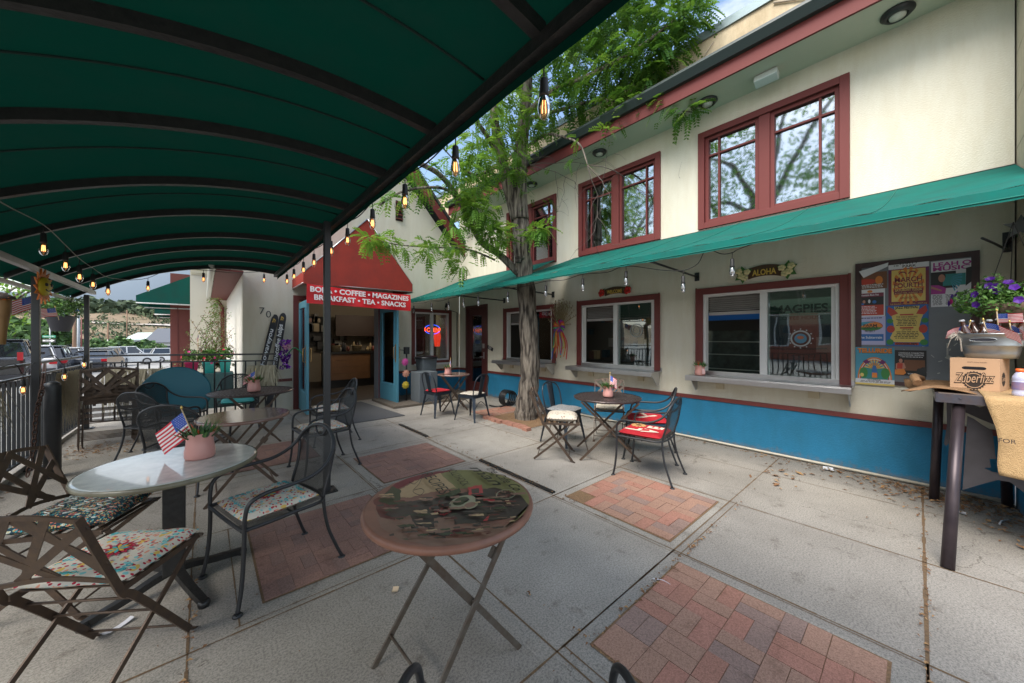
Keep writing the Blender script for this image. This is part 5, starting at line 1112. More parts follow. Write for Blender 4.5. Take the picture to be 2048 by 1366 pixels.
def waves(t,sz,th):
    b=B()
    for k in range(3):
        pts=[V((-.15+.3*i/24,-.1+k*.1+.025*sin(i*.9+k),th*.93)) for i in range(25)]; b.tube(pts,.003,4)
    for k in range(9):
        a=k*PI/4.5; b.box((-.1+.03*cos(a),-.12+.03*sin(a),th*.92),(.02,.008,.004),M.Rotation(a,3,'Z'))
    b.build('print',mat('cushion_pale_bead',(.5,.55,.52),.8),t,local=True)
cushion('dark teal patterned cushion on the folding chair by the railing',seat_of(FA,rzA,.085,.468),rzA+.1,.45,CD,.09,3,deco=waves,group=GC)
LR=V((3.36,3.02,0)); rzl=face_rz(.63,-.78); dup(f1,LR,rzl,'weathered folding chair with small white pillow left of the right four seater table',GF)
cushion('small white pillow dotted dark red on the folding chair at the right table',seat_of(LR,rzl,.085,.468),rzl,.38,CW,.10,3,group=None)
L2=V((4.55,3.02,0)); rz2=face_rz(-.75,-.5); dup(f1,L2,rz2,'folding chair with crossed back bars behind the pot on the right table',GF)
cushion('dotted pale cushion on the folding chair behind the right table',seat_of(L2,rz2,.085,.468),rz2,.38,CW,.07,4)
# tolix
T1=V((3.90,3.36,0)); r1=face_rz(.05,-1); tx=mk_tolix('gunmetal cafe chair with shaggy cushion between the tree and the right table',T1,r1,GT)
cushion('black and white shaggy cushion on the metal chair near the tree',seat_of(T1,r1,.03,.455),r1+.15,.40,CB,.06,4)
T2=V((3.42,6.12,0)); r2=face_rz(.75,.1); dup(tx,T2,r2,'dark metal cafe chair with red cushion left of the little table by the dark door',GT); cushion('red cushion on the metal chair left of the little doorway table',seat_of(T2,r2,.0,.455),r2,.36,CR,.05,4)
T3=V((3.72,5.38,0)); r3=face_rz(-.28,.96); dup(tx,T3,r3,'dark metal cafe chair with white dotted cushion, its back slat towards the viewer',GT); cushion('white dotted cushion on the metal chair in front of the little doorway table',seat_of(T3,r3,.0,.455),r3,.36,CW,.05,4)
# folded chairs stack leaning on the far railing
random.seed(2)
base=fz(218,893); base=V((-.98,7.3,0))
for k,lab in enumerate(('front one of the folded brown lattice chairs leaning on the far railing','second folded brown lattice chair in the leaning stack','third folded brown lattice chair in the leaning stack','rearmost folded brown lattice chair against the far railing')):
    t=thing('folded_chair',lab,'folded chair',base+V((-.02*k,.09*k,0)),R(2-2*k),'folded brown chairs stacked on the far railing'); W=.27
    def q(x,z,o=0): return V((x,.10*z+.0+o,z))
    b=B()
    for s_ in (-1,1):
        b.bar(q(s_*W,0),q(s_*W,1.06),.009,.028,(0,-1,0)); b.bar(q(s_*(W-.03),.02,.025),q(s_*(W-.03),.62,.025),.009,.024,(0,-1,0))
    b.build('leg',RUST,t,local=True)
    b=B()
    tp=crom([q(-W,1.03),q(0,1.07),q(W,1.03)],5); lw=crom([q(-W,.66),q(0,.71),q(W,.66)],5)
    for c_ in (tp,lw):
        for i in range(len(c_)-1): b.bar(c_[i],c_[i+1],.008,.026,(0,-.1,1))
    for (x0,z0,x1,z1) in ((-W,.74,-.02,1.04),(-W,.93,.02,.70),(-.14,.69,W,.99),(-.03,1.05,W,.76),(.02,.70,-.22,1.02),(.14,1.03,-.12,.69)): b.bar(q(x0,z0,.0),q(x1,z1,.004),.038,.005,(0,-1,0))
    b.build('back_lattice',RUST,t,local=True)
    b=B()
    for z in (.60,.645,.69,.74,.79): b.box(q(0,z,.05),(2*W-.06,.006,.03))
    for x in (-.15,-.05,.05,.15): b.box(q(x,.68,.055),(.03,.006,.24))
    b.build('seat_slats',RUST,t,local=True)
    b=B()
    for z in (.12,.17,.34,.42,.5): b.tube([q(-W,z,.01*(z*10%2)),q(W,z,.01)],.0055,5)
    b.each('stretcher',RUST,t,local=True)
# ================= tables
MARB=mat('pale_marble_laminate',(.62,.64,.62),.2,spec=.6,noise=(11,.75,(.24,.28,.27)),coat=.5)
MRIM=mat('mottled_green_rim',(.22,.21,.15),.25,noise=(9,.9,(.10,.09,.06)))
CHER=mat('faded_cherry_laminate',(.28,.15,.12),.16,spec=.6,noise=(4,.9,(.12,.09,.075)),coat=.3)
def rimprof(r,z,th=.032): return [(r-.02,z-th),(r-.003,z-th+.004),(r,z-th*.5),(r-.004,z-.004),(r-.016,z)]
def ped(c,dirs):
    t=thing('pedestal_table','round marbled table on a square black pedestal in the left foreground, pink pot on it','table',c)
    b=B(); b.lathe(rimprof(.405,.745),c,48,capt=True); o=b.build('tabletop',[MARB],t)
    b=B(); b.lathe([(.396,.712),(.407,.718),(.4085,.73),(.406,.739),(.4,.742)],c,48); b.build('edge_band',MRIM,t)
    b=B(); b.bx(c.x-.05,c.x+.05,c.y-.05,c.y+.05,.09,.71); b.lathe([(.03,.70),(.14,.712)],c,12); b.build('column',WBLK,t,bevel=.004)
    for a in dirs:
        b=B(); d=V((cos(a),sin(a),0)); pts=crom([c+V((0,0,.10))+d*.03,c+d*.10+V((0,0,.085)),c+d*.2+V((0,0,.055)),c+d*.36+V((0,0,.022))],5)
        for i in range(len(pts)-1): b.bar(pts[i],pts[i+1]+(pts[i+1]-pts[i])*.1,.05*(1-.02*i),.035)
        b.lathe([(.026,0),(.03,.02),(.024,.036)],c+d*.36,10,capt=True); b.build('foot',WBLK,t)
    return t
pc=V((-.135,2.95,0)); ped(pc,[R(22),R(112),R(202),R(292)])
def xtable(lab,c,r,rz,mtop,mleg,name='folding_table',wov=False,zt=.745,spread=.30,group='round folding patio tables',hw=.24):
    t=thing(name,lab,'table',c,rz,group)
    b=B()
    if wov:
        n=40; zz=zt-.008
        b.lathe([(r-.012,zz-.02),(r,zz-.01),(r,zz),(r-.012,zz+.008)],(0,0,0),48,capb=False)
        for i in range(-18,19):
            x=i*r/18.5; h=math.sqrt(max(0,r*r-x*x))-.006
            if h<=0: continue
            m_=max(2,int(h*2/.022))
            k=len(b.v)
            pts=[V((x,-h+2*h*j/m_,zz+.003*((-1)**(i+j)))) for j in range(m_+1)]
            for j in range(m_): b.bar(pts[j],pts[j+1],r/18.5*.86,.002)
            pts=[V((-h+2*h*j/m_,x,zz-.003*((-1)**(i+j)))) for j in range(m_+1)]
            for j in range(m_): b.bar(pts[j],pts[j+1],r/18.5*.82,.002)
    else: b.lathe(rimprof(r,zt),(0,0,0),56,capt=True)
    top=b.build('tabletop',mtop,t,local=True)
    for s_ in (-1,1):
        b=B(); y=s_*hw; b.bar((-spread,y,.0),(spread*.95,y*.92,zt-.035),.026,.010,(0,1,0)); b.build('leg',mleg,t,local=True)
        b=B(); y=s_*(hw-.025); b.bar((spread,y,.0),(-spread*.95,y*.95,zt-.035),.026,.010,(0,1,0)); b.build('leg',mleg,t,local=True)
    b=B(); b.tube([(-spread*.72,-hw,.11),(-spread*.72,hw,.11)],.007,6); b.tube([(spread*.72,-hw+.02,.11),(spread*.72,hw-.02,.11)],.007,6); b.tube([(0,-hw,.37),(0,hw,.37)],.007,6); b.box((spread*.45,-hw+.03,.52),(.05,.02,.05),M.Rotation(-.9,3,'Y')); b.tube([(-spread*.9,-hw,zt-.05),(-spread*.9,hw,zt-.05)],.007,6); b.tube([(spread*.9,-hw,zt-.05),(spread*.9,hw,zt-.05)],.007,6)
    b.each('cross_bar',mleg,t,local=True)
    return t,top
xtable('round folding table with faded reddish top behind the marbled table',V((.30,4.33,0)),.375,R(0),CHER,RUST)
WOVM=mat('dark_woven_metal',(.055,.035,.03),.3,metal=.5,noise=(8,.6,(.14,.12,.12)))
xtable('round folding table with dark woven metal top near the far railing',V((.52,6.22,0)),.50,R(5),WOVM,RUST,wov=True,name='woven_table')
xtable('round folding table with brown woven metal top by the blue wall, four chairs round it',V((3.90,2.62,0)),.42,R(-48),WOVM,RUST,wov=True,name='woven_table',spread=.36,hw=.27)
xtable('small round folding table beside the dark side door',V((3.92,6.35,0)),.33,R(-20),CHER,RUST,hw=.18,spread=.26)
# ---- picture table in front
AC=V((.865,1.43,0)); AR=.385
WODT=mat('aged_walnut_print',(.34,.155,.10),.4,spec=.4,noise=(6,.7,(.12,.07,.055)))
t,top=xtable('round picture topped table with a printed coffee and recipes design, nearest the viewer',AC,AR,R(2),WODT,PATI,name='picture_table',zt=.745,spread=.28,hw=.20)
b=B()
AM=[mat('print_%s'%n,c,.38,spec=.4,noise=(14,.55,c2)) for n,c,c2 in (('olive',(.24,.22,.085),(.15,.13,.05)),('cream',(.52,.35,.19),(.36,.23,.12)),('crimson',(.20,.02,.035),(.12,.02,.02)),('dark',(.045,.04,.035),(.12,.07,.05)),('green',(.07,.08,.035),(.02,.03,.02)),('cup',(.36,.33,.21),(.22,.21,.13)),('bean',(.16,.045,.035),(.05,.02,.02)),('sack',(.30,.17,.115),(.16,.085,.06)),('scarlet',(.50,.06,.06),(.3,.03,.04)),('ink',(.02,.015,.012),(.02,.015,.012)))]
OL,CRM,CRI,DK,GR,CUP,BEAN,SACK,SC_,INK=range(10)
Z0=.7455
def TP(px,py): # point on tabletop plane
    p=fz(px,py,.7455); return p
lay=[0]
def patch(c,pts,zoff=None):
    lay[0]+=1; z=Z0+.00007*lay[0] if zoff is None else Z0+zoff
    b.c=c; vs=[]
    cx=AC.x; cy_=AC.y
    dn=[]
    for i in range(len(pts)):
        a0,a1=pts[i],pts[(i+1)%len(pts)]; l=math.hypot(a1[0]-a0[0],a1[1]-a0[1]); k=max(1,int(l/4))
        for j in range(k): jt=0 if l<14 else 1.1; dn.append((a0[0]+(a1[0]-a0[0])*j/k+random.uniform(-jt,jt),a0[1]+(a1[1]-a0[1])*j/k+random.uniform(-jt,jt)*.7))
    pts=dn
    for px,py in pts:
        p=TP(px,py); d=V((p.x-cx,p.y-cy_,0)); 
        if d.length>AR-.018: d=d.normalized()*(AR-.018)
        vs.append((cx+d.x,cy_+d.y,z))
    b.add(vs,[list(range(len(vs)))])
def ell(c,px,py,rx,ry,rot=0,n=20,hole=None):
    """ellipse given directly on the table plane, in metres"""
    lay[0]+=1; z=Z0+.00007*lay[0]; p=TP(px,py); b.c=c
    def pt(a,k=1): x=rx*k*cos(a);y=ry*k*sin(a); return (p.x+x*cos(rot)-y*sin(rot),p.y+x*sin(rot)+y*cos(rot),z)
    if hole is None: b.add([pt(2*PI*i/n) for i in range(n)],[list(range(n))])
    else:
        vs=[]; 
        for i in range(n): vs+=[pt(2*PI*i/n,hole),pt(2*PI*i/n)]
        b.add(vs,[(2*i,2*i+1,(2*i+3)%(2*n),(2*i+2)%(2*n)) for i in range(n)])
random.seed(44)
patch(SACK,[(748,1020),(790,1045),(850,1072),(905,1078),(960,1070),(1030,1042),(1052,1030),(1030,1068),(955,1090),(880,1095),(800,1080),(762,1055)])
patch(BEAN,[(746,1000),(775,985),(800,1000),(790,1040),(760,1035)])
patch(OL,[(880,948),(905,938),(940,930),(980,936),(1030,950),(1052,975),(1062,1000),(1060,1010),(1010,985),(960,975),(900,978)])
patch(CRI,[(770,985),(790,968),(830,950),(870,936),(905,933),(925,935),(890,945),(850,955),(815,968),(785,985)])
patch(CRM,[(790,985),(830,962),(880,946),(896,962),(912,975),(860,985),(820,995),(800,995)])
patch(DK,[(768,1030),(800,1005),(860,998),(930,985),(990,975),(1040,990),(1058,1012),(1030,1035),(960,1045),(900,1050),(850,1055),(800,1040)])
patch(GR,[(756,1003),(785,972),(802,980),(800,1000),(815,1005),(780,1010)])
patch(SACK,[(790,1045),(820,1030),(842,1075),(800,1062)])
patch(DK,[(852,1035),(905,1032),(900,1072),(858,1070)]); patch(SACK,[(868,1037),(908,1032),(908,1060),(870,1068)])
for k in range(120):
    a=random.random()*6.28; q=random.random()**.5; ell(random.choice((BEAN,BEAN,SC_)),882+22*q*cos(a),1018+14*q*sin(a),.0075,.005,random.random()*3,8) if k<70 else ell(random.choice((BEAN,SACK)),1008+17*q*cos(a),990+8*q*sin(a),.006,.004,random.random()*3,8)

ell(CUP,925,1008,.075,.052,.4,26); ell(GR,922,1006,.045,.03,.4,20); ell(CUP,940,1014,.04,.032,.3,24); ell(SACK,940,1014,.03,.022,.3,20); ell(CUP,1012,992,.055,.045,.3,26,.9); ell(SACK,995,1020,.036,.03,.2,24,.93)
patch(SC_,[(936,978),(964,973),(966,996),(938,995)]); patch(DK,[(942,982),(958,980),(959,991),(944,991)]); patch(SC_,[(968,1000),(990,1003),(988,1007),(967,1005)]); patch(SC_,[(980,1032),(975,1046),(966,1047)]); patch(GR,[(888,992),(918,980),(923,988),(896,1000)])
patch(CRM,[(1010,1005),(1018,1004),(1022,1012),(1014,1012)]); patch(CRI,[(905,1065),(945,1060),(900,1078)]); patch(OL,[(1035,1040),(1058,1015),(1060,1025),(1040,1055),(1010,1065)])
for k in range(120):
    x_,y_,l_,w_=random.uniform(750,1025),random.uniform(992,1088),random.uniform(8,34),random.uniform(.8,3.2)
    patch(random.choice((DK,SACK,BEAN,GR,SACK,CRM,DK)),[(x_,y_),(x_+l_,y_-w_),(x_+l_*1.1,y_+w_*.5),(x_+l_*.2,y_+w_)])
b.c=INK; zt_=V((0,0,Z0+.0005*lay[0]*0+.040*0)); 
def ttext(s,px,py,px2,py2,h,sh=0,bold=0):
    lay[0]+=1; a=TP(px,py); c_=TP(px2,py2); z=Z0+.00007*lay[0]; a.z=z;c_.z=z; u=(c_-a).normalized(); v=V((-u.y,u.x,0)); b.c=INK; b.text(s,a,u,v,h,al='LEFT',shear=sh,bold=bold,wd=(c_-a).length)
ttext('RECIPES',843,955,880,997,.06); ttext('HOLLYHOCK',893,945,925,980,.045); ttext('man',938,942,990,980,.06,.3,.01); ttext('the Cafe Co',972,944,1030,990,.05,.3,.01)
q=[TP(*p) for p in ((818,971),(830,975),(845,958),(838,975),(826,990),(840,998),(848,990),(842,985),(828,988))]; zz=Z0+.00007*(lay[0]+2); b.tube(crom([V((p.x,p.y,zz)) for p in q],5),.0012,4)
b.build('printed_picture',AM,t)
# ================= pots and flags
PINK=mat('pink_glazed_pot',(.60,.30,.265),.35,spec=.5,noise=(7,.3,(.52,.25,.22))); SUC=[mat('succulent_%d'%i,c,.4) for i,c in enumerate(((.05,.13,.035),(.09,.20,.05),(.03,.08,.03),(.45,.07,.02)))]
def pot(lab,c,s_,seed,flg=None,group='pink pots with succulents on the tables'):
    c=V(c); t=thing('plant_pot',lab,'potted plant',c,0,group); random.seed(seed)
    pr=[(.062,0),(.067,.012),(.068,.04),(.061,.08),(.059,.10),(.062,.12),(.070,.138),(.071,.142)]
    b=B(); b.lathe([(r*s_,z*s_) for r,z in pr],c,40,wave=.06,wn=9); b.lathe([(r*s_*.93,z*s_) for r,z in pr[3:]][::-1],c,40,wave=-.0,capb=False); b.build('pot',PINK,t)
    b=B(); b.lathe([(.056*s_,.10*s_),(.001,.105*s_)],c,16,capb=False); b.build('soil',DIRT,t)
    b=B()
    for k in range(70):
        a=random.random()*6.28; r=.045*s_*random.random(); o=c+V((cos(a)*r,sin(a)*r,.10*s_)); d=V((cos(a)*random.uniform(.3,1.3),sin(a)*random.uniform(.3,1.3),random.uniform(.5,1.4))).normalized(); l=random.uniform(.07,.125)*s_; w_=d.cross(V((0,0,1)))
        w_=w_.normalized() if w_.length>.01 else V((1,0,0)); n=w_.cross(d)
        b.c=random.choice((0,0,1,1,2)) if k<64 else 3
        ww=.011*s_; b.add([o,o+d*l*.4+w_*ww+n*.003,o+d*l,o+d*l*.4-w_*ww+n*.003,o+d*l*.4-n*.005],[(0,1,4),(1,2,4),(2,3,4),(3,0,4)])
    b.build('plant',SUC,t); return t
p1=fz(400,915,.745); p1=V((p1.x,p1.y,.7455)); pot('large pink ruffled pot with a dark green plant on the marbled foreground table',p1,1.12,1)
_dp=(p1.x*_s+p1.y*_c)-.03
flag('small striped flag leaning left out of the pink pot in the left foreground',TD(387,873,_dp),TD(363,818,_dp),.215,.145,TD(316,868,_dp)-TD(365,829,_dp),.006,group='flags in the pink pots')
p2=fz(508,783,.745); p2=V((p2.x,p2.y,.75)); pot('pink pot on the dark woven table near the far railing',p2,1.15,2); flag('small striped flag in the pot on the far woven table',p2+V((.0,0,.1)),p2+V((.02,.02,.30)),.16,.11,(-.7,.3,-.5),.012,group='flags in the pink pots')
p3=fz(896,749,.745); p3=V((p3.x,p3.y,.7455)); pot('pink pot on the little table beside the dark door',p3,1.05,3); flag('tiny striped flag in the pot by the dark door',p3+V((.02,0,.1)),p3+V((.05,-.02,.32)),.15,.10,(-.1,-.3,-1),.01,group='flags in the pink pots')
p4=fz(1216,794,.745); p4=V((p4.x,p4.y,.75)); pot('pink pot on the right woven table with four chairs',p4,.95,4); flag('small striped flag standing in the pot on the right woven table',p4+V((.02,-.01,.08)),p4+V((.03,-.01,.29)),.10,.12,(.5,-.6,-.5),.006,group='flags in the pink pots')
p5=fz(1398,751,.967); p5=V((5.28,2.02,.968)); pot('pink pot with a paper tag at the left end of the right steel counter',p5,1.0,5)
b=B(); b.add([p5+V((-.075,-.05,.10)),p5+V((-.07,-.09,.10)),p5+V((-.085,-.10,.03)),p5+V((-.085,-.06,.03))],[(0,1,2,3)]); tag(b.build('paper_tag',mat('pink_paper',(.6,.38,.38),.8)),'crumpled pink paper tag on the pot at the steel counter','paper tag')
# ---- teal disc = folded teal round table leaning by the far railing
t=thing('teal_tabletop','large teal round tabletop tipped up on edge in front of the far railing','table',(-1.1,5.6,0))
c=fy(353,782,6.9); c=V((-.62,7.35,.82)); 
c=TD(353,787,5.5)
nrm=V((.35,-.93,.12)).normalized(); nrm=(V((0,0,CH))-c); nrm.z=0; nrm.normalize(); nrm=(nrm+V((0,0,.12))).normalized(); u_=V((0,0,1)).cross(nrm).normalized(); v_=nrm.cross(u_)
b=B(); TEA=mat('teal_tabletop_paint',(.006,.14,.205),.35,noise=(4,.3,(.005,.11,.17))); b.lathe([(.40,-.012),(.415,-.004),(.415,.008),(.40,.014)],c,56,ax=M((u_,v_,nrm)).transposed(),capt=True); b.build('tabletop',TEA,t)
b=B()
for s_ in (-1,1): b.tube([c+u_*s_*.2-v_*.1-nrm*.03,V((c.x,c.y,0))+u_*s_*.22-nrm*.1],.013,6)
b.build('leg',TEA,t)
# ================= tall bar table at the right
PLM=mat('dark_plum_steel',(.034,.026,.032),.38,metal=.5,noise=(9,.7,(.08,.06,.065)))
t=thing('bar_table','tall dark steel bar table on pipe legs against the facade at the right edge','table',(4.4,-.5,0))
zt=1.09
L1=fz(1895,1137); L2=fz(1868,1000); L3=V((5.28,-.50,0)); L4=V((3.9,-1.25,0))
tc1=fz(1868,782,zt)
corners=[V((4.20,-.12,zt)),V((5.40,-.12,zt)),V((5.40,-.90,zt)),V((4.20,-.90,zt))]
b=B(); b.bx(4.10,5.38,-.95,-.10,zt-.045,zt-.001); b.build('top',mat('plank_top',(.10,.085,.08),.5,noise=(9,.6,(.2,.14,.1))),t,bevel=.003)
b=B(); b.bx(4.085,4.10,-.96,-.09,zt-.065,zt-.002); b.bx(4.10,5.38,-.10,-.085,zt-.065,zt-.002); b.lathe([(.008,0),(.006,.004)],(4.084,-.2,zt-.03),8); b.build('apron',mat('blued_steel',(.09,.12,.17),.35,metal=.7,noise=(12,.8,(.14,.09,.07))),t)
for base_,top_ in ((L1,V((4.17,-.20,zt-.045))),(L2,V((5.10,-.13,zt-.045))),(V((5.36,-.52,0)),V((5.3,-.5,zt-.045))),(V((3.75,-1.1,0)),V((4.2,-.9,zt-.045)))):
    b=B(); b.tube([base_,base_.lerp(top_,.5),top_],.032,16); b.build('leg',PLM,t)
# cut-out steel plate (leaping figure silhouette ornament between the legs)
P0=V((4.28,-.32,.0)); b=B()
def plate(pts,X0=4.34):
    vs=[]
    for px,py in pts: p=fx(px,py,X0+ (0)); vs.append(p)
    k=len(vs); b.add(vs+[v+V((.008,0,0)) for v in vs],[list(range(k)),[k+i for i in range(k)][::-1]]+[(i,(i+1)%k,k+(i+1)%k,k+i) for i in range(k)])
plate([(1935,832),(1948,838),(1962,848),(1985,862),(1990,905),(1992,918),(1979,918),(1982,935),(1968,936),(1985,944),(2010,948),(2048,940),(2075,950),(2080,1010),(2048,985),(2020,964),(1995,960),(1965,968),(1925,980)],4.30)
plate([(1893,800),(1912,795),(1960,815),(1985,808),(1990,850),(1960,838),(1925,822),(1905,880),(1892,892),(1888,888),(1894,850)],4.55)
b.build('cutout_plate',mat('gun_grey_plate',(.10,.095,.105),.45,metal=.6,noise=(14,.6,(.06,.055,.06))),t)
# burlap
BUR=mat('burlap_sackcloth',(.50,.335,.165),.95,noise=(40,.6,(.36,.22,.10)),bump=(170,1.0))
t=thing('burlap_cloth','tan burlap coffee sack draped over the front of the bar table','cloth',(4.4,-.5,zt))
b=B()
def bf(u,v):
    y=-.30-.75*u; 
    if v<.45: x=5.1-(5.1-4.06)*(v/.45); z=zt+.004+.004*sin(u*19+v*9)
    else: k=(v-.45)/.55; x=4.06-.012*sin(u*14+k*5)-.02*k; z=zt-.0-.52*k-.02*u; y-=.09*k*(1-u)+.03*k*sin(k*5)
    return V((x,y,z))
b.grid(bf,26,34); o=b.build('cloth',BUR,t); o.modifiers.new('s','SOLIDIFY').thickness=.004
b=B(); b.text('FOR',fx(1997,884,4.005),(0,-1,0),(0,0,1),.028,al='LEFT',bold=.01,wd=.07); b.build('stencil',mat('stencil_ink',(.05,.035,.03),.9),t)
random.seed(6)
b=B(); b.grid(lambda u,v:V((4.16+.95*u,-.28+.34*v+.03*sin(u*9),zt+.006+.012*abs(sin(u*13+v*4))+(.05*max(0,(.35-u))*v*2)-(.05*max(0,v-.62)*3 if u<.8 else 0))),30,10); o=b.build('burlap_sack',mat('dark_burlap',(.30,.17,.085),.95,noise=(40,.6,(.2,.11,.05)),bump=(150,1))); o.modifiers.new('s','SOLIDIFY').thickness=.005; tag(o,'crumpled darker burlap sack under the cardboard box with a frayed left end','cloth')
b=B(); b.tube(crom([V((4.5,-.0,zt+.03)),V((4.6,.02,zt+.07)),V((4.85,.0,zt+.05)),V((5.0,-.02,zt+.03))],4),.03,8); tag(b.build('burlap_roll',MATS['dark_burlap']),'rolled burlap edge poking out left of the cardboard box','cloth')
# cardboard box (px 1902..1999 x 716..784 then side face to 2030+)
KR=mat('brown_cardboard',(.50,.315,.19),.85,noise=(3,.25,(.44,.27,.16)))
bt=thing('soda_box','brown cardboard bottle carton printed Zuberfizz on the bar table','cardboard box',(4.3,-.42,zt)); 
A0=TD(1900,776,2.83); A1=TD(1999.5,784,2.62); A0.z=A1.z=zt+.006
dA=(A1-A0); wA=dA.length; uA=dA/wA; nA=V((uA.y,-uA.x,0)); 
if nA.dot(V((1,0,0)))<0: nA=-nA
hA=.243; dpA=.30
b=B(); o_=A0
c8=[o_,A1,A1+nA*dpA,o_+nA*dpA]; b.add(c8+[p+V((0,0,hA)) for p in c8],[(0,1,5,4),(1,2,6,5),(2,3,7,6),(3,0,4,7),(0,3,2,1),(4,5,6,7)]); b.build('carton',KR,bt)
INKB=mat('box_print_black',(.03,.02,.015),.8); fo=-nA*.0012
b=B()
def fpt(x,z,e=0): return o_+uA*(x*wA)+V((0,0,z*hA))+fo*(1+e)
hs_=[fpt(.5,.69)+uA*(.042*wA/.25*sx*1.0)+uA*(.02*cos(a))*wA/.25+V((0,0,.0115*sin(a))) for sx,rg in ((1,range(-6,7)),(-1,range(6,19))) for a in [PI*i/12 for i in rg]]
b.add(hs_,[list(range(len(hs_)))]); b.build('hand_hole',mat('hole_black',(.005,.005,.008),.9),bt)
b=B()
gc=fpt(.5,.30); n=44; vs=[gc]+[gc+uA*((.255 if i%2 else .225)*wA*cos(2*PI*i/n))+V((0,0,(.30 if i%2 else .27)*hA*sin(2*PI*i/n))) for i in range(n)]; b.add(vs,[(0,1+i,1+(i+1)%n) for i in range(n)]); b.build('cap_emblem',INKB,bt)
b=B()
gc2=gc+fo; n=40; vs=[]
for i in range(n): a=2*PI*i/n; vs+=[gc2+uA*(.195*wA*cos(a))+V((0,0,.235*hA*sin(a))),gc2+uA*(.18*wA*cos(a))+V((0,0,.215*hA*sin(a)))]
b.add(vs,[(2*i,2*i+1,(2*i+3)%(2*n),(2*i+2)%(2*n)) for i in range(n)]); b.build('emblem_ring',KR,bt)
dz_=(uA+V((0,0,.07))).normalized(); 
b=B(); b.text('Zuberfizz',fpt(.5,.235,1.6),dz_,(0,0,1),.30*hA*1.0,bold=.055,shear=.25,wd=.84*wA); b.build('lettering_outline',INKB,bt)
b=B(); b.text('Zuberfizz',fpt(.5,.235,2.4),dz_,(0,0,1),.30*hA,bold=.0,shear=.25,wd=.80*wA); b.build('lettering',KR,bt)
b=B(); b.text('CRAFT SODA MAKERS',fpt(.56,.86),uA,(0,0,1),.02*hA*1.6,wd=.40*wA); b.build('small_print',INKB,bt)
s1=A1; us=nA; b=B()
gs=s1+us*.11+V((0,0,.36*hA))+uA*.0012; vs=[gs]+[gs+us*((.055 if i%2 else .048)*cos(2*PI*i/36))+V((0,0,(.055 if i%2 else .048)*sin(2*PI*i/36))) for i in range(36)]; b.add(vs,[(0,1+i,1+(i+1)%36) for i in range(36)]); b.build('side_emblem',INKB,bt)
b=B(); b.text('Zuberfizz',gs+uA*.0012+V((0,0,-.012)),us,(0,0,1),.03,bold=.01,shear=.25,wd=.11); b.build('side_lettering',KR,bt)
# galvanised tub with bottles and flags
GALV=mat('galvanised_tub',(.42,.45,.47),.36,metal=.9,noise=(9,.6,(.25,.28,.30)))
bz=zt+.006+hA+.002; q0=fz(1918,714,bz); TC=(o_+A1)/2+nA*.15+uA*.055; TC.z=bz
tb=thing('metal_tub','oval galvanised tub full of brown bottles and small flags on the cardboard box','tub',TC)
ax=M((uA,nA,V((0,0,1)))).transposed()
def oval(r,z): return r,z
b=B()
prof=[(.100,0),(.108,.04),(.116,.09),(.119,.092),(.121,.10),(.119,.108),(.126,.15),(.132,.18),(.136,.182),(.136,.192),(.130,.192)]
S=ax@M(((1.25,0,0),(0,.85,0),(0,0,1)))
b.lathe([(r,z*1.0) for r,z in prof],TC,40,ax=S); b.lathe([(r-.004,z) for r,z in prof[:-1]][::-1],TC,40,ax=S,capb=False); b.build('pail',GALV,tb)
b=B(); hcen=TC-nA*.124*.87+V((0,0,.142))+uA*(-.02); b.tube([hcen+uA*(.045*cos(a)+(.02 if cos(a)>0 else -.02))+V((0,0,.013*sin(a)))-nA*.004 for a in [2*PI*i/20 for i in range(20)]],.003,6,closed=True); b.build('handle_slot_rim',GALV,tb)
b=B(); b.add([hcen+uA*(.043*cos(a)+(.02 if cos(a)>0 else -.02))+V((0,0,.011*sin(a)))-nA*.0035 for a in [2*PI*i/20 for i in range(20)]],[list(range(20))]); b.build('handle_slot',mat('slot_dark',(.02,.02,.03),.5),tb)
AMB=mat('amber_bottle_glass',(.075,.022,.008),.06,spec=.8,coat=.6); 
random.seed(12)
labs=['leftmost brown bottle with a pale cap leaning left','second brown bottle from the left in the tub','small brown bottle at the back of the tub','brown bottle in the middle of the tub','brown bottle behind the middle flag','large brown bottle at the right of the tub','brown bottle at the far right back of the tub']
for k,(x,y,tx_,hh) in enumerate(((-.10,-.03,-.25,.105),(-.055,.01,-.3,.10),(-.03,.05,.1,.10),(-.02,-.02,-.15,.08),(.02,.045,.05,.105),(.085,.0,.12,.10),(.11,.04,.2,.09))):
    p=TC+uA*x+nA*y+V((0,0,.15)); rt=M.Rotation(tx_,3,nA); t=thing('bottle',labs[k],'bottle',p,0,'brown bottles in the tub')
    b=B(); b.lathe([(.03,-.04),(.031,.03),(.03,.06),(.0155,hh),(.013,hh+.03),(.0145,hh+.032),(.0145,hh+.045),(.012,hh+.046)],p,16,ax=rt); b.build('glass',AMB,t)
    b=B(); b.lathe([(.0165,hh+.036),(.0165,hh+.047),(.010,hh+.052)],p,14,ax=rt,capt=True); b.build('cap',mat('bottle_cap_silver',(.45,.47,.5),.3,metal=.8) if k%2 else mat('bottle_cap_white',(.65,.65,.68),.4),t)
GFt='small flags stuck in the tub'
flag('small flag at the left rim of the tub behind the raffia',TC+uA*-.12+V((0,0,.18)),TC+uA*-.09-nA*.05+V((0,0,.28)),.12,.07,-uA+V((0,0,-.35)),.014,True,.01,GFt)
flag('upright small flag with blue field in the middle of the tub',TC+uA*.035+nA*.02+V((0,0,.16)),TC+uA*.03-nA*.02+V((0,0,.36)),.12,.07,uA-nA*.3+V((0,0,-.02)),.008,True,.0,GFt)
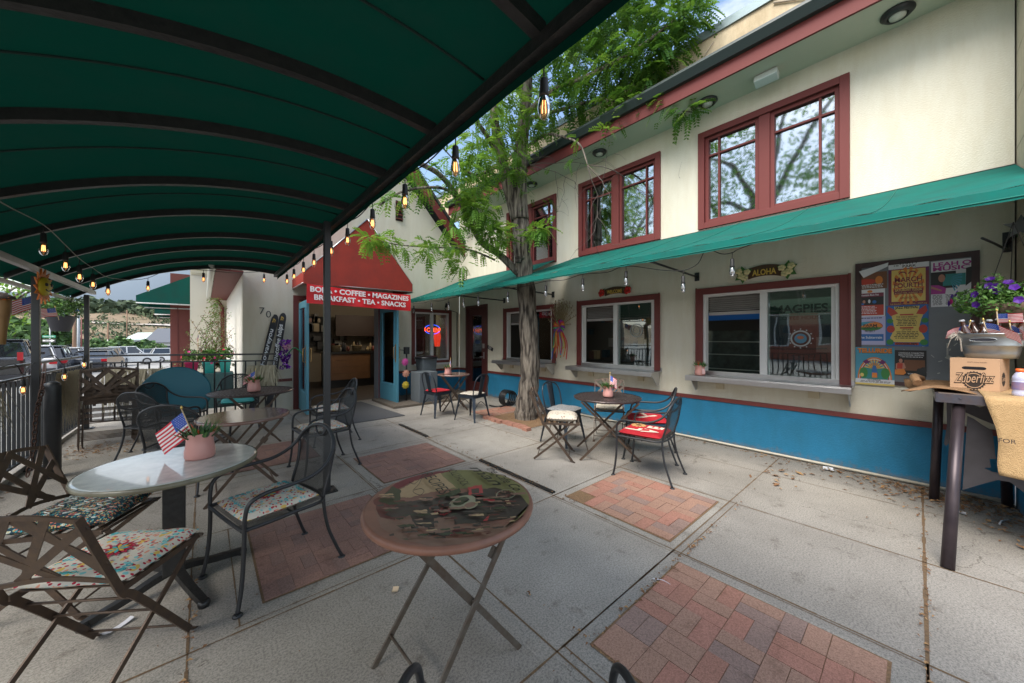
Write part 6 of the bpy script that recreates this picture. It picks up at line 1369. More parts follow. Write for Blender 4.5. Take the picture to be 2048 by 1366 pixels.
flag('small flag drooping over the front rim of the tub towards the viewer',TC+uA*.0-nA*.06+V((0,0,.17)),TC+uA*-.02-nA*.10+V((0,0,.29)),.16,.085,uA-nA*.25+V((0,0,-.1)),.01,True,.07,GFt)
flag('small flag hanging at the right side of the tub behind the bottle',TC+uA*.10+nA*.0+V((0,0,.16)),TC+uA*.09-nA*.04+V((0,0,.27)),.12,.08,uA-nA*.5+V((0,0,-.55)),.008,True,.03,GFt)
0 and raffia('frayed white raffia bow tied to the left rim of the tub',TC-uA*.15+V((0,0,.15))-nA*.03,uA,.10,.15,46,8,name='raffia_bow')
b=B(); random.seed(77)
for k in range(34): a=random.random()*6.28; p=TC-uA*.15+V((0,0,.185))-nA*.04; b.tube([p,p+uA*.03*cos(a)-nA*.01+V((0,0,.025*sin(a)+.0)),p+uA*.055*cos(a)-nA*.02+V((0,0,.03*sin(a)-.02-(.09 if k%5==0 else 0)))],.0025,4)
tag(b.build('rope_fringe',mat('white_rope',(.6,.55,.48),.9)),'white cotton rope fringe bursting from the left rim of the tub','rope')
# plastic drink bottle with orange cap
p=TD(2041,788,2.42); p.z=zt+.008; t=thing('plastic_bottle','clear plastic drink bottle with an orange cap at the right edge of the bar table','bottle',p)
b=B(); b.lathe([(.033,0),(.036,.01),(.036,.03),(.034,.035),(.036,.04),(.036,.10),(.033,.105),(.036,.112),(.034,.135),(.018,.165),(.016,.17)],p,20); b.build('body',mat('hazy_plastic',(.45,.46,.62),.15,spec=.7,coat=.5),t)
b=B(); b.lathe([(.0368,.045),(.0368,.098)],p,20,capb=False); b.build('wrapper',mat('label_blue',(.10,.12,.33),.4,noise=(25,.7,(.4,.2,.12))),t); b=B(); b.lathe([(.02,.165),(.02,.188)],p,16,capt=True); b.build('cap',mat('orange_cap',(.8,.14,.03),.4),t)
b=B(); q=p-V((.038,.0,0))+V((0,0,.05)); 
# small brown card at far right behind
b=B(); c_=fz(2046,700,1.4); b.bx(4.55,4.56,-.72,-.55,bz-.02,bz+.10); tag(b.build('menu_card',mat('brown_card',(.12,.05,.05),.6)),'dark brown card standing behind the tub at the right edge','card')
# hanging petunia basket
hc=V((4.86,-.50,1.74)); t=thing('hanging_basket','hanging basket of purple petunias on a bracket right of the poster board','hanging basket',hc)
b=B(); b.lathe([(.10,-.16),(.17,-.02),(.19,.03),(.18,.03)],hc,20); b.build('basket',mat('coir_liner',(.22,.16,.11),.95,noise=(40,.7,(.1,.07,.05))),t)
b=B(); bush(b,hc+V((0,.02,.06)),.24,.30,.15,2600,.017,5,-1,30); bush(b,hc+V((-.02,.1,.16)),.07,.08,.12,240,.015,6,-1,5); bush(b,hc+V((-.0,-.05,-.06)),.2,.2,.10,700,.017,7,-1,5); b.build('petunias',[mat('petunia_leaf_a',(.10,.24,.045),.5),mat('petunia_leaf_b',(.17,.34,.07),.5),mat('petunia_leaf_c',(.06,.15,.035),.5),PUR,PNK],t)
b=B(); top=V((4.85,-.50,2.25)); top=V((4.86,-.50,2.42))
for a in (0,2.1,4.2): b.tube([hc+V((.17*cos(a),.17*sin(a),.03)),top],.0025,4)
b.build('hanger',CAB,t)
t=thing('hanging_bracket','black iron arm and star shaped ornament bracket on the facade corner at the right edge','bracket',(FX,-.53,2.35))
b=B(); b.bx(FX-.012,FX-.0,-.555,-.505,2.27,2.45); b.tube([(FX-.01,-.53,2.36),(4.9,-.62,2.55),(4.2,-.75,2.80)],.018,8); b.tube(crom([V((FX-.02,-.53,2.33)),V((5.2,-.5,2.26)),V((4.95,-.42,2.28)),V((4.72,-.34,2.30))],5),.009,6); b.build('arm',BLK,t)
b=B()
st=V((5.1,-.56,2.42)); p2=[((.10 if i%2==0 else .045)*cos(PI*i/5+.3),(.10 if i%2==0 else .045)*sin(PI*i/5+.3)) for i in range(10)]; b.prism(p2,st,(.3,-.95,0),(0,0,1),.006); b.build('star',mat('dull_grey_star',(.22,.23,.24),.5,metal=.5),t)
flag('larger small flag pushed into the hanging petunia basket at the right edge',hc+V((-.12,-.12,.08)),hc+V((-.17,-.10,.30)),.24,.16,(.35,-.95,.22),.012,True,.02,'flags in hanging baskets')
b=B(); b.bx(4.7,5.4,-.574,-.565,.66,1.9); 
# ================= poster board
BX=FX-.02; t=thing('poster_board','large grey metal notice board with a dark frame beside the right serving window','notice board',(BX,0,1.7))
y0,y1,z0,z1=-.38,.455,1.0,2.315
b=B(); b.bx(BX,FX-.001,y0,y1,z0,z1); b.build('panel',mat('scuffed_grey_board',(.135,.155,.175),.45,noise=(6,.5,(.19,.21,.23))),t)
b=B(); 
for a,c_,e,f in ((y0,y0+.05,z0,z1),(y1-.05,y1,z0,z1),(y0+.05,y1-.05,z1-.055,z1),(y0+.05,y1-.05,z0,z0+.04)): b.bx(BX-.008,BX,a,c_,e,f)
b.build('frame',mat('board_dark_frame',(.035,.025,.027),.6,noise=(14,.7,(.09,.04,.04))),t,bevel=.002)
random.seed(3); b=B()
for k in range(26): y=random.uniform(-.3,.1); z=random.uniform(1.06,1.65); b.box((BX-.001,y,z),(.001,random.uniform(.01,.04),random.uniform(.004,.01)),M.Rotation(random.random()*3,3,'X'))
b.box((BX-.002,-.19,1.38),(.002,.012,.13)); b.box((BX-.002,-.225,1.29),(.002,.10,.035),M.Rotation(.55,3,'X')); b.build('tape_scrap',mat('old_tape',(.38,.39,.37),.6),t)
PX=BX-.004
def corner(px,py): p=fx(px,py,BX); return p.y,p.z
_pn=[0]
def poster(lab,tl,br,base,items,curl=None,rot=0):
    """tl/br: (y,z) corners in metres on the board; items: list of draw calls in 0..1 coords (x right, y up)"""
    _pn[0]+=1; yl,zt_=tl; yr,zb=br; t=thing('poster',lab,'poster',(PX,(yl+yr)/2,zb),0,'posters on the notice board'); w_=yl-yr; h=zt_-zb; x0=PX-.0006*_pn[0]
    def P(u,v,l=0): return V((x0-.0006*l,yl-u*w_,zb+v*h))
    b=B()
    NN=8
    b.grid(lambda u,v:P(u,v)+V((-.05*max(0,(u-.7))*max(0,.3-v)*8 if curl=='br' else 0,0,0)),NN,NN); b.build('sheet',base,t)
    mats=[];b=B()
    for it in items:
        k=it[0]; c_=it[1]
        if c_ not in mats: mats.append(c_)
        b.c=mats.index(c_)
        if k=='r': _,_,u0,v0,u1,v1,l=it; b.add([P(u0,v0,l),P(u1,v0,l),P(u1,v1,l),P(u0,v1,l)],[(0,1,2,3)])
        elif k=='t': _,_,s_,u,v,h_,wd,l=it[:8]; b.text(s_,P(u,v,l),(0,-1,0),(0,0,1),h_*h,bold=it[8] if len(it)>8 else .02,wd=wd*w_)
        elif k=='e': _,_,u,v,ru,rv,l=it; n=20; b.add([P(u+ru*cos(2*PI*i/n),v+rv*sin(2*PI*i/n),l) for i in range(n)],[list(range(n))])
        elif k=='p': _,_,pts,l=it; b.add([P(u,v,l) for u,v in pts],[list(range(len(pts)))])
        elif k=='ray': 
            _,_,u,v,r0,r1,n,a0,a1,l=it
            for i in range(n):
                a=a0+(a1-a0)*(i+.5)/n; da=(a1-a0)/n*.28; b.add([P(u+r0*cos(a),v+r0*sin(a),l),P(u+r1*cos(a-da),v+r1*sin(a-da),l),P(u+r1*cos(a+da),v+r1*sin(a+da),l)],[(0,1,2)])
        elif k=='arc':
            _,_,u,v,ru,rv,th,l=it; n=20
            for i in range(n):
                a=PI*i/n;a2=PI*(i+1)/n; b.add([P(u+ru*cos(a),v+rv*sin(a),l),P(u+ru*cos(a2),v+rv*sin(a2),l),P(u+(ru-th)*cos(a2),v+(rv-th)*sin(a2),l),P(u+(ru-th)*cos(a),v+(rv-th)*sin(a),l)],[(0,1,2,3)])
        elif k=='lines':
            _,_,u0,u1,v0,v1,n,l=it
            for i in range(n):
                v=v0+(v1-v0)*(i+.5)/n; hh=(v1-v0)/n*.45; x=u0+random.uniform(0,.12)*(u1-u0); xe=u1-random.uniform(0,.12)*(u1-u0)
                while x<xe: w2=min(random.uniform(.03,.12),xe-x); b.add([P(x,v,l),P(x+w2,v,l),P(x+w2,v+hh,l),P(x,v+hh,l)],[(0,1,2,3)]); x+=w2+.02
    if b.v: b.build('print',mats,t)
    b.c=0
    return t
def pm(n,c): return mat('ink_'+n,c,.55)
BKp,WHp,MG,MRn,YL,OR,RDp,BLp,SKY,GRp,PLm,BR=pm('black',(.02,.02,.02)),pm('white',(.62,.63,.66)),pm('magenta',(.36,.035,.25)),pm('maroon',(.17,.025,.05)),pm('yellow',(.62,.47,.13)),pm('orange',(.60,.20,.04)),pm('red',(.42,.05,.03)),pm('blue',(.03,.13,.36)),pm('sky',(.06,.27,.38)),pm('green',(.04,.20,.05)),pm('plum',(.13,.02,.11)),pm('brown',(.16,.07,.035))
SKN=pm('skin',(.42,.2,.14)); TLp=pm('teal',(.03,.22,.22)); LAV=pm('lavender',(.42,.42,.62))
poster('dark event flyer at the top left of the board with its corner folded down white',corner(1712,548),corner(1774,576),BR,[('e',RDp,.35,.45,.3,.18,1),('e',OR,.75,.5,.12,.25,1),('lines',WHp,.08,.92,.04,.28,3,2)])
b=B(); a=fx(1777,525,PX-.005); b.add([a,fx(1775,533,PX-.012),fx(1727,556,PX-.04),fx(1718,543,PX-.04)],[(0,1,2,3)]); tag(b.build('folded_corner',WHp),'white folded down corner of the flyer at the top left of the board','paper')
poster('white bordered red flyer with a photo band, left column of the board',corner(1711,581),corner(1770,632),WHp,[('r',MRn,.04,.72,.96,.86,1),('e',RDp,.15,.92,.07,.05,2),('e',OR,.5,.92,.09,.05,2),('r',BKp,.04,.42,.96,.72,1),('e',SKN,.3,.55,.05,.06,2),('e',WHp,.48,.56,.04,.07,2),('e',BLp,.65,.53,.07,.06,2),('r',BLp,.06,.43,.3,.5,2),('r',RDp,.04,.04,.96,.42,1),('t',WHp,'Vegetable Music Fest',.5,.76,.07,.6,2),('lines',WHp,.1,.75,.08,.38,6,2)])
poster('lavender flyer with an oval red rock logo, left column of the board',corner(1711,634),corner(1771,690),LAV,[('e',RDp,.5,.66,.42,.17,1),('e',SKY,.42,.74,.32,.08,2),('p',OR,[(.1,.62),(.3,.70),(.5,.78),(.75,.80),(.88,.70),(.9,.62)],3),('p',GRp,[(.1,.62),(.9,.62),(.8,.54),(.5,.49),(.2,.54)],3),('t',BKp,'FARM',.5,.64,.09,.45,4),('t',BKp,'NARRATIVE',.5,.555,.08,.5,4),('t',BKp,'PROJECT',.5,.45,.06,.35,4),('r',BLp,.06,.14,.94,.38,2),('t',WHp,'The Subterrain',.5,.22,.09,.78,3),('lines',BKp,.08,.92,.9,.96,1,2)])
poster('tall maroon MARCH FOURTH party poster in the centre of the board',corner(1777,524),corner(1858,612),MRn,[('r',WHp,0,.82,1,1,1),('r',PLm,0,.74,1,.82,1),('r',YL,.08,.12,.92,.80,2),('ray',OR,.5,.45,.06,.40,16,0,2*PI,3),('t',BKp,'PARTY',.52,.91,.06,.46,3,.02),('t',BKp,'in the',.2,.88,.04,.12,3),('t',BKp,'PARK',.53,.845,.05,.34,3,.02),('t',RDp,'Celebrating 50 Years of KSUT!',.5,.80,.024,.8,3,0),('arc',MRn,.36,.70,.10,.06,.025,4),('arc',MRn,.60,.70,.10,.06,.025,4),('t',MRn,'MARCH',.5,.535,.10,.68,5,.02),('t',MRn,'FOURTH',.5,.415,.10,.70,5,.02),('r',MRn,.14,.275,.86,.39,4),('t',YL,'SATURDAY 7|25|26',.5,.34,.05,.66,5),('t',YL,'BUCKLEY PARK, DURANGO, CO',.5,.285,.03,.66,5,0),('t',BKp,'AINSWORTH',.5,.17,.05,.4,4,0),('t',YL,'Full Schedule | Tickets & Info - KSUT.org',.5,.055,.03,.9,3,0)])
poster('white poster headed LEAH O MUSIC in magenta with a guitarist, top right of the board',corner(1862,524),corner(1944,611),WHp,[('t',MG,'LEAH O',.52,.88,.085,.93,2,.03),('t',MG,'MUSIC',.5,.785,.085,.9,2,.03),('r',BKp,0,.40,.62,.76,1),('r',TLp,.30,.45,.85,.70,2),('p',BKp,[(.85,.42),(.98,.5),(1,.82),(.86,.80)],3),('ray',SKY,.45,.62,.05,.32,7,-1.2,.3,3),('e',BKp,.24,.66,.13,.10,3),('e',SKN,.27,.62,.085,.085,4),('p',MG,[(0,.48),(.2,.47),(.38,.40),(.36,.28),(0,.28)],4),('p',SKN,[(0,.46),(.28,.36),(.26,.33),(0,.41)],5),('lines',BKp,.03,.30,.03,.26,10,2),('lines',BKp,.36,.64,.03,.26,10,2),('lines',BKp,.68,.97,.03,.26,10,2)])
poster('blue and yellow JAZZ FESTIVAL poster with red birds, centre of the board',corner(1772,612),corner(1857,693),BLp,[('p',YL,[(.2,.97),(.8,.97),(.78,.88),(.9,.8),(.84,.66),(.8,.5),(.84,.34),(.92,.2),(.84,.1),(.2,.1),(.1,.2),(.16,.32),(.2,.48),(.16,.66),(.12,.8),(.22,.88)],1),('t',BKp,'JAZZ FESTIVAL',.5,.915,.055,.55,3,.04),('p',RDp,[(.06,.98),(.2,.9),(.3,.8),(.12,.74),(.03,.85)],2),('p',RDp,[(.94,.98),(.78,.88),(.72,.78),(.9,.76),(.98,.85)],2),('e',RDp,.12,.42,.10,.09,2),('e',RDp,.88,.42,.10,.10,2),('e',GRp,.10,.62,.08,.06,2),('e',GRp,.92,.62,.08,.06,2),('e',GRp,.1,.1,.09,.07,2),('e',GRp,.9,.1,.09,.07,2),('r',RDp,.34,.75,.66,.785,3),('r',RDp,.34,.43,.66,.465,3),('t',BKp,'THE DISCO BISCUITS',.5,.695,.035,.5,3),('t',BKp,'LETTUCE',.5,.385,.035,.22,3),('lines',BKp,.24,.76,.48,.67,5,3),('lines',BKp,.2,.8,.17,.36,5,3),('r',RDp,.22,.03,.78,.09,2),('t',BKp,'GOOSEBUMPS',.5,.035,.05,.5,3,.03)])
poster('bright TELLURIDE festival poster with a rainbow arch hanging past the bottom frame',corner(1711,694),corner(1789,773),SKY,[('r',WHp,0,0,1,.16,1),('r',YL,0,0,1,.05,2),('t',OR,'TELLURIDE',.5,.86,.11,.88,3,.06),('t',BKp,'TELLURIDE',.5,.855,.11,.89,2,.09),('arc',OR,.5,.16,.44,.58,.04,2),('arc',WHp,.5,.16,.40,.54,.02,3),('arc',RDp,.5,.16,.38,.52,.03,4),('p',TLp,[(.14,.16),(.86,.16),(.84,.4),(.5,.6),(.16,.4)],3),('ray',YL,.5,.42,.04,.26,9,.1,3.04,6),('ray',OR,.5,.44,.02,.16,9,.1,3.04,7),('p',PLm,[(.2,.62),(.3,.68),(.4,.6),(.28,.55)],7),('p',PLm,[(.8,.62),(.7,.68),(.6,.6),(.72,.55)],7),('e',GRp,.22,.32,.11,.14,6),('e',GRp,.78,.32,.11,.14,6),('e',YL,.18,.26,.05,.05,7),('p',BLp,[(.42,.26),(.46,.52),(.54,.52),(.6,.26)],8),('r',OR,.44,.2,.57,.33,9),('t',BKp,'53rd ANNUAL',.5,.12,.04,.35,3),('lines',BKp,.08,.92,.06,.11,2,3)])
poster('black yoga flyer with a kneeling person in orange, lower edge curling up',corner(1790,700),corner(1853,753),BKp,[('r',BR,.3,.2,.95,.62,1),('t',WHp,'CONSCIOUS CONNECTED',.52,.86,.06,.8,2,.01),('t',WHp,'BREATHWORK SESSIONS',.52,.78,.06,.8,2,.01),('lines',WHp,.15,.9,.70,.75,1,2),('e',BKp,.17,.62,.09,.12,3),('e',SKN,.19,.58,.06,.08,4),('p',SKN,[(.03,.46),(.12,.5),(.3,.5),(.36,.3),(.2,.2),(.02,.25)],4),('p',RDp,[(.08,.48),(.26,.48),(.24,.26),(.06,.26)],5),('p',OR,[(.0,.22),(.3,.26),(.36,.1),(.28,.02),(.0,.02)],5),('lines',WHp,.4,.6,.04,.1,2,3)],curl='br')
b=B(); yb,zb_=corner(1790,701); tag(B.build(b,'x',WHp),kind='stuff') if False else None
# small signs above windows
def board_sign(name,lab,c,w_,h,word,mb,mw,fl):
    t=thing(name,lab,'sign',c,0,'carved wooden signs above the serving windows'); c=V(c)
    p2=[]; n=12
    for i in range(n+1): x=-w_/2+w_*i/n; p2.append((x,-h/2+.03*(1-(2*i/n-1)**2)))
    for i in range(n+1): x=w_/2-w_*i/n; p2.append((x,h/2+.03*(1-(2*i/n-1)**2)))
    b=B(); b.prism(p2,c,(0,-1,0),(0,0,1),-.015); b.build('board',mb,t)
    b=B(); b.text(word,c+V((-.018,0,-h*.22)),(0,-1,0),(0,0,1),h*.52,bold=.03,wd=w_*.72); b.build('lettering',mw,t)
    fl(t,c,w_,h)
def fl_hib(t,c,w_,h):
    for s_ in (-1,1):
        b=B(); o=c+V((-.02,s_*w_*.62,.0))
        for k in range(5): a=2*PI*k/5; q=o+V((-.004*k,.04*cos(a),.04*sin(a))); b.lathe([(.034,0),(.03,.008),(.001,.012)],q,12,ax=M.Rotation(-PI/2,3,'Y'))
        b.build('flower',mat('hibiscus_red',(.5,.015,.01),.5),t)
    b=B()
    for s_ in (-1,1):
        for a in (.3,1.2,2.0): o=c+V((-.008,s_*w_*.6,0)); d=V((0,cos(a),sin(a)*.9)); e=V((0,-sin(a),cos(a))); b.add([o,o+d*.05+e*.025,o+d*.10,o+d*.05-e*.025],[(0,1,2,3)])
    b.build('leaf',mat('sign_leaf',(.05,.16,.03),.6),t)
def fl_plu(t,c,w_,h):
    for s_ in (-1,1):
        for oy,oz in ((.52,.03),(.72,-.02),(.6,-.045),(.78,.045)):
            b=B(); o=c+V((-.02,s_*w_*oy,oz))
            for k in range(5): a=2*PI*k/5+oy; b.lathe([(.021,0),(.018,.005),(.001,.008)],o+V((-.002*k,.022*cos(a),.022*sin(a))),10,ax=M.Rotation(-PI/2,3,'Y'))
            b.build('flower',mat('plumeria_cream',(.68,.60,.32),.6),t)
    b=B()
    for s_ in (-1,1):
        for a,k in ((.5,.8),(1.4,.7),(-.6,.8),(2.6,.6),(-1.5,.7)): o=c+V((-.006,s_*w_*.65,0)); d=V((0,cos(a)*s_,sin(a))); e=V((0,-sin(a)*s_,cos(a))); b.add([o,o+d*.06+e*.035,o+d*.12,o+d*.06-e*.035],[(0,1,2,3)])
    b.build('leaf',MATS['sign_leaf'],t)
DKB=mat('dark_sign_wood',(.07,.035,.015),.6); YLs=mat('sign_yellow',(.62,.42,.08),.6)
board_sign('welcome_sign','small carved WELCOME sign with red hibiscus flowers over the middle serving window',(FX-.02,3.5,2.305),.42,.12,'WELCOME',DKB,YLs,fl_hib)
board_sign('aloha_sign','carved ALOHA sign with cream plumeria flowers over the right serving window',(FX-.02,1.30,2.34),.36,.14,'ALOHA',DKB,YLs,fl_plu)
# dried flower swag with rainbow ribbons
c=V((5.33,4.62,1.72)); t=thing('dried_flower_swag','dried flower spray with rainbow bow and ribbons between the left and middle serving windows','wall decoration',c)
random.seed(19)
b=B()
for k in range(150):
    a=random.gauss(PI/2,.55); l=random.uniform(.25,.52); q=c+V((random.uniform(-.08,.02),cos(a)*l*.8,sin(a)*l)); b.tube([c,(c+q)/2+V((-.02,0,.02)),q],.0028,4); b.c=1 if k%3 else 0; b.lathe([(.004,0),(.012,.012),(.003,.035)],q,5); b.c=0
b.build('dried_stems',[mat('dried_grass',(.30,.24,.13),.9),mat('dried_blossom',(.40,.33,.26),.9)],t)
RB=[mat('ribbon_%d'%i,cc,.5) for i,cc in enumerate(((.45,.02,.03),(.55,.22,.02),(.5,.42,.06),(.05,.28,.08),(.03,.12,.45),(.18,.03,.35)))]
b=B()
for k in range(16):
    a=2*PI*k/16; b.c=k%6 if k%2 else (0 if k<8 else 5); pts=[c+V((-.06,0,.0)),c+V((-.13,.09*cos(a)-.02,.09*sin(a))),c+V((-.08,.15*cos(a+.2),.13*sin(a+.2))),c+V((-.05,.02,0))]; cr_=crom(pts,4)
    for i in range(len(cr_)-1): b.bar(cr_[i],cr_[i+1],.035,.003,(1,0,0))
for k in range(15):
    b.c=(0,0,1,2,0,3,4,1)[k%8]; y=-.2+.4*k/14; pts=[c+V((-.07,0,0)),c+V((-.09,y*.6,-.15)),c+V((-.06,y*.9+random.uniform(-.03,.03),-.35)),c+V((-.08,y+random.uniform(-.04,.04),-.40-random.random()*.25))]; cr_=crom(pts,4)
    for i in range(len(cr_)-1): b.bar(cr_[i],cr_[i+1],.022,.003,(1,0,0))
b.build('ribbon_bow',RB,t)
# ================= items by the entrance
# skis
SK=mat('ski_black',(.02,.022,.028),.3,spec=.6); SW=mat('ski_white_letters',(.6,.65,.7),.6); 
def ski(lab,pb,pt,txts):
    pb=V(pb);pt=V(pt); t=thing('ski',lab,'ski',pb,0,'pair of old skis leaning at the entrance'); d=(pt-pb).normalized(); nrm=V((-.3,-1,0)); nrm=(nrm-d*nrm.dot(d)).normalized(); u=d.cross(nrm).normalized(); u=-u if u.x<0 else u; L_=(pt-pb).length
    p2=[(-.055,0),(.055,0),(.05,L_*.4),(.062,L_-.16)]+[(.062*cos(a),L_-.12+.12*sin(a)) for a in [PI*i/10 for i in range(11)]]+[(-.062,L_-.16),(-.05,L_*.4)]
    b=B(); b.prism(p2,pb,u,d,.012); b.build('plank',SK,t)
    off=nrm*.004 if (u.cross(d)).dot(nrm)<0 else nrm*.016
    b=B(); sg=1
    for s_,at,h,wd,m_ in txts: b.c=m_; b.text(s_,pb+off+d*at+u*.022*(-1 if False else 1)+nrm*.0,d,-u,h,wd=wd,bold=.01,shear=.2)
    b.build('lettering',[SW,YLs],t); return t
ski('left black ski hand lettered Howareyou, leaning on the wall under the house number',V((fy(500,700,8.1).x,8.1,.02)),fy(552,630,8.5),[('Howareyou',1.35,.075,.75,0),('TOP',1.90,.05,.08,1)])
ski('right black ski lettered Life happens coffee helps beside the purple fringe',V((fy(535,700,8.1).x,8.08,.02)),fy(567,626,8.48),[('LIFE HAPPENS',.93,.06,.55,0),('coffee helps',1.50,.08,.60,0),('TOP',1.92,.05,.08,1)])
# purple fringe figure on stand
c=fy(570,740,8.0); t=thing('purple_fringe_garland','shiny purple foil fringe and flowers twisted round a rod tied to the blue door','decoration',(c.x,c.y,0)); random.seed(4)
b=B()
for k in range(170):
    z=.9+random.random()*.55; a=random.random()*6.28; r=.07+.03*sin(z*23); o=V((c.x+r*cos(a)*.9,8.0+r*sin(a),z)); d=V((random.gauss(0,1),random.gauss(0,1),random.gauss(0,1))).normalized()*.035; e=d.orthogonal().normalized()*.02; b.add([o-d,o+e,o+d,o-e],[(0,1,2,3)])
b.build('foil_fringe',mat('purple_foil',(.16,.01,.34),.25,metal=.4),t)
b=B(); b.tube(crom([V((c.x+.02,8.0,1.15)),V((c.x+.15,7.95,1.3)),fy(605,708,7.9)],5),.012,6); b.build('green_stem',mat('green_stem_paint',(.02,.22,.08),.5),t)
b=B(); bush(b,V((c.x+.02,7.93,1.32)),.07,.05,.09,60,.022,3); b.build('pink_petals',mat('orchid_pink',(.6,.3,.42),.6),t)
# flower garland by right door
t=thing('flower_garland','string of three large paper flowers pink, peach and yellow beside the right blue door','garland',(3.5,7.75,0))
gp=[(810,724),(812,747),(811,770)]
for (px,py),(nm,cc) in zip(gp,(('pink',(.70,.10,.38)),('peach',(.75,.35,.24)),('yellow',(.72,.55,.05)))):
    o=fy(px,py,7.72); b=B()
    for lay_,(r,n) in enumerate(((.088,9),(.06,8),(.03,6))):
        for k in range(n):
            a=2*PI*k/n+lay_*.3; d=V((cos(a),0,sin(a)));e=V((-sin(a),0,cos(a))); q=o+V((0,-.01*lay_,0)); b.add([q,q+d*r*.5+e*r*.34+V((0,-.012,0)),q+d*r+e*r*.14,q+d*r-e*r*.14,q+d*r*.5-e*r*.34+V((0,-.012,0))],[(0,1,2,3,4)])
    b.build('paper_flower',mat('paper_%s'%nm,cc,.7),t)
b=B(); b.tube([V((3.52,7.74,.02)),V((3.52,7.74,1.25))],.02,8); b.tube([V((3.52,7.74,1.2)),V((3.36,7.75,1.22))],.008,6); b.bx(3.47,3.57,7.69,7.79,1.12,1.28); b.lathe([(.10,0),(.10,.02)],(3.52,7.74,.0),14,capt=True); b.build('stand',BLK,t)
# grey bin with black lid
t=thing('waste_bin','grey plastic bin with a loose dark lid bag under the small OPEN window','bin',(3.95,8.1,0)); b=B(); b.lathe([(.20,.02),(.23,.55),(.27,.98),(.28,1.0)],(4.1,7.9,0),4,ax=M.Rotation(PI/4,3,'Z')); b.build('body',GREYM,t,bevel=.01); b=B(); b.lathe([(.29,.99),(.28,1.03),(.2,1.05)],(4.1,7.9,0),12,capt=True); b.build('lid_bag',mat('bin_bag_black',(.015,.015,.018),.3),t)
t=thing('storage_box','low grey box with a small blue sticker between the garland and the bin','box',(3.8,7.6,0)); b=B(); b.bx(3.6,4.05,7.25,7.7,.05,.72); b.build('box',GREYM,t,bevel=.01); b=B(); b.bx(3.78,3.86,7.244,7.249,.5,.62); b.build('sticker',mat('sticker_blue',(.02,.1,.2),.5),t)
# coiled hose / black bag
b=B(); hc=fz(1003,812); hc=V((5.05,5.95,0)); 
for k in range(5): b.tube([hc+V((.18*cos(a)*(1-.04*k),.12*cos(a)*0+.05*k-.1,.17+.16*sin(a))) for a in [2*PI*i/20 for i in range(20)]],.016,6,closed=True)
b.tube(crom([hc+V((.1,.1,.1)),hc+V((-.1,-.1,.05)),hc+V((-.3,-.05,.02)),hc+V((-.35,.2,.02))],5),.014,6)
tag(b.build('coiled_hose',mat('black_rubber',(.015,.016,.018),.4)),'black coiled garden hose heaped against the blue base beside the dark door','hose')
# planters with climbing plant beyond the far railing
def tub(lab,c,col,w_,h):
    t=thing('flower_tub',lab,'planter',c,0,'coloured flower tubs beyond the far railing'); c=V(c); b=B(); b.lathe([(w_*.8,0),(w_,h),(w_*1.08,h),(w_*1.08,h+.03),(w_,h+.03)],c,4,ax=M.Rotation(PI/4,3,'Z')); b.build('tub',col,t,bevel=.006)
    b=B(); bush(b,c+V((0,0,h+.12)),w_*1.1,w_*1.1,.2,300,.03,int(c.x*100)%97,-.3,8); b.build('plant',LF+[mat('tiny_red_bloom',(.5,.02,.06),.5),PNK],t); return t
TQ=mat('turquoise_tub_glaze',(.03,.33,.32),.35); 
b=B(); b.bx(-.45,.5,10.05,10.55,-.06,.72); tag(b.build('planter_bench',mat('dark_teal_bench',(.02,.07,.08),.7)),'dark teal bench holding the flower tubs beyond the far railing','bench')
tub('crimson flower tub, left of the row on the bench',(-.2,10.25,.72),mat('crimson_tub_glaze',(.33,.01,.08),.35),.15,.22); tub('turquoise flower tub in the middle of the row',(.08,10.25,.72),TQ,.15,.22); tub('turquoise flower tub at the right of the row',(.36,10.25,.72),TQ,.14,.25)
t=thing('climbing_plant','tall wispy climbing plant growing up the red downpipe behind the flower tubs','plant',(.1,10.4,.7)); random.seed(23); b=B()
for k in range(46):
    o=V((.06+random.gauss(0,.28),10.4,.85)); q=V((.16+random.gauss(0,.20),10.45,.9+random.random()*1.2)); mid_=(o+q)/2+V((random.gauss(0,.1),0,0)); cr_=crom([o,mid_,q],5); b.tube(cr_,.0035,4); b.c=0
    for p in cr_:
        for j in range(5): b.c=1+random.randrange(3); n1=V((random.gauss(0,1),random.gauss(0,1),random.gauss(0,1))).normalized(); t1=n1.orthogonal().normalized(); pp=p+V((random.gauss(0,.03),random.gauss(0,.03),random.gauss(0,.03))); l=random.uniform(.012,.026); t2=n1.cross(t1); b.add([pp-t1*l,pp-t2*l*.5,pp+t1*l,pp+t2*l*.5],[(0,1,2,3)])
    b.c=0
for k in range(900):
    z=.9+random.random()**.8*1.5; pp=V((.20+random.gauss(0,.06+.05*(2.4-z)),10.45+random.gauss(0,.05),z)); b.c=1+random.randrange(3); n1=V((random.gauss(0,1),random.gauss(0,1),random.gauss(0,1))).normalized(); t1=n1.orthogonal().normalized(); l=random.uniform(.015,.03); t2=n1.cross(t1); b.add([pp-t1*l,pp-t2*l*.5,pp+t1*l,pp+t2*l*.5],[(0,1,2,3)])
b.build('vines',[mat('vine_stem',(.13,.06,.03),.8),mat('vine_leaf_a',(.14,.25,.05),.6),mat('vine_leaf_b',(.20,.30,.08),.6),mat('vine_leaf_c',(.22,.14,.05),.6)],t)
flag('small striped flag among the plants beyond the far railing',(-.12,10.1,1.0),(-.08,10.08,1.62),.18,.12,(-.2,-.4,-1),.01,False,0,'flags on the hanging planters')
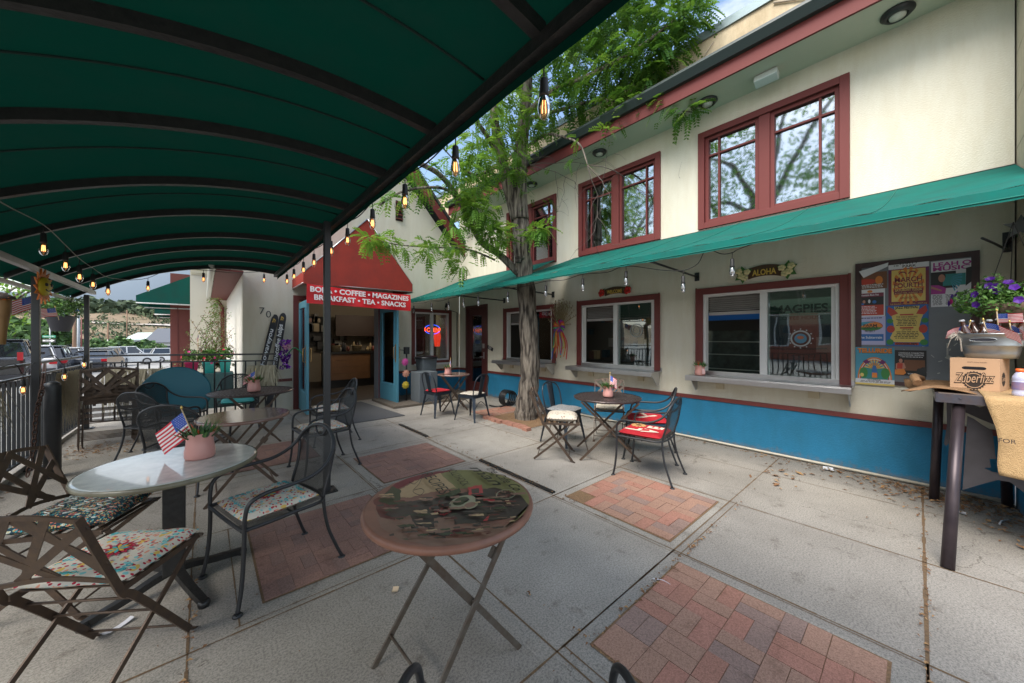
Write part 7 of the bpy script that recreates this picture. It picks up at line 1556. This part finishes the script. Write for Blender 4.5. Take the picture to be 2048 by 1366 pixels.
# litter on the paving
def slip(lab,c,w_,h,rz,m_,cat='paper scrap'):
    c=V(c); b=B(); b.grid(lambda u,v:c+M.Rotation(rz,3,'Z')@V(((u-.5)*w_,(v-.5)*h,.006+.012*(2*u-1)**2)),5,1); tag(b.build('paper_scrap',m_),lab,cat)
WP=mat('white_paper',(.7,.7,.74),.7)
slip('white folded paper slip on the ground by the blue base right of centre',fz(1657,940),.13,.09,.2,WP); slip('small cream paper scrap on the paving left of the picture table',fz(790,1184),.045,.035,.9,mat('cream_paper',(.66,.5,.33),.8)); slip('white plastic scrap under the foot of the marbled table',fz(235,1257),.12,.03,.6,WP); slip('tiny white wrapper near the right bar table leg',fz(1925,1029),.05,.04,0,WP)
b=B(); p=fz(1325,1163); b.tube(crom([p+V((-.03,.05,.006)),p+V((.0,.0,.008)),p+V((.0,-.05,.006))],5),.003,5); tag(b.build('white_strip',WP),'curved white twig like strip at the corner of the brick panel','paper scrap')
b=B(); p=fz(2003,1045); b.tube([p+V((-.12,.02,.02)),p+V((0,0,.012)),p+V((.1,-.05,.01))],.006,5); tag(b.build('plastic_stick',WP),'white plastic stick in the leaves under the bar table','stick')
# ================= background beyond the patio
# building B: cream pier, red pier, dark green awnings
t=thing('corner_building','cream and red building with dark green awnings beyond the patio','building',(0,17,0))
b=B(); b.bx(-.33,1.2,15.05,15.5,-.6,4.0); b.build('pier',mat('cream_pier',(.60,.56,.46),.9,bump=(60,.3)),t)
b=B(); b.bx(-.40,1.2,14.9,15.6,4.0,4.12); b.bx(-.5,1.3,14.8,15.7,4.14,4.35); b.build('roof_edge',BRONZE,t)
b=B()
for k in range(4): b.bx(-.3,.25,15.0,15.05,3.55+k*.1,3.62+k*.1)
b.bx(-.3,.25,15.02,15.05,3.5,3.95); b.build('vent',mat('cream_vent',(.62,.57,.42),.7),t)
b=B(); b.bx(-.83,-.36,16.0,30,-.9,3.6); b.build('red_wall',mat('brown_red_cladding',(.20,.055,.045),.7,bump=(30,.2)),t)
b=B(); b.bx(-.66,-.64,15.98,16.0,-.5,3.0); b.build('batten',RED,t)
def farawn(y,x0,x1,zt,zb,lab):
    t=thing('green_awning',lab,'awning',(x1,y,zt),0,'dark green awnings on the far building')
    b=B(); y2=y+3.2
    b.add([(x0,y,zb),(x1,y,zt),(x1,y,zb-.22),(x0,y,zb-.22)],[(0,1,2,3)]); b.add([(x0,y,zb),(x0,y2,zb),(x1,y2,zt),(x1,y,zt)],[(0,1,2,3)]); b.add([(x0,y,zb-.22),(x0,y2,zb-.22),(x0,y2,zb),(x0,y,zb)],[(0,1,2,3)]); b.add([(x0,y2,zb),(x1,y2,zt),(x1,y2,zb-.22),(x0,y2,zb-.22)],[(0,1,2,3)])
    b.build('cover',DGRN,t); b=B(); b.tube([(x0,y-.01,zb-.22),(x1,y-.01,zb-.22)],.02,5); b.tube([(x0+.1,y+.8,zb-.3),(x1,y+.8,zb-.3)],.02,5); b.build('frame_bar',WHT,t)
farawn(15.2,-1.52,-.33,3.45,2.75,'large dark green awning against the sky beside the cream pier')
farawn(19.5,-1.45,-.8,3.1,2.62,'smaller dark green awning beyond the first one')
# distant terrain
def hterr(x,y):
    d=math.hypot(x+60,y-330)
    base=0
    yy=y-150
    if yy>0: base=30*(1-math.exp(-(yy/110)**1.6))+3*sin(x*.03+1)+2.5*sin(x*.071+y*.02)+1.2*sin(x*.19)*sin(y*.11)
    return base-4.0 if y>150 else gz(y)-.1
HILL=mat('dry_scrub_hillside',(.25,.165,.11),.95,noise=(.05,.8,(.12,.12,.06))); 
b=B(); b.grid(lambda u,v:V((-420+700*u,140+520*v,hterr(-420+700*u,140+520*v))),70,50); o=b.build('hill',HILL); tag(o,kind='structure')
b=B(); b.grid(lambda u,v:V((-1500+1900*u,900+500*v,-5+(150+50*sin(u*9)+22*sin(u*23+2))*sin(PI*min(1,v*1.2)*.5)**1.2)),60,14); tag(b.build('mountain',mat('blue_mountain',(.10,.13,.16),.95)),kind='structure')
b=B(); b.grid(lambda u,v:V((-120+170*u,196+3*v+7*sin(u*3)+0,hterr(-120+170*u,196+3*v+7*sin(u*3))+.6)),60,1); tag(b.build('hill_road',mat('dirt_road',(.42,.38,.34),.95)),kind='structure')
# shrubs on the hill
random.seed(50); b=B(); LFH=[mat('scrub_%d'%i,c,.9) for i,c in enumerate(((.065,.095,.045),(.09,.125,.06),(.05,.075,.04)))]
def blob(b,c,r,n,sq=.7):
    for j in range(n):
        d=V((random.gauss(0,1),random.gauss(0,1),random.gauss(0,1))).normalized(); p=c+V((d.x*r*random.random()**.4,d.y*r*random.random()**.4,abs(d.z)*r*sq)); n1=(d+V((random.gauss(0,.5),random.gauss(0,.5),random.gauss(.2,.5)))).normalized(); t1=n1.orthogonal().normalized(); t1=M.Rotation(random.random()*6.28,3,n1)@t1; t2=n1.cross(t1); l=r*random.uniform(.18,.38); b.c=random.choice((0,0,1,2)); b.add([p-t1*l,p-t2*l*.6,p+t1*l,p+t2*l*.6],[(0,1,2,3)])
for k in range(2600):
    y=150+random.random()**1.3*190; x=random.uniform(-1.25,.05)*y*.62+random.uniform(-5,10); r=random.uniform(.8,2.1)*(1+.3*(y>230)); blob(b,V((x,y,hterr(x,y))),r,13,.8)
for k in range(150):
    x=random.uniform(-170,20); y=random.uniform(232,262); blob(b,V((x,y,hterr(x,y))),random.uniform(3,6),34,.9)
tag(b.build('hillside_scrub',LFH),kind='stuff')
# mid-distance trees
def bigtree(c,h,r,lab,seed,ms=0,group='trees behind the parking lot'):
    random.seed(seed); c=V(c); t=thing('tree',lab,'tree',c,0,group); b=B(); b.tube([c,c+V((0,0,h*.35)),c+V((.1*r,0,h*.7))],[.04*h,.03*h,.015*h],7); b.build('trunk',BARK,t); b=B()
    for k in range(26):
        a=random.random()*6.28; q=r*math.sqrt(random.random())*.8; z=h*(.3+.6*random.random()*(1-.5*(q/r)**2)); blob(b,c+V((q*cos(a),q*sin(a),z)),r*.34,34,.8)
    b.build('crown',[LF[0],LF[1],LF[2]] if ms else [mat('tree_green_a',(.06,.13,.03),.8),mat('tree_green_b',(.10,.18,.045),.8),mat('tree_green_c',(.04,.085,.025),.8)],t)
def at(px,py,dep):
    p=TD(px,py,dep); return p
def gp(px,dep): p=TD(px,HY,dep); return V((p.x,p.y,gz(p.y)))
for px,dep,h,r,lab,sd_ in ((240,58,3.5,4.3,'rounded green tree behind the white trailer, left of centre gap',61),(215,90,4.6,4,'dark green tree beside the wooden utility pole',62),(185,52,3.0,2.6,'low bright green tree between the two left posts',63),(120,48,3.6,3,'green tree right of the sign poles',64),(60,40,5.6,4.5,'spreading green tree behind the street signs at the left',65),(20,36,4.8,3.5,'green tree behind the wooden carving at the left edge',66),(305,55,2.6,1.8,'small bright green tree in front of the parked trailer',67),(330,80,4,4,'tree behind the pale roofed building',68),(100,70,6,4,'tall green tree behind the hanging planter',69)):
    bigtree(gp(px,dep),h,r,lab,sd_)
# conifer
c=gp(130,44); t=thing('blue_spruce','bluish conifer behind the hanging planter','tree',c,0); random.seed(71); b=B()
for k in range(1700):
    z=random.random(); r=2.4*(1-z)*random.random()**.5+.1; a=random.random()*6.28; p=c+V((r*cos(a),r*sin(a),.3+6.2*z)); d=V((cos(a),sin(a),-.25))*.45; e=V((-sin(a),cos(a),0))*.12; b.add([p-e,p+d,p+e],[(0,1,2)])
b.build('needles',mat('spruce_blue',(.05,.10,.09),.8),t); b=B(); b.tube([c,c+V((0,0,6))],.15,6); b.build('trunk',BARK,t)
# hedge strip
b=B(); random.seed(72); p0=gp(300,40); 
for k in range(80): p=TD(318+random.uniform(-45,45),HY,47+random.random()*2); blob(b,V((p.x,p.y,gz(p.y)+.2)),.6,26,.9)
tag(b.build('hedge',[MATS['tree_green_c'],MATS['tree_green_a'],LF[2]]),'low clipped dark hedge along the far side of the parking lot','hedge')
# buildings
def hut(lab,px,dep,w_,d_,h,roof,wallm,roofm,rot=0,cat='building'):
    c=gp(px,dep); t=thing('distant_building',lab,cat,c,0,'distant buildings'); rt=M.Rotation(-YAW+rot,3,'Z')
    def q(x,y,z): return c+rt@V((x,y,0))+V((0,0,z))
    b=B(); v=[q(sx*w_/2,sy*d_/2,z) for z in (0,h) for sx,sy in ((-1,-1),(1,-1),(1,1),(-1,1))]; b.add(v,[(0,1,5,4),(1,2,6,5),(2,3,7,6),(3,0,4,7)]); b.build('wall',wallm,t)
    b=B(); e=.4; A=[q(-w_/2-e,-d_/2-e,h-.05),q(w_/2+e,-d_/2-e,h-.05),q(w_/2+e,0,h+roof),q(-w_/2-e,0,h+roof),q(-w_/2-e,d_/2+e,h-.05),q(w_/2+e,d_/2+e,h-.05)]; b.add(A,[(0,1,2,3),(3,2,5,4),(0,3,4),(1,5,2)]); b.build('roof',roofm,t)
    b=B()
    for k in range(3): x=-w_*.3+k*w_*.3; b.add([q(x-.5,-d_/2-.03,h*.35),q(x+.5,-d_/2-.03,h*.35),q(x+.5,-d_/2-.03,h*.8),q(x-.5,-d_/2-.03,h*.8)],[(0,1,2,3)])
    b.build('window',mat('far_window',(.04,.05,.06),.2),t)
CRW=mat('far_white_wall',(.55,.55,.52),.8); hut('building with pale green metal roof behind the white trucks',305,70,5.0,5,3.9,1.3,mat('far_green_wall',(.08,.2,.14),.8),mat('pale_metal_roof',(.42,.5,.45),.5)); hut('dark slate roofed building right of the pale roofed one',345,68,5,5,3.2,2.6,CRW,mat('slate_roof',(.08,.09,.11),.8)); hut('white building with a dark roof behind the left trees',38,42,6.5,5,2.6,1.6,CRW,mat('dark_roof',(.05,.055,.07),.8)); hut('low brick building with shallow roof behind the signs',110,52,6,5,2.6,1.2,mat('far_brick',(.28,.12,.09),.9),mat('brown_roof',(.18,.13,.11),.9))
hut('red brick building opposite, mirrored in the serving windows',408,1,.1,.1,.1,.1,CRW,CRW) if False else None
t=thing('opposite_building','brick red building with white window frames across the road, mirrored in the serving windows','building',(-19,1,0))
b=B(); b.bx(-22,-19,-7,9,0,4.2); b.build('wall',mat('salmon_brick',(.40,.13,.09),.9),t)
b=B()
for k in range(5):
    y=-5.5+k*3; b.bx(-19.02,-18.96,y-.75,y+.75,1,3.1)
b.build('window_frame',WHT,t); b=B()
for k in range(5):
    y=-5.5+k*3
    for s_ in (-1,1): b.bx(-18.96,-18.95,y+s_*.35-.3,y+s_*.35+.3,1.1,3.0)
b.build('window_glass',MATS['far_window'],t)
# poles
def pole(lab,px,dep,h,r,m_,arms=0):
    c=gp(px,dep); t=thing('utility_pole',lab,'pole',c,0,'poles round the parking lot'); b=B(); b.tube([c,c+V((0,0,h))],[r,r*.7],7); b.build('shaft',m_,t)
    if arms: b=B(); b.bar(c+V((-1,.6,h-.6)),c+V((1,-.6,h-.6)),.1,.12); b.build('crossarm',m_,t)
PW=mat('pole_wood',(.20,.12,.075),.9); pole('brown wooden utility pole standing alone against the hillside',216,62,6.6,.16,PW); pole('thin wooden pole at the right on the hillside',254,110,14,.18,PW); pole('brown pole left of the far black post',149,30,5.0,.14,PW); pole('grey metal lamp pole beside the brown pole',157,31,5.2,.11,mat('pole_grey',(.3,.32,.34),.5)); pole('thin dark red pole next to the far black post',163,33,4.6,.06,RED)
# street signs
c=gp(100,27); t=thing('street_sign','green street name sign over a one way arrow sign on a post','street sign',c); b=B(); b.tube([c,c+V((0,0,3.4))],.04,6); b.build('post',mat('galv_post',(.35,.36,.36),.5),t)
rt=M.Rotation(-YAW,3,'Z'); u_=rt@V((1,0,0)); nn=rt@V((0,-1,0))
b=B(); b.box(c+V((0,0,2.62))+nn*.06,(1.0,.02,.16),rt); b.build('name_blade',mat('street_green',(.01,.22,.13),.5),t); b=B(); b.text('Camino del Rio',c+V((0,0,2.575))+nn*.075,u_,(0,0,1),.10,wd=.85); b.build('name_lettering',WHT,t)
b=B(); b.box(c+V((0,0,2.30))+nn*.06,(1.0,.02,.26),rt); b.build('arrow_plate',BLK,t)
b=B(); o=c+V((0,0,2.30))+nn*.075; b.add([o+u_*-.45+V((0,0,-.05)),o+u_*.2+V((0,0,-.05)),o+u_*.2+V((0,0,.05)),o+u_*-.45+V((0,0,.05))],[(0,1,2,3)]); b.add([o+u_*.2+V((0,0,-.1)),o+u_*.45,o+u_*.2+V((0,0,.1))],[(0,1,2)]); b.build('arrow',WHT,t)
b=B(); o=o+nn*.004; b.text('ONE WAY',o+V((0,0,-.03))-u_*.1,u_,(0,0,1),.06,bold=.02); b.build('arrow_lettering',BLK,t)
c=gp(56,30); t=thing('shop_sign','red and white open sign on the lot behind the left post','sign',c); b=B(); b.box(c+V((0,0,1.9)),(1.3,.05,.5),rt); b.tube([c,c+V((0,0,1.9))],.05,6); b.build('sign_board',WHT,t); b=B(); b.text('OPEN',c+V((0,0,1.78))+nn*.04,u_,(0,0,1),.24,bold=.03); b.build('lettering',mat('sign_red',(.55,.03,.03),.6),t)
# ---------------- vehicles
GLC=mat('car_glass',(.02,.025,.03),.05,spec=.8,coat=.5); TYR=mat('tyre_rubber',(.02,.02,.02),.8); RIM=mat('alloy_rim',(.4,.4,.42),.3,metal=.8); TLr=mat('tail_light_red',(.5,.01,.02),.3); HDl=mat('head_light',(.7,.7,.72),.15); CHR=mat('licence_plate',(.6,.62,.6),.5)
def paint(n,c): return mat('car_paint_'+n,c,.25,spec=.6,coat=.7)
PWH,PBK,PGR,PSV=paint('white',(.62,.63,.63)),paint('black',(.018,.02,.024)),paint('charcoal',(.05,.06,.075)),paint('silver',(.32,.34,.36))
def car(lab,c,rz,kind,pt,group='vehicles parked in the lot'):
    c=V(c); c.z=gz(c.y); t=thing('parked_'+kind,lab,{'suv':'suv','pickup':'pickup truck','car':'car'}[kind],c,rz,group)
    L_,W_={'suv':(4.7,1.92),'pickup':(5.7,2.0),'car':(4.6,1.82)}[kind]
    # profile (y forward, z)
    if kind=='suv': low=[(-2.3,.45),(-2.33,.75),(-2.28,1.05),(-2.2,1.12),(1.0,1.10),(1.95,1.0),(2.28,.82),(2.33,.5),(2.25,.35),(-2.2,.35)]; cab=[(-2.22,1.10),(-1.95,1.66),(-1.6,1.76),(.1,1.76),(.55,1.66),(1.15,1.08)]
    elif kind=='pickup': low=[(-2.8,.55),(-2.82,1.15),(-2.78,1.22),(-.7,1.22),(1.3,1.22),(2.35,1.12),(2.72,.95),(2.78,.5),(2.7,.42),(-2.7,.42)]; cab=[(-.85,1.2),(-.7,1.82),(-.45,1.9),(.75,1.9),(1.05,1.8),(1.55,1.2)]
    else: low=[(-2.2,.4),(-2.25,.75),(-2.15,.98),(-1.5,1.0),(1.0,.98),(1.9,.85),(2.22,.68),(2.25,.42),(2.15,.3),(-2.1,.3)]; cab=[(-1.75,.97),(-1.1,1.40),(-.7,1.46),(.2,1.46),(.5,1.40),(1.15,.95)]
    def extr(b,prof,w0,w1f):
        n=len(prof); zs=[z for _,z in prof]; z0,z1=min(zs),max(zs); cols=[]
        for s_ in (-1,-.86,.86,1):
            for y,z in prof:
                k=(z-z0)/(z1-z0); w_=(w0+(w1f-w0)*k)/2; ins=.05 if abs(s_)==1 else 0; cols.append((s_*w_,y*(1-ins*.6),z0+(z-z0)*(1-ins) if z>z0+.01 else z))
        b.add(cols,[]); k0=len(b.v)-4*n
        for m_ in range(3):
            for i in range(n): b.face([k0+m_*n+i,k0+m_*n+(i+1)%n,k0+(m_+1)*n+(i+1)%n,k0+(m_+1)*n+i])
        b.face([k0+i for i in range(n)]); b.face([k0+3*n+i for i in range(n)][::-1])
    b=B(); extr(b,low,W_,W_*.97); 
    if kind=='pickup': pass
    b.build('body',pt,t,local=True,bevel=.05)
    b=B(); extr(b,cab,W_*.93,W_*.74); g=b.build('greenhouse',GLC,t,local=True,bevel=.03)
    # roof + pillars
    ry0=min(y for y,z in cab if z>max(z for _,z in cab)-.15)-.02; ry1=max(y for y,z in cab if z>max(z for _,z in cab)-.15)+.02; zr=max(z for _,z in cab)
    b=B(); b.bx(-W_*.37,W_*.37,ry0,ry1,zr-.03,zr+.03)
    for s_ in (-1,1):
        for (ya,za),(yb,zb_) in ((cab[0],cab[1]),(cab[-1],cab[-2])): b.bar((s_*W_*.462,ya,za),(s_*W_*.385,yb,zb_),.09,.05,(1,0,0))
        b.bar((s_*W_*.465,(cab[0][0]+cab[-1][0])/2,cab[0][1]),(s_*W_*.39,(cab[0][0]+cab[-1][0])/2,zr-.03),.09,.04,(1,0,0))
        b.box((s_*(W_/2+.09),cab[-1][0]-.3,cab[0][1]+.08),(.18,.1,.14))
    b.build('roof_and_pillars',pt,t,local=True,bevel=.02)
    R_=.37 if kind!='car' else .33
    for s_ in (-1,1):
        for y in (-L_*.30,L_*.31):
            ax_=M.Rotation(s_*PI/2,3,'Y'); b=B(); b.lathe([(R_*.6,-.11),(R_*.95,-.11),(R_,-.06),(R_,.08),(R_*.93,.115),(R_*.62,.12)],(s_*(W_/2-.10),y,R_),20,ax=ax_); tw=b.build('wheel',TYR,t,local=True)
            b=B(); b.lathe([(R_*.62,.10),(R_*.55,.09),(R_*.1,.105)],(s_*(W_/2-.10),y,R_),12,ax=ax_,capt=True); b.build('rim',RIM,tw,local=True)
    yb_=low[1][0]; zb_=low[1][1]
    for s_ in (-1,1):
        b=B(); b.box((s_*(W_/2-.14),yb_-.0,zb_+.12),(.26 if kind!='pickup' else .14,.06,.16 if kind!='pickup' else .32)); b.build('tail_light',TLr,t,local=True)
        b=B(); b.box((s_*(W_/2-.25),-low[1][0]-.05 if kind!='pickup' else 2.72,.78 if kind!='pickup' else .92),(.4,.08,.15)); b.build('headlight',HDl,t,local=True)
    b=B(); b.box((0,yb_-.02,zb_-.02),(.5,.03,.17)); b.build('plate',CHR,t,local=True)
    b=B(); b.bx(-W_/2*.95,W_/2*.95,yb_-.06,yb_+.1,.38,.56); b.bx(-W_/2*.95,W_/2*.95,-yb_-.1,-yb_+.04,.34,.5); b.each('bumper',mat('bumper_grey',(.05,.05,.055),.6),t,local=True)
    return t
HW=-YAW
def G(px,py): p=fz(px,py); return V((p.x,p.y,0))
car('black pickup truck with pink red tail light at the left edge',TD(-8,HY,15),R(8),'pickup',PBK)
car('white suv partly hidden between the pickup and the left post',TD(62,HY,20),R(10),'suv',PWH)
car('large charcoal suv seen from behind between the two posts',TD(95,HY,21.5),R(6),'suv',PGR)
car('white suv just right of the charcoal one',TD(138,HY,28),R(2),'suv',PWH)
car('white car low behind the far black post',TD(165,HY,30),R(0),'car',PWH)
car('dark suv right of the far black post',TD(196,HY,25),R(-4),'car',PBK)
car('silver suv behind the dark car right of the far post',TD(215,HY,33),R(-4),'suv',PSV)
car('white pickup truck facing right beside the red bollard posts',TD(240,HY,36),R(-75),'pickup',PWH)
car('silver car at the left edge in front of the pickup, low by the railing',TD(30,HY,12),R(85),'car',PSV) if False else None
car('white van like suv far off near the hedge at right',TD(350,HY,46),R(-80),'suv',PWH)
car('long silver camper coloured suv behind the white pickup',TD(298,HY,50),R(-85),'suv',PSV)
# box trailer & camper
c=gp(253,62); t=thing('box_trailer','white box truck trailer behind the parked vehicles','trailer',c,0); b=B(); b.box(c+V((0,0,2.4)),(4.2,2.4,2.4),rt); b.build('box',mat('trailer_white',(.6,.6,.58),.5),t,bevel=.04)
for x in (-1.4,1.4): b=B(); b.lathe([(.4,-.1),(.45,0),(.4,.1)],c+u_*x+nn*1.1+V((0,0,.45)),14,ax=rt@M.Rotation(PI/2,3,'X'),capt=True); b.build('wheel',TYR,t)
# red bollards
for k,(px,py) in enumerate(((253,724),(300,722))):
    p=gp(px,47); t=thing('red_bollard',('left red post of the pair in the parking lot','right red post of the pair in the parking lot')[k],'bollard',p,0,'red posts in the parking lot'); b=B(); b.lathe([(.085,0),(.085,1.05),(.05,1.1),(.01,1.12)],p,12); b.build('post',mat('bollard_red',(.6,.02,.02),.5),t)
b=B(); p=gp(253,47);q=gp(300,47); b.tube([p+V((-3,0,.75)),p+V((0,0,.8)),q+V((0,0,.8)),q+V((3.2,2,.75))],.025,5); tag(b.build('red_barrier_rail',MATS['bollard_red']),'thin red rail linking the red posts in the parking lot','rail')
b=B()
for k in range(8): b.add([(-30+k*3.6,34,gz(34)+.006),(-29.85+k*3.6,34,gz(34)+.006),(-29.35+k*3.6,40,gz(40)+.006),(-29.5+k*3.6,40,gz(40)+.006)],[(0,1,2,3)])
tag(b.build('parking_lines',mat('line_white',(.6,.6,.58),.8)),kind='structure')
# gentle distance haze
hz=B(); hz.bx(-1600,1200,-60,1500,-12,260); m=bpy.data.materials.new('air'); m.use_nodes=True; tt=m.node_tree; tt.nodes.clear(); oo=tt.nodes.new('ShaderNodeOutputMaterial'); vv=tt.nodes.new('ShaderNodeVolumePrincipled'); vv.inputs['Density'].default_value=.00035; vv.inputs['Color'].default_value=(.8,.86,.95,1); tt.links.new(vv.outputs[0],oo.inputs['Volume'])
HAZE=False
if HAZE: tag(hz.build('haze',m),kind='stuff')

for k,(z0_,z1_) in enumerate(((8.2,7.6),(7.4,6.9))):
    b=B(); a_=gp(-120,50)+V((0,0,z0_)); c_=gp(216,62)+V((0,0,z1_-1.2)); d_=gp(420,80)+V((0,0,z0_)); b.tube([a_.lerp(c_,i/10)-V((0,0,.5*sin(PI*i/10))) for i in range(11)]+[c_.lerp(d_,i/10)-V((0,0,.6*sin(PI*i/10))) for i in range(1,11)],.02,4); tag(b.build('overhead_wire',CAB),('upper','lower')[k]+' overhead wire crossing in front of the hillside to the wooden pole','wire',group='overhead wires')
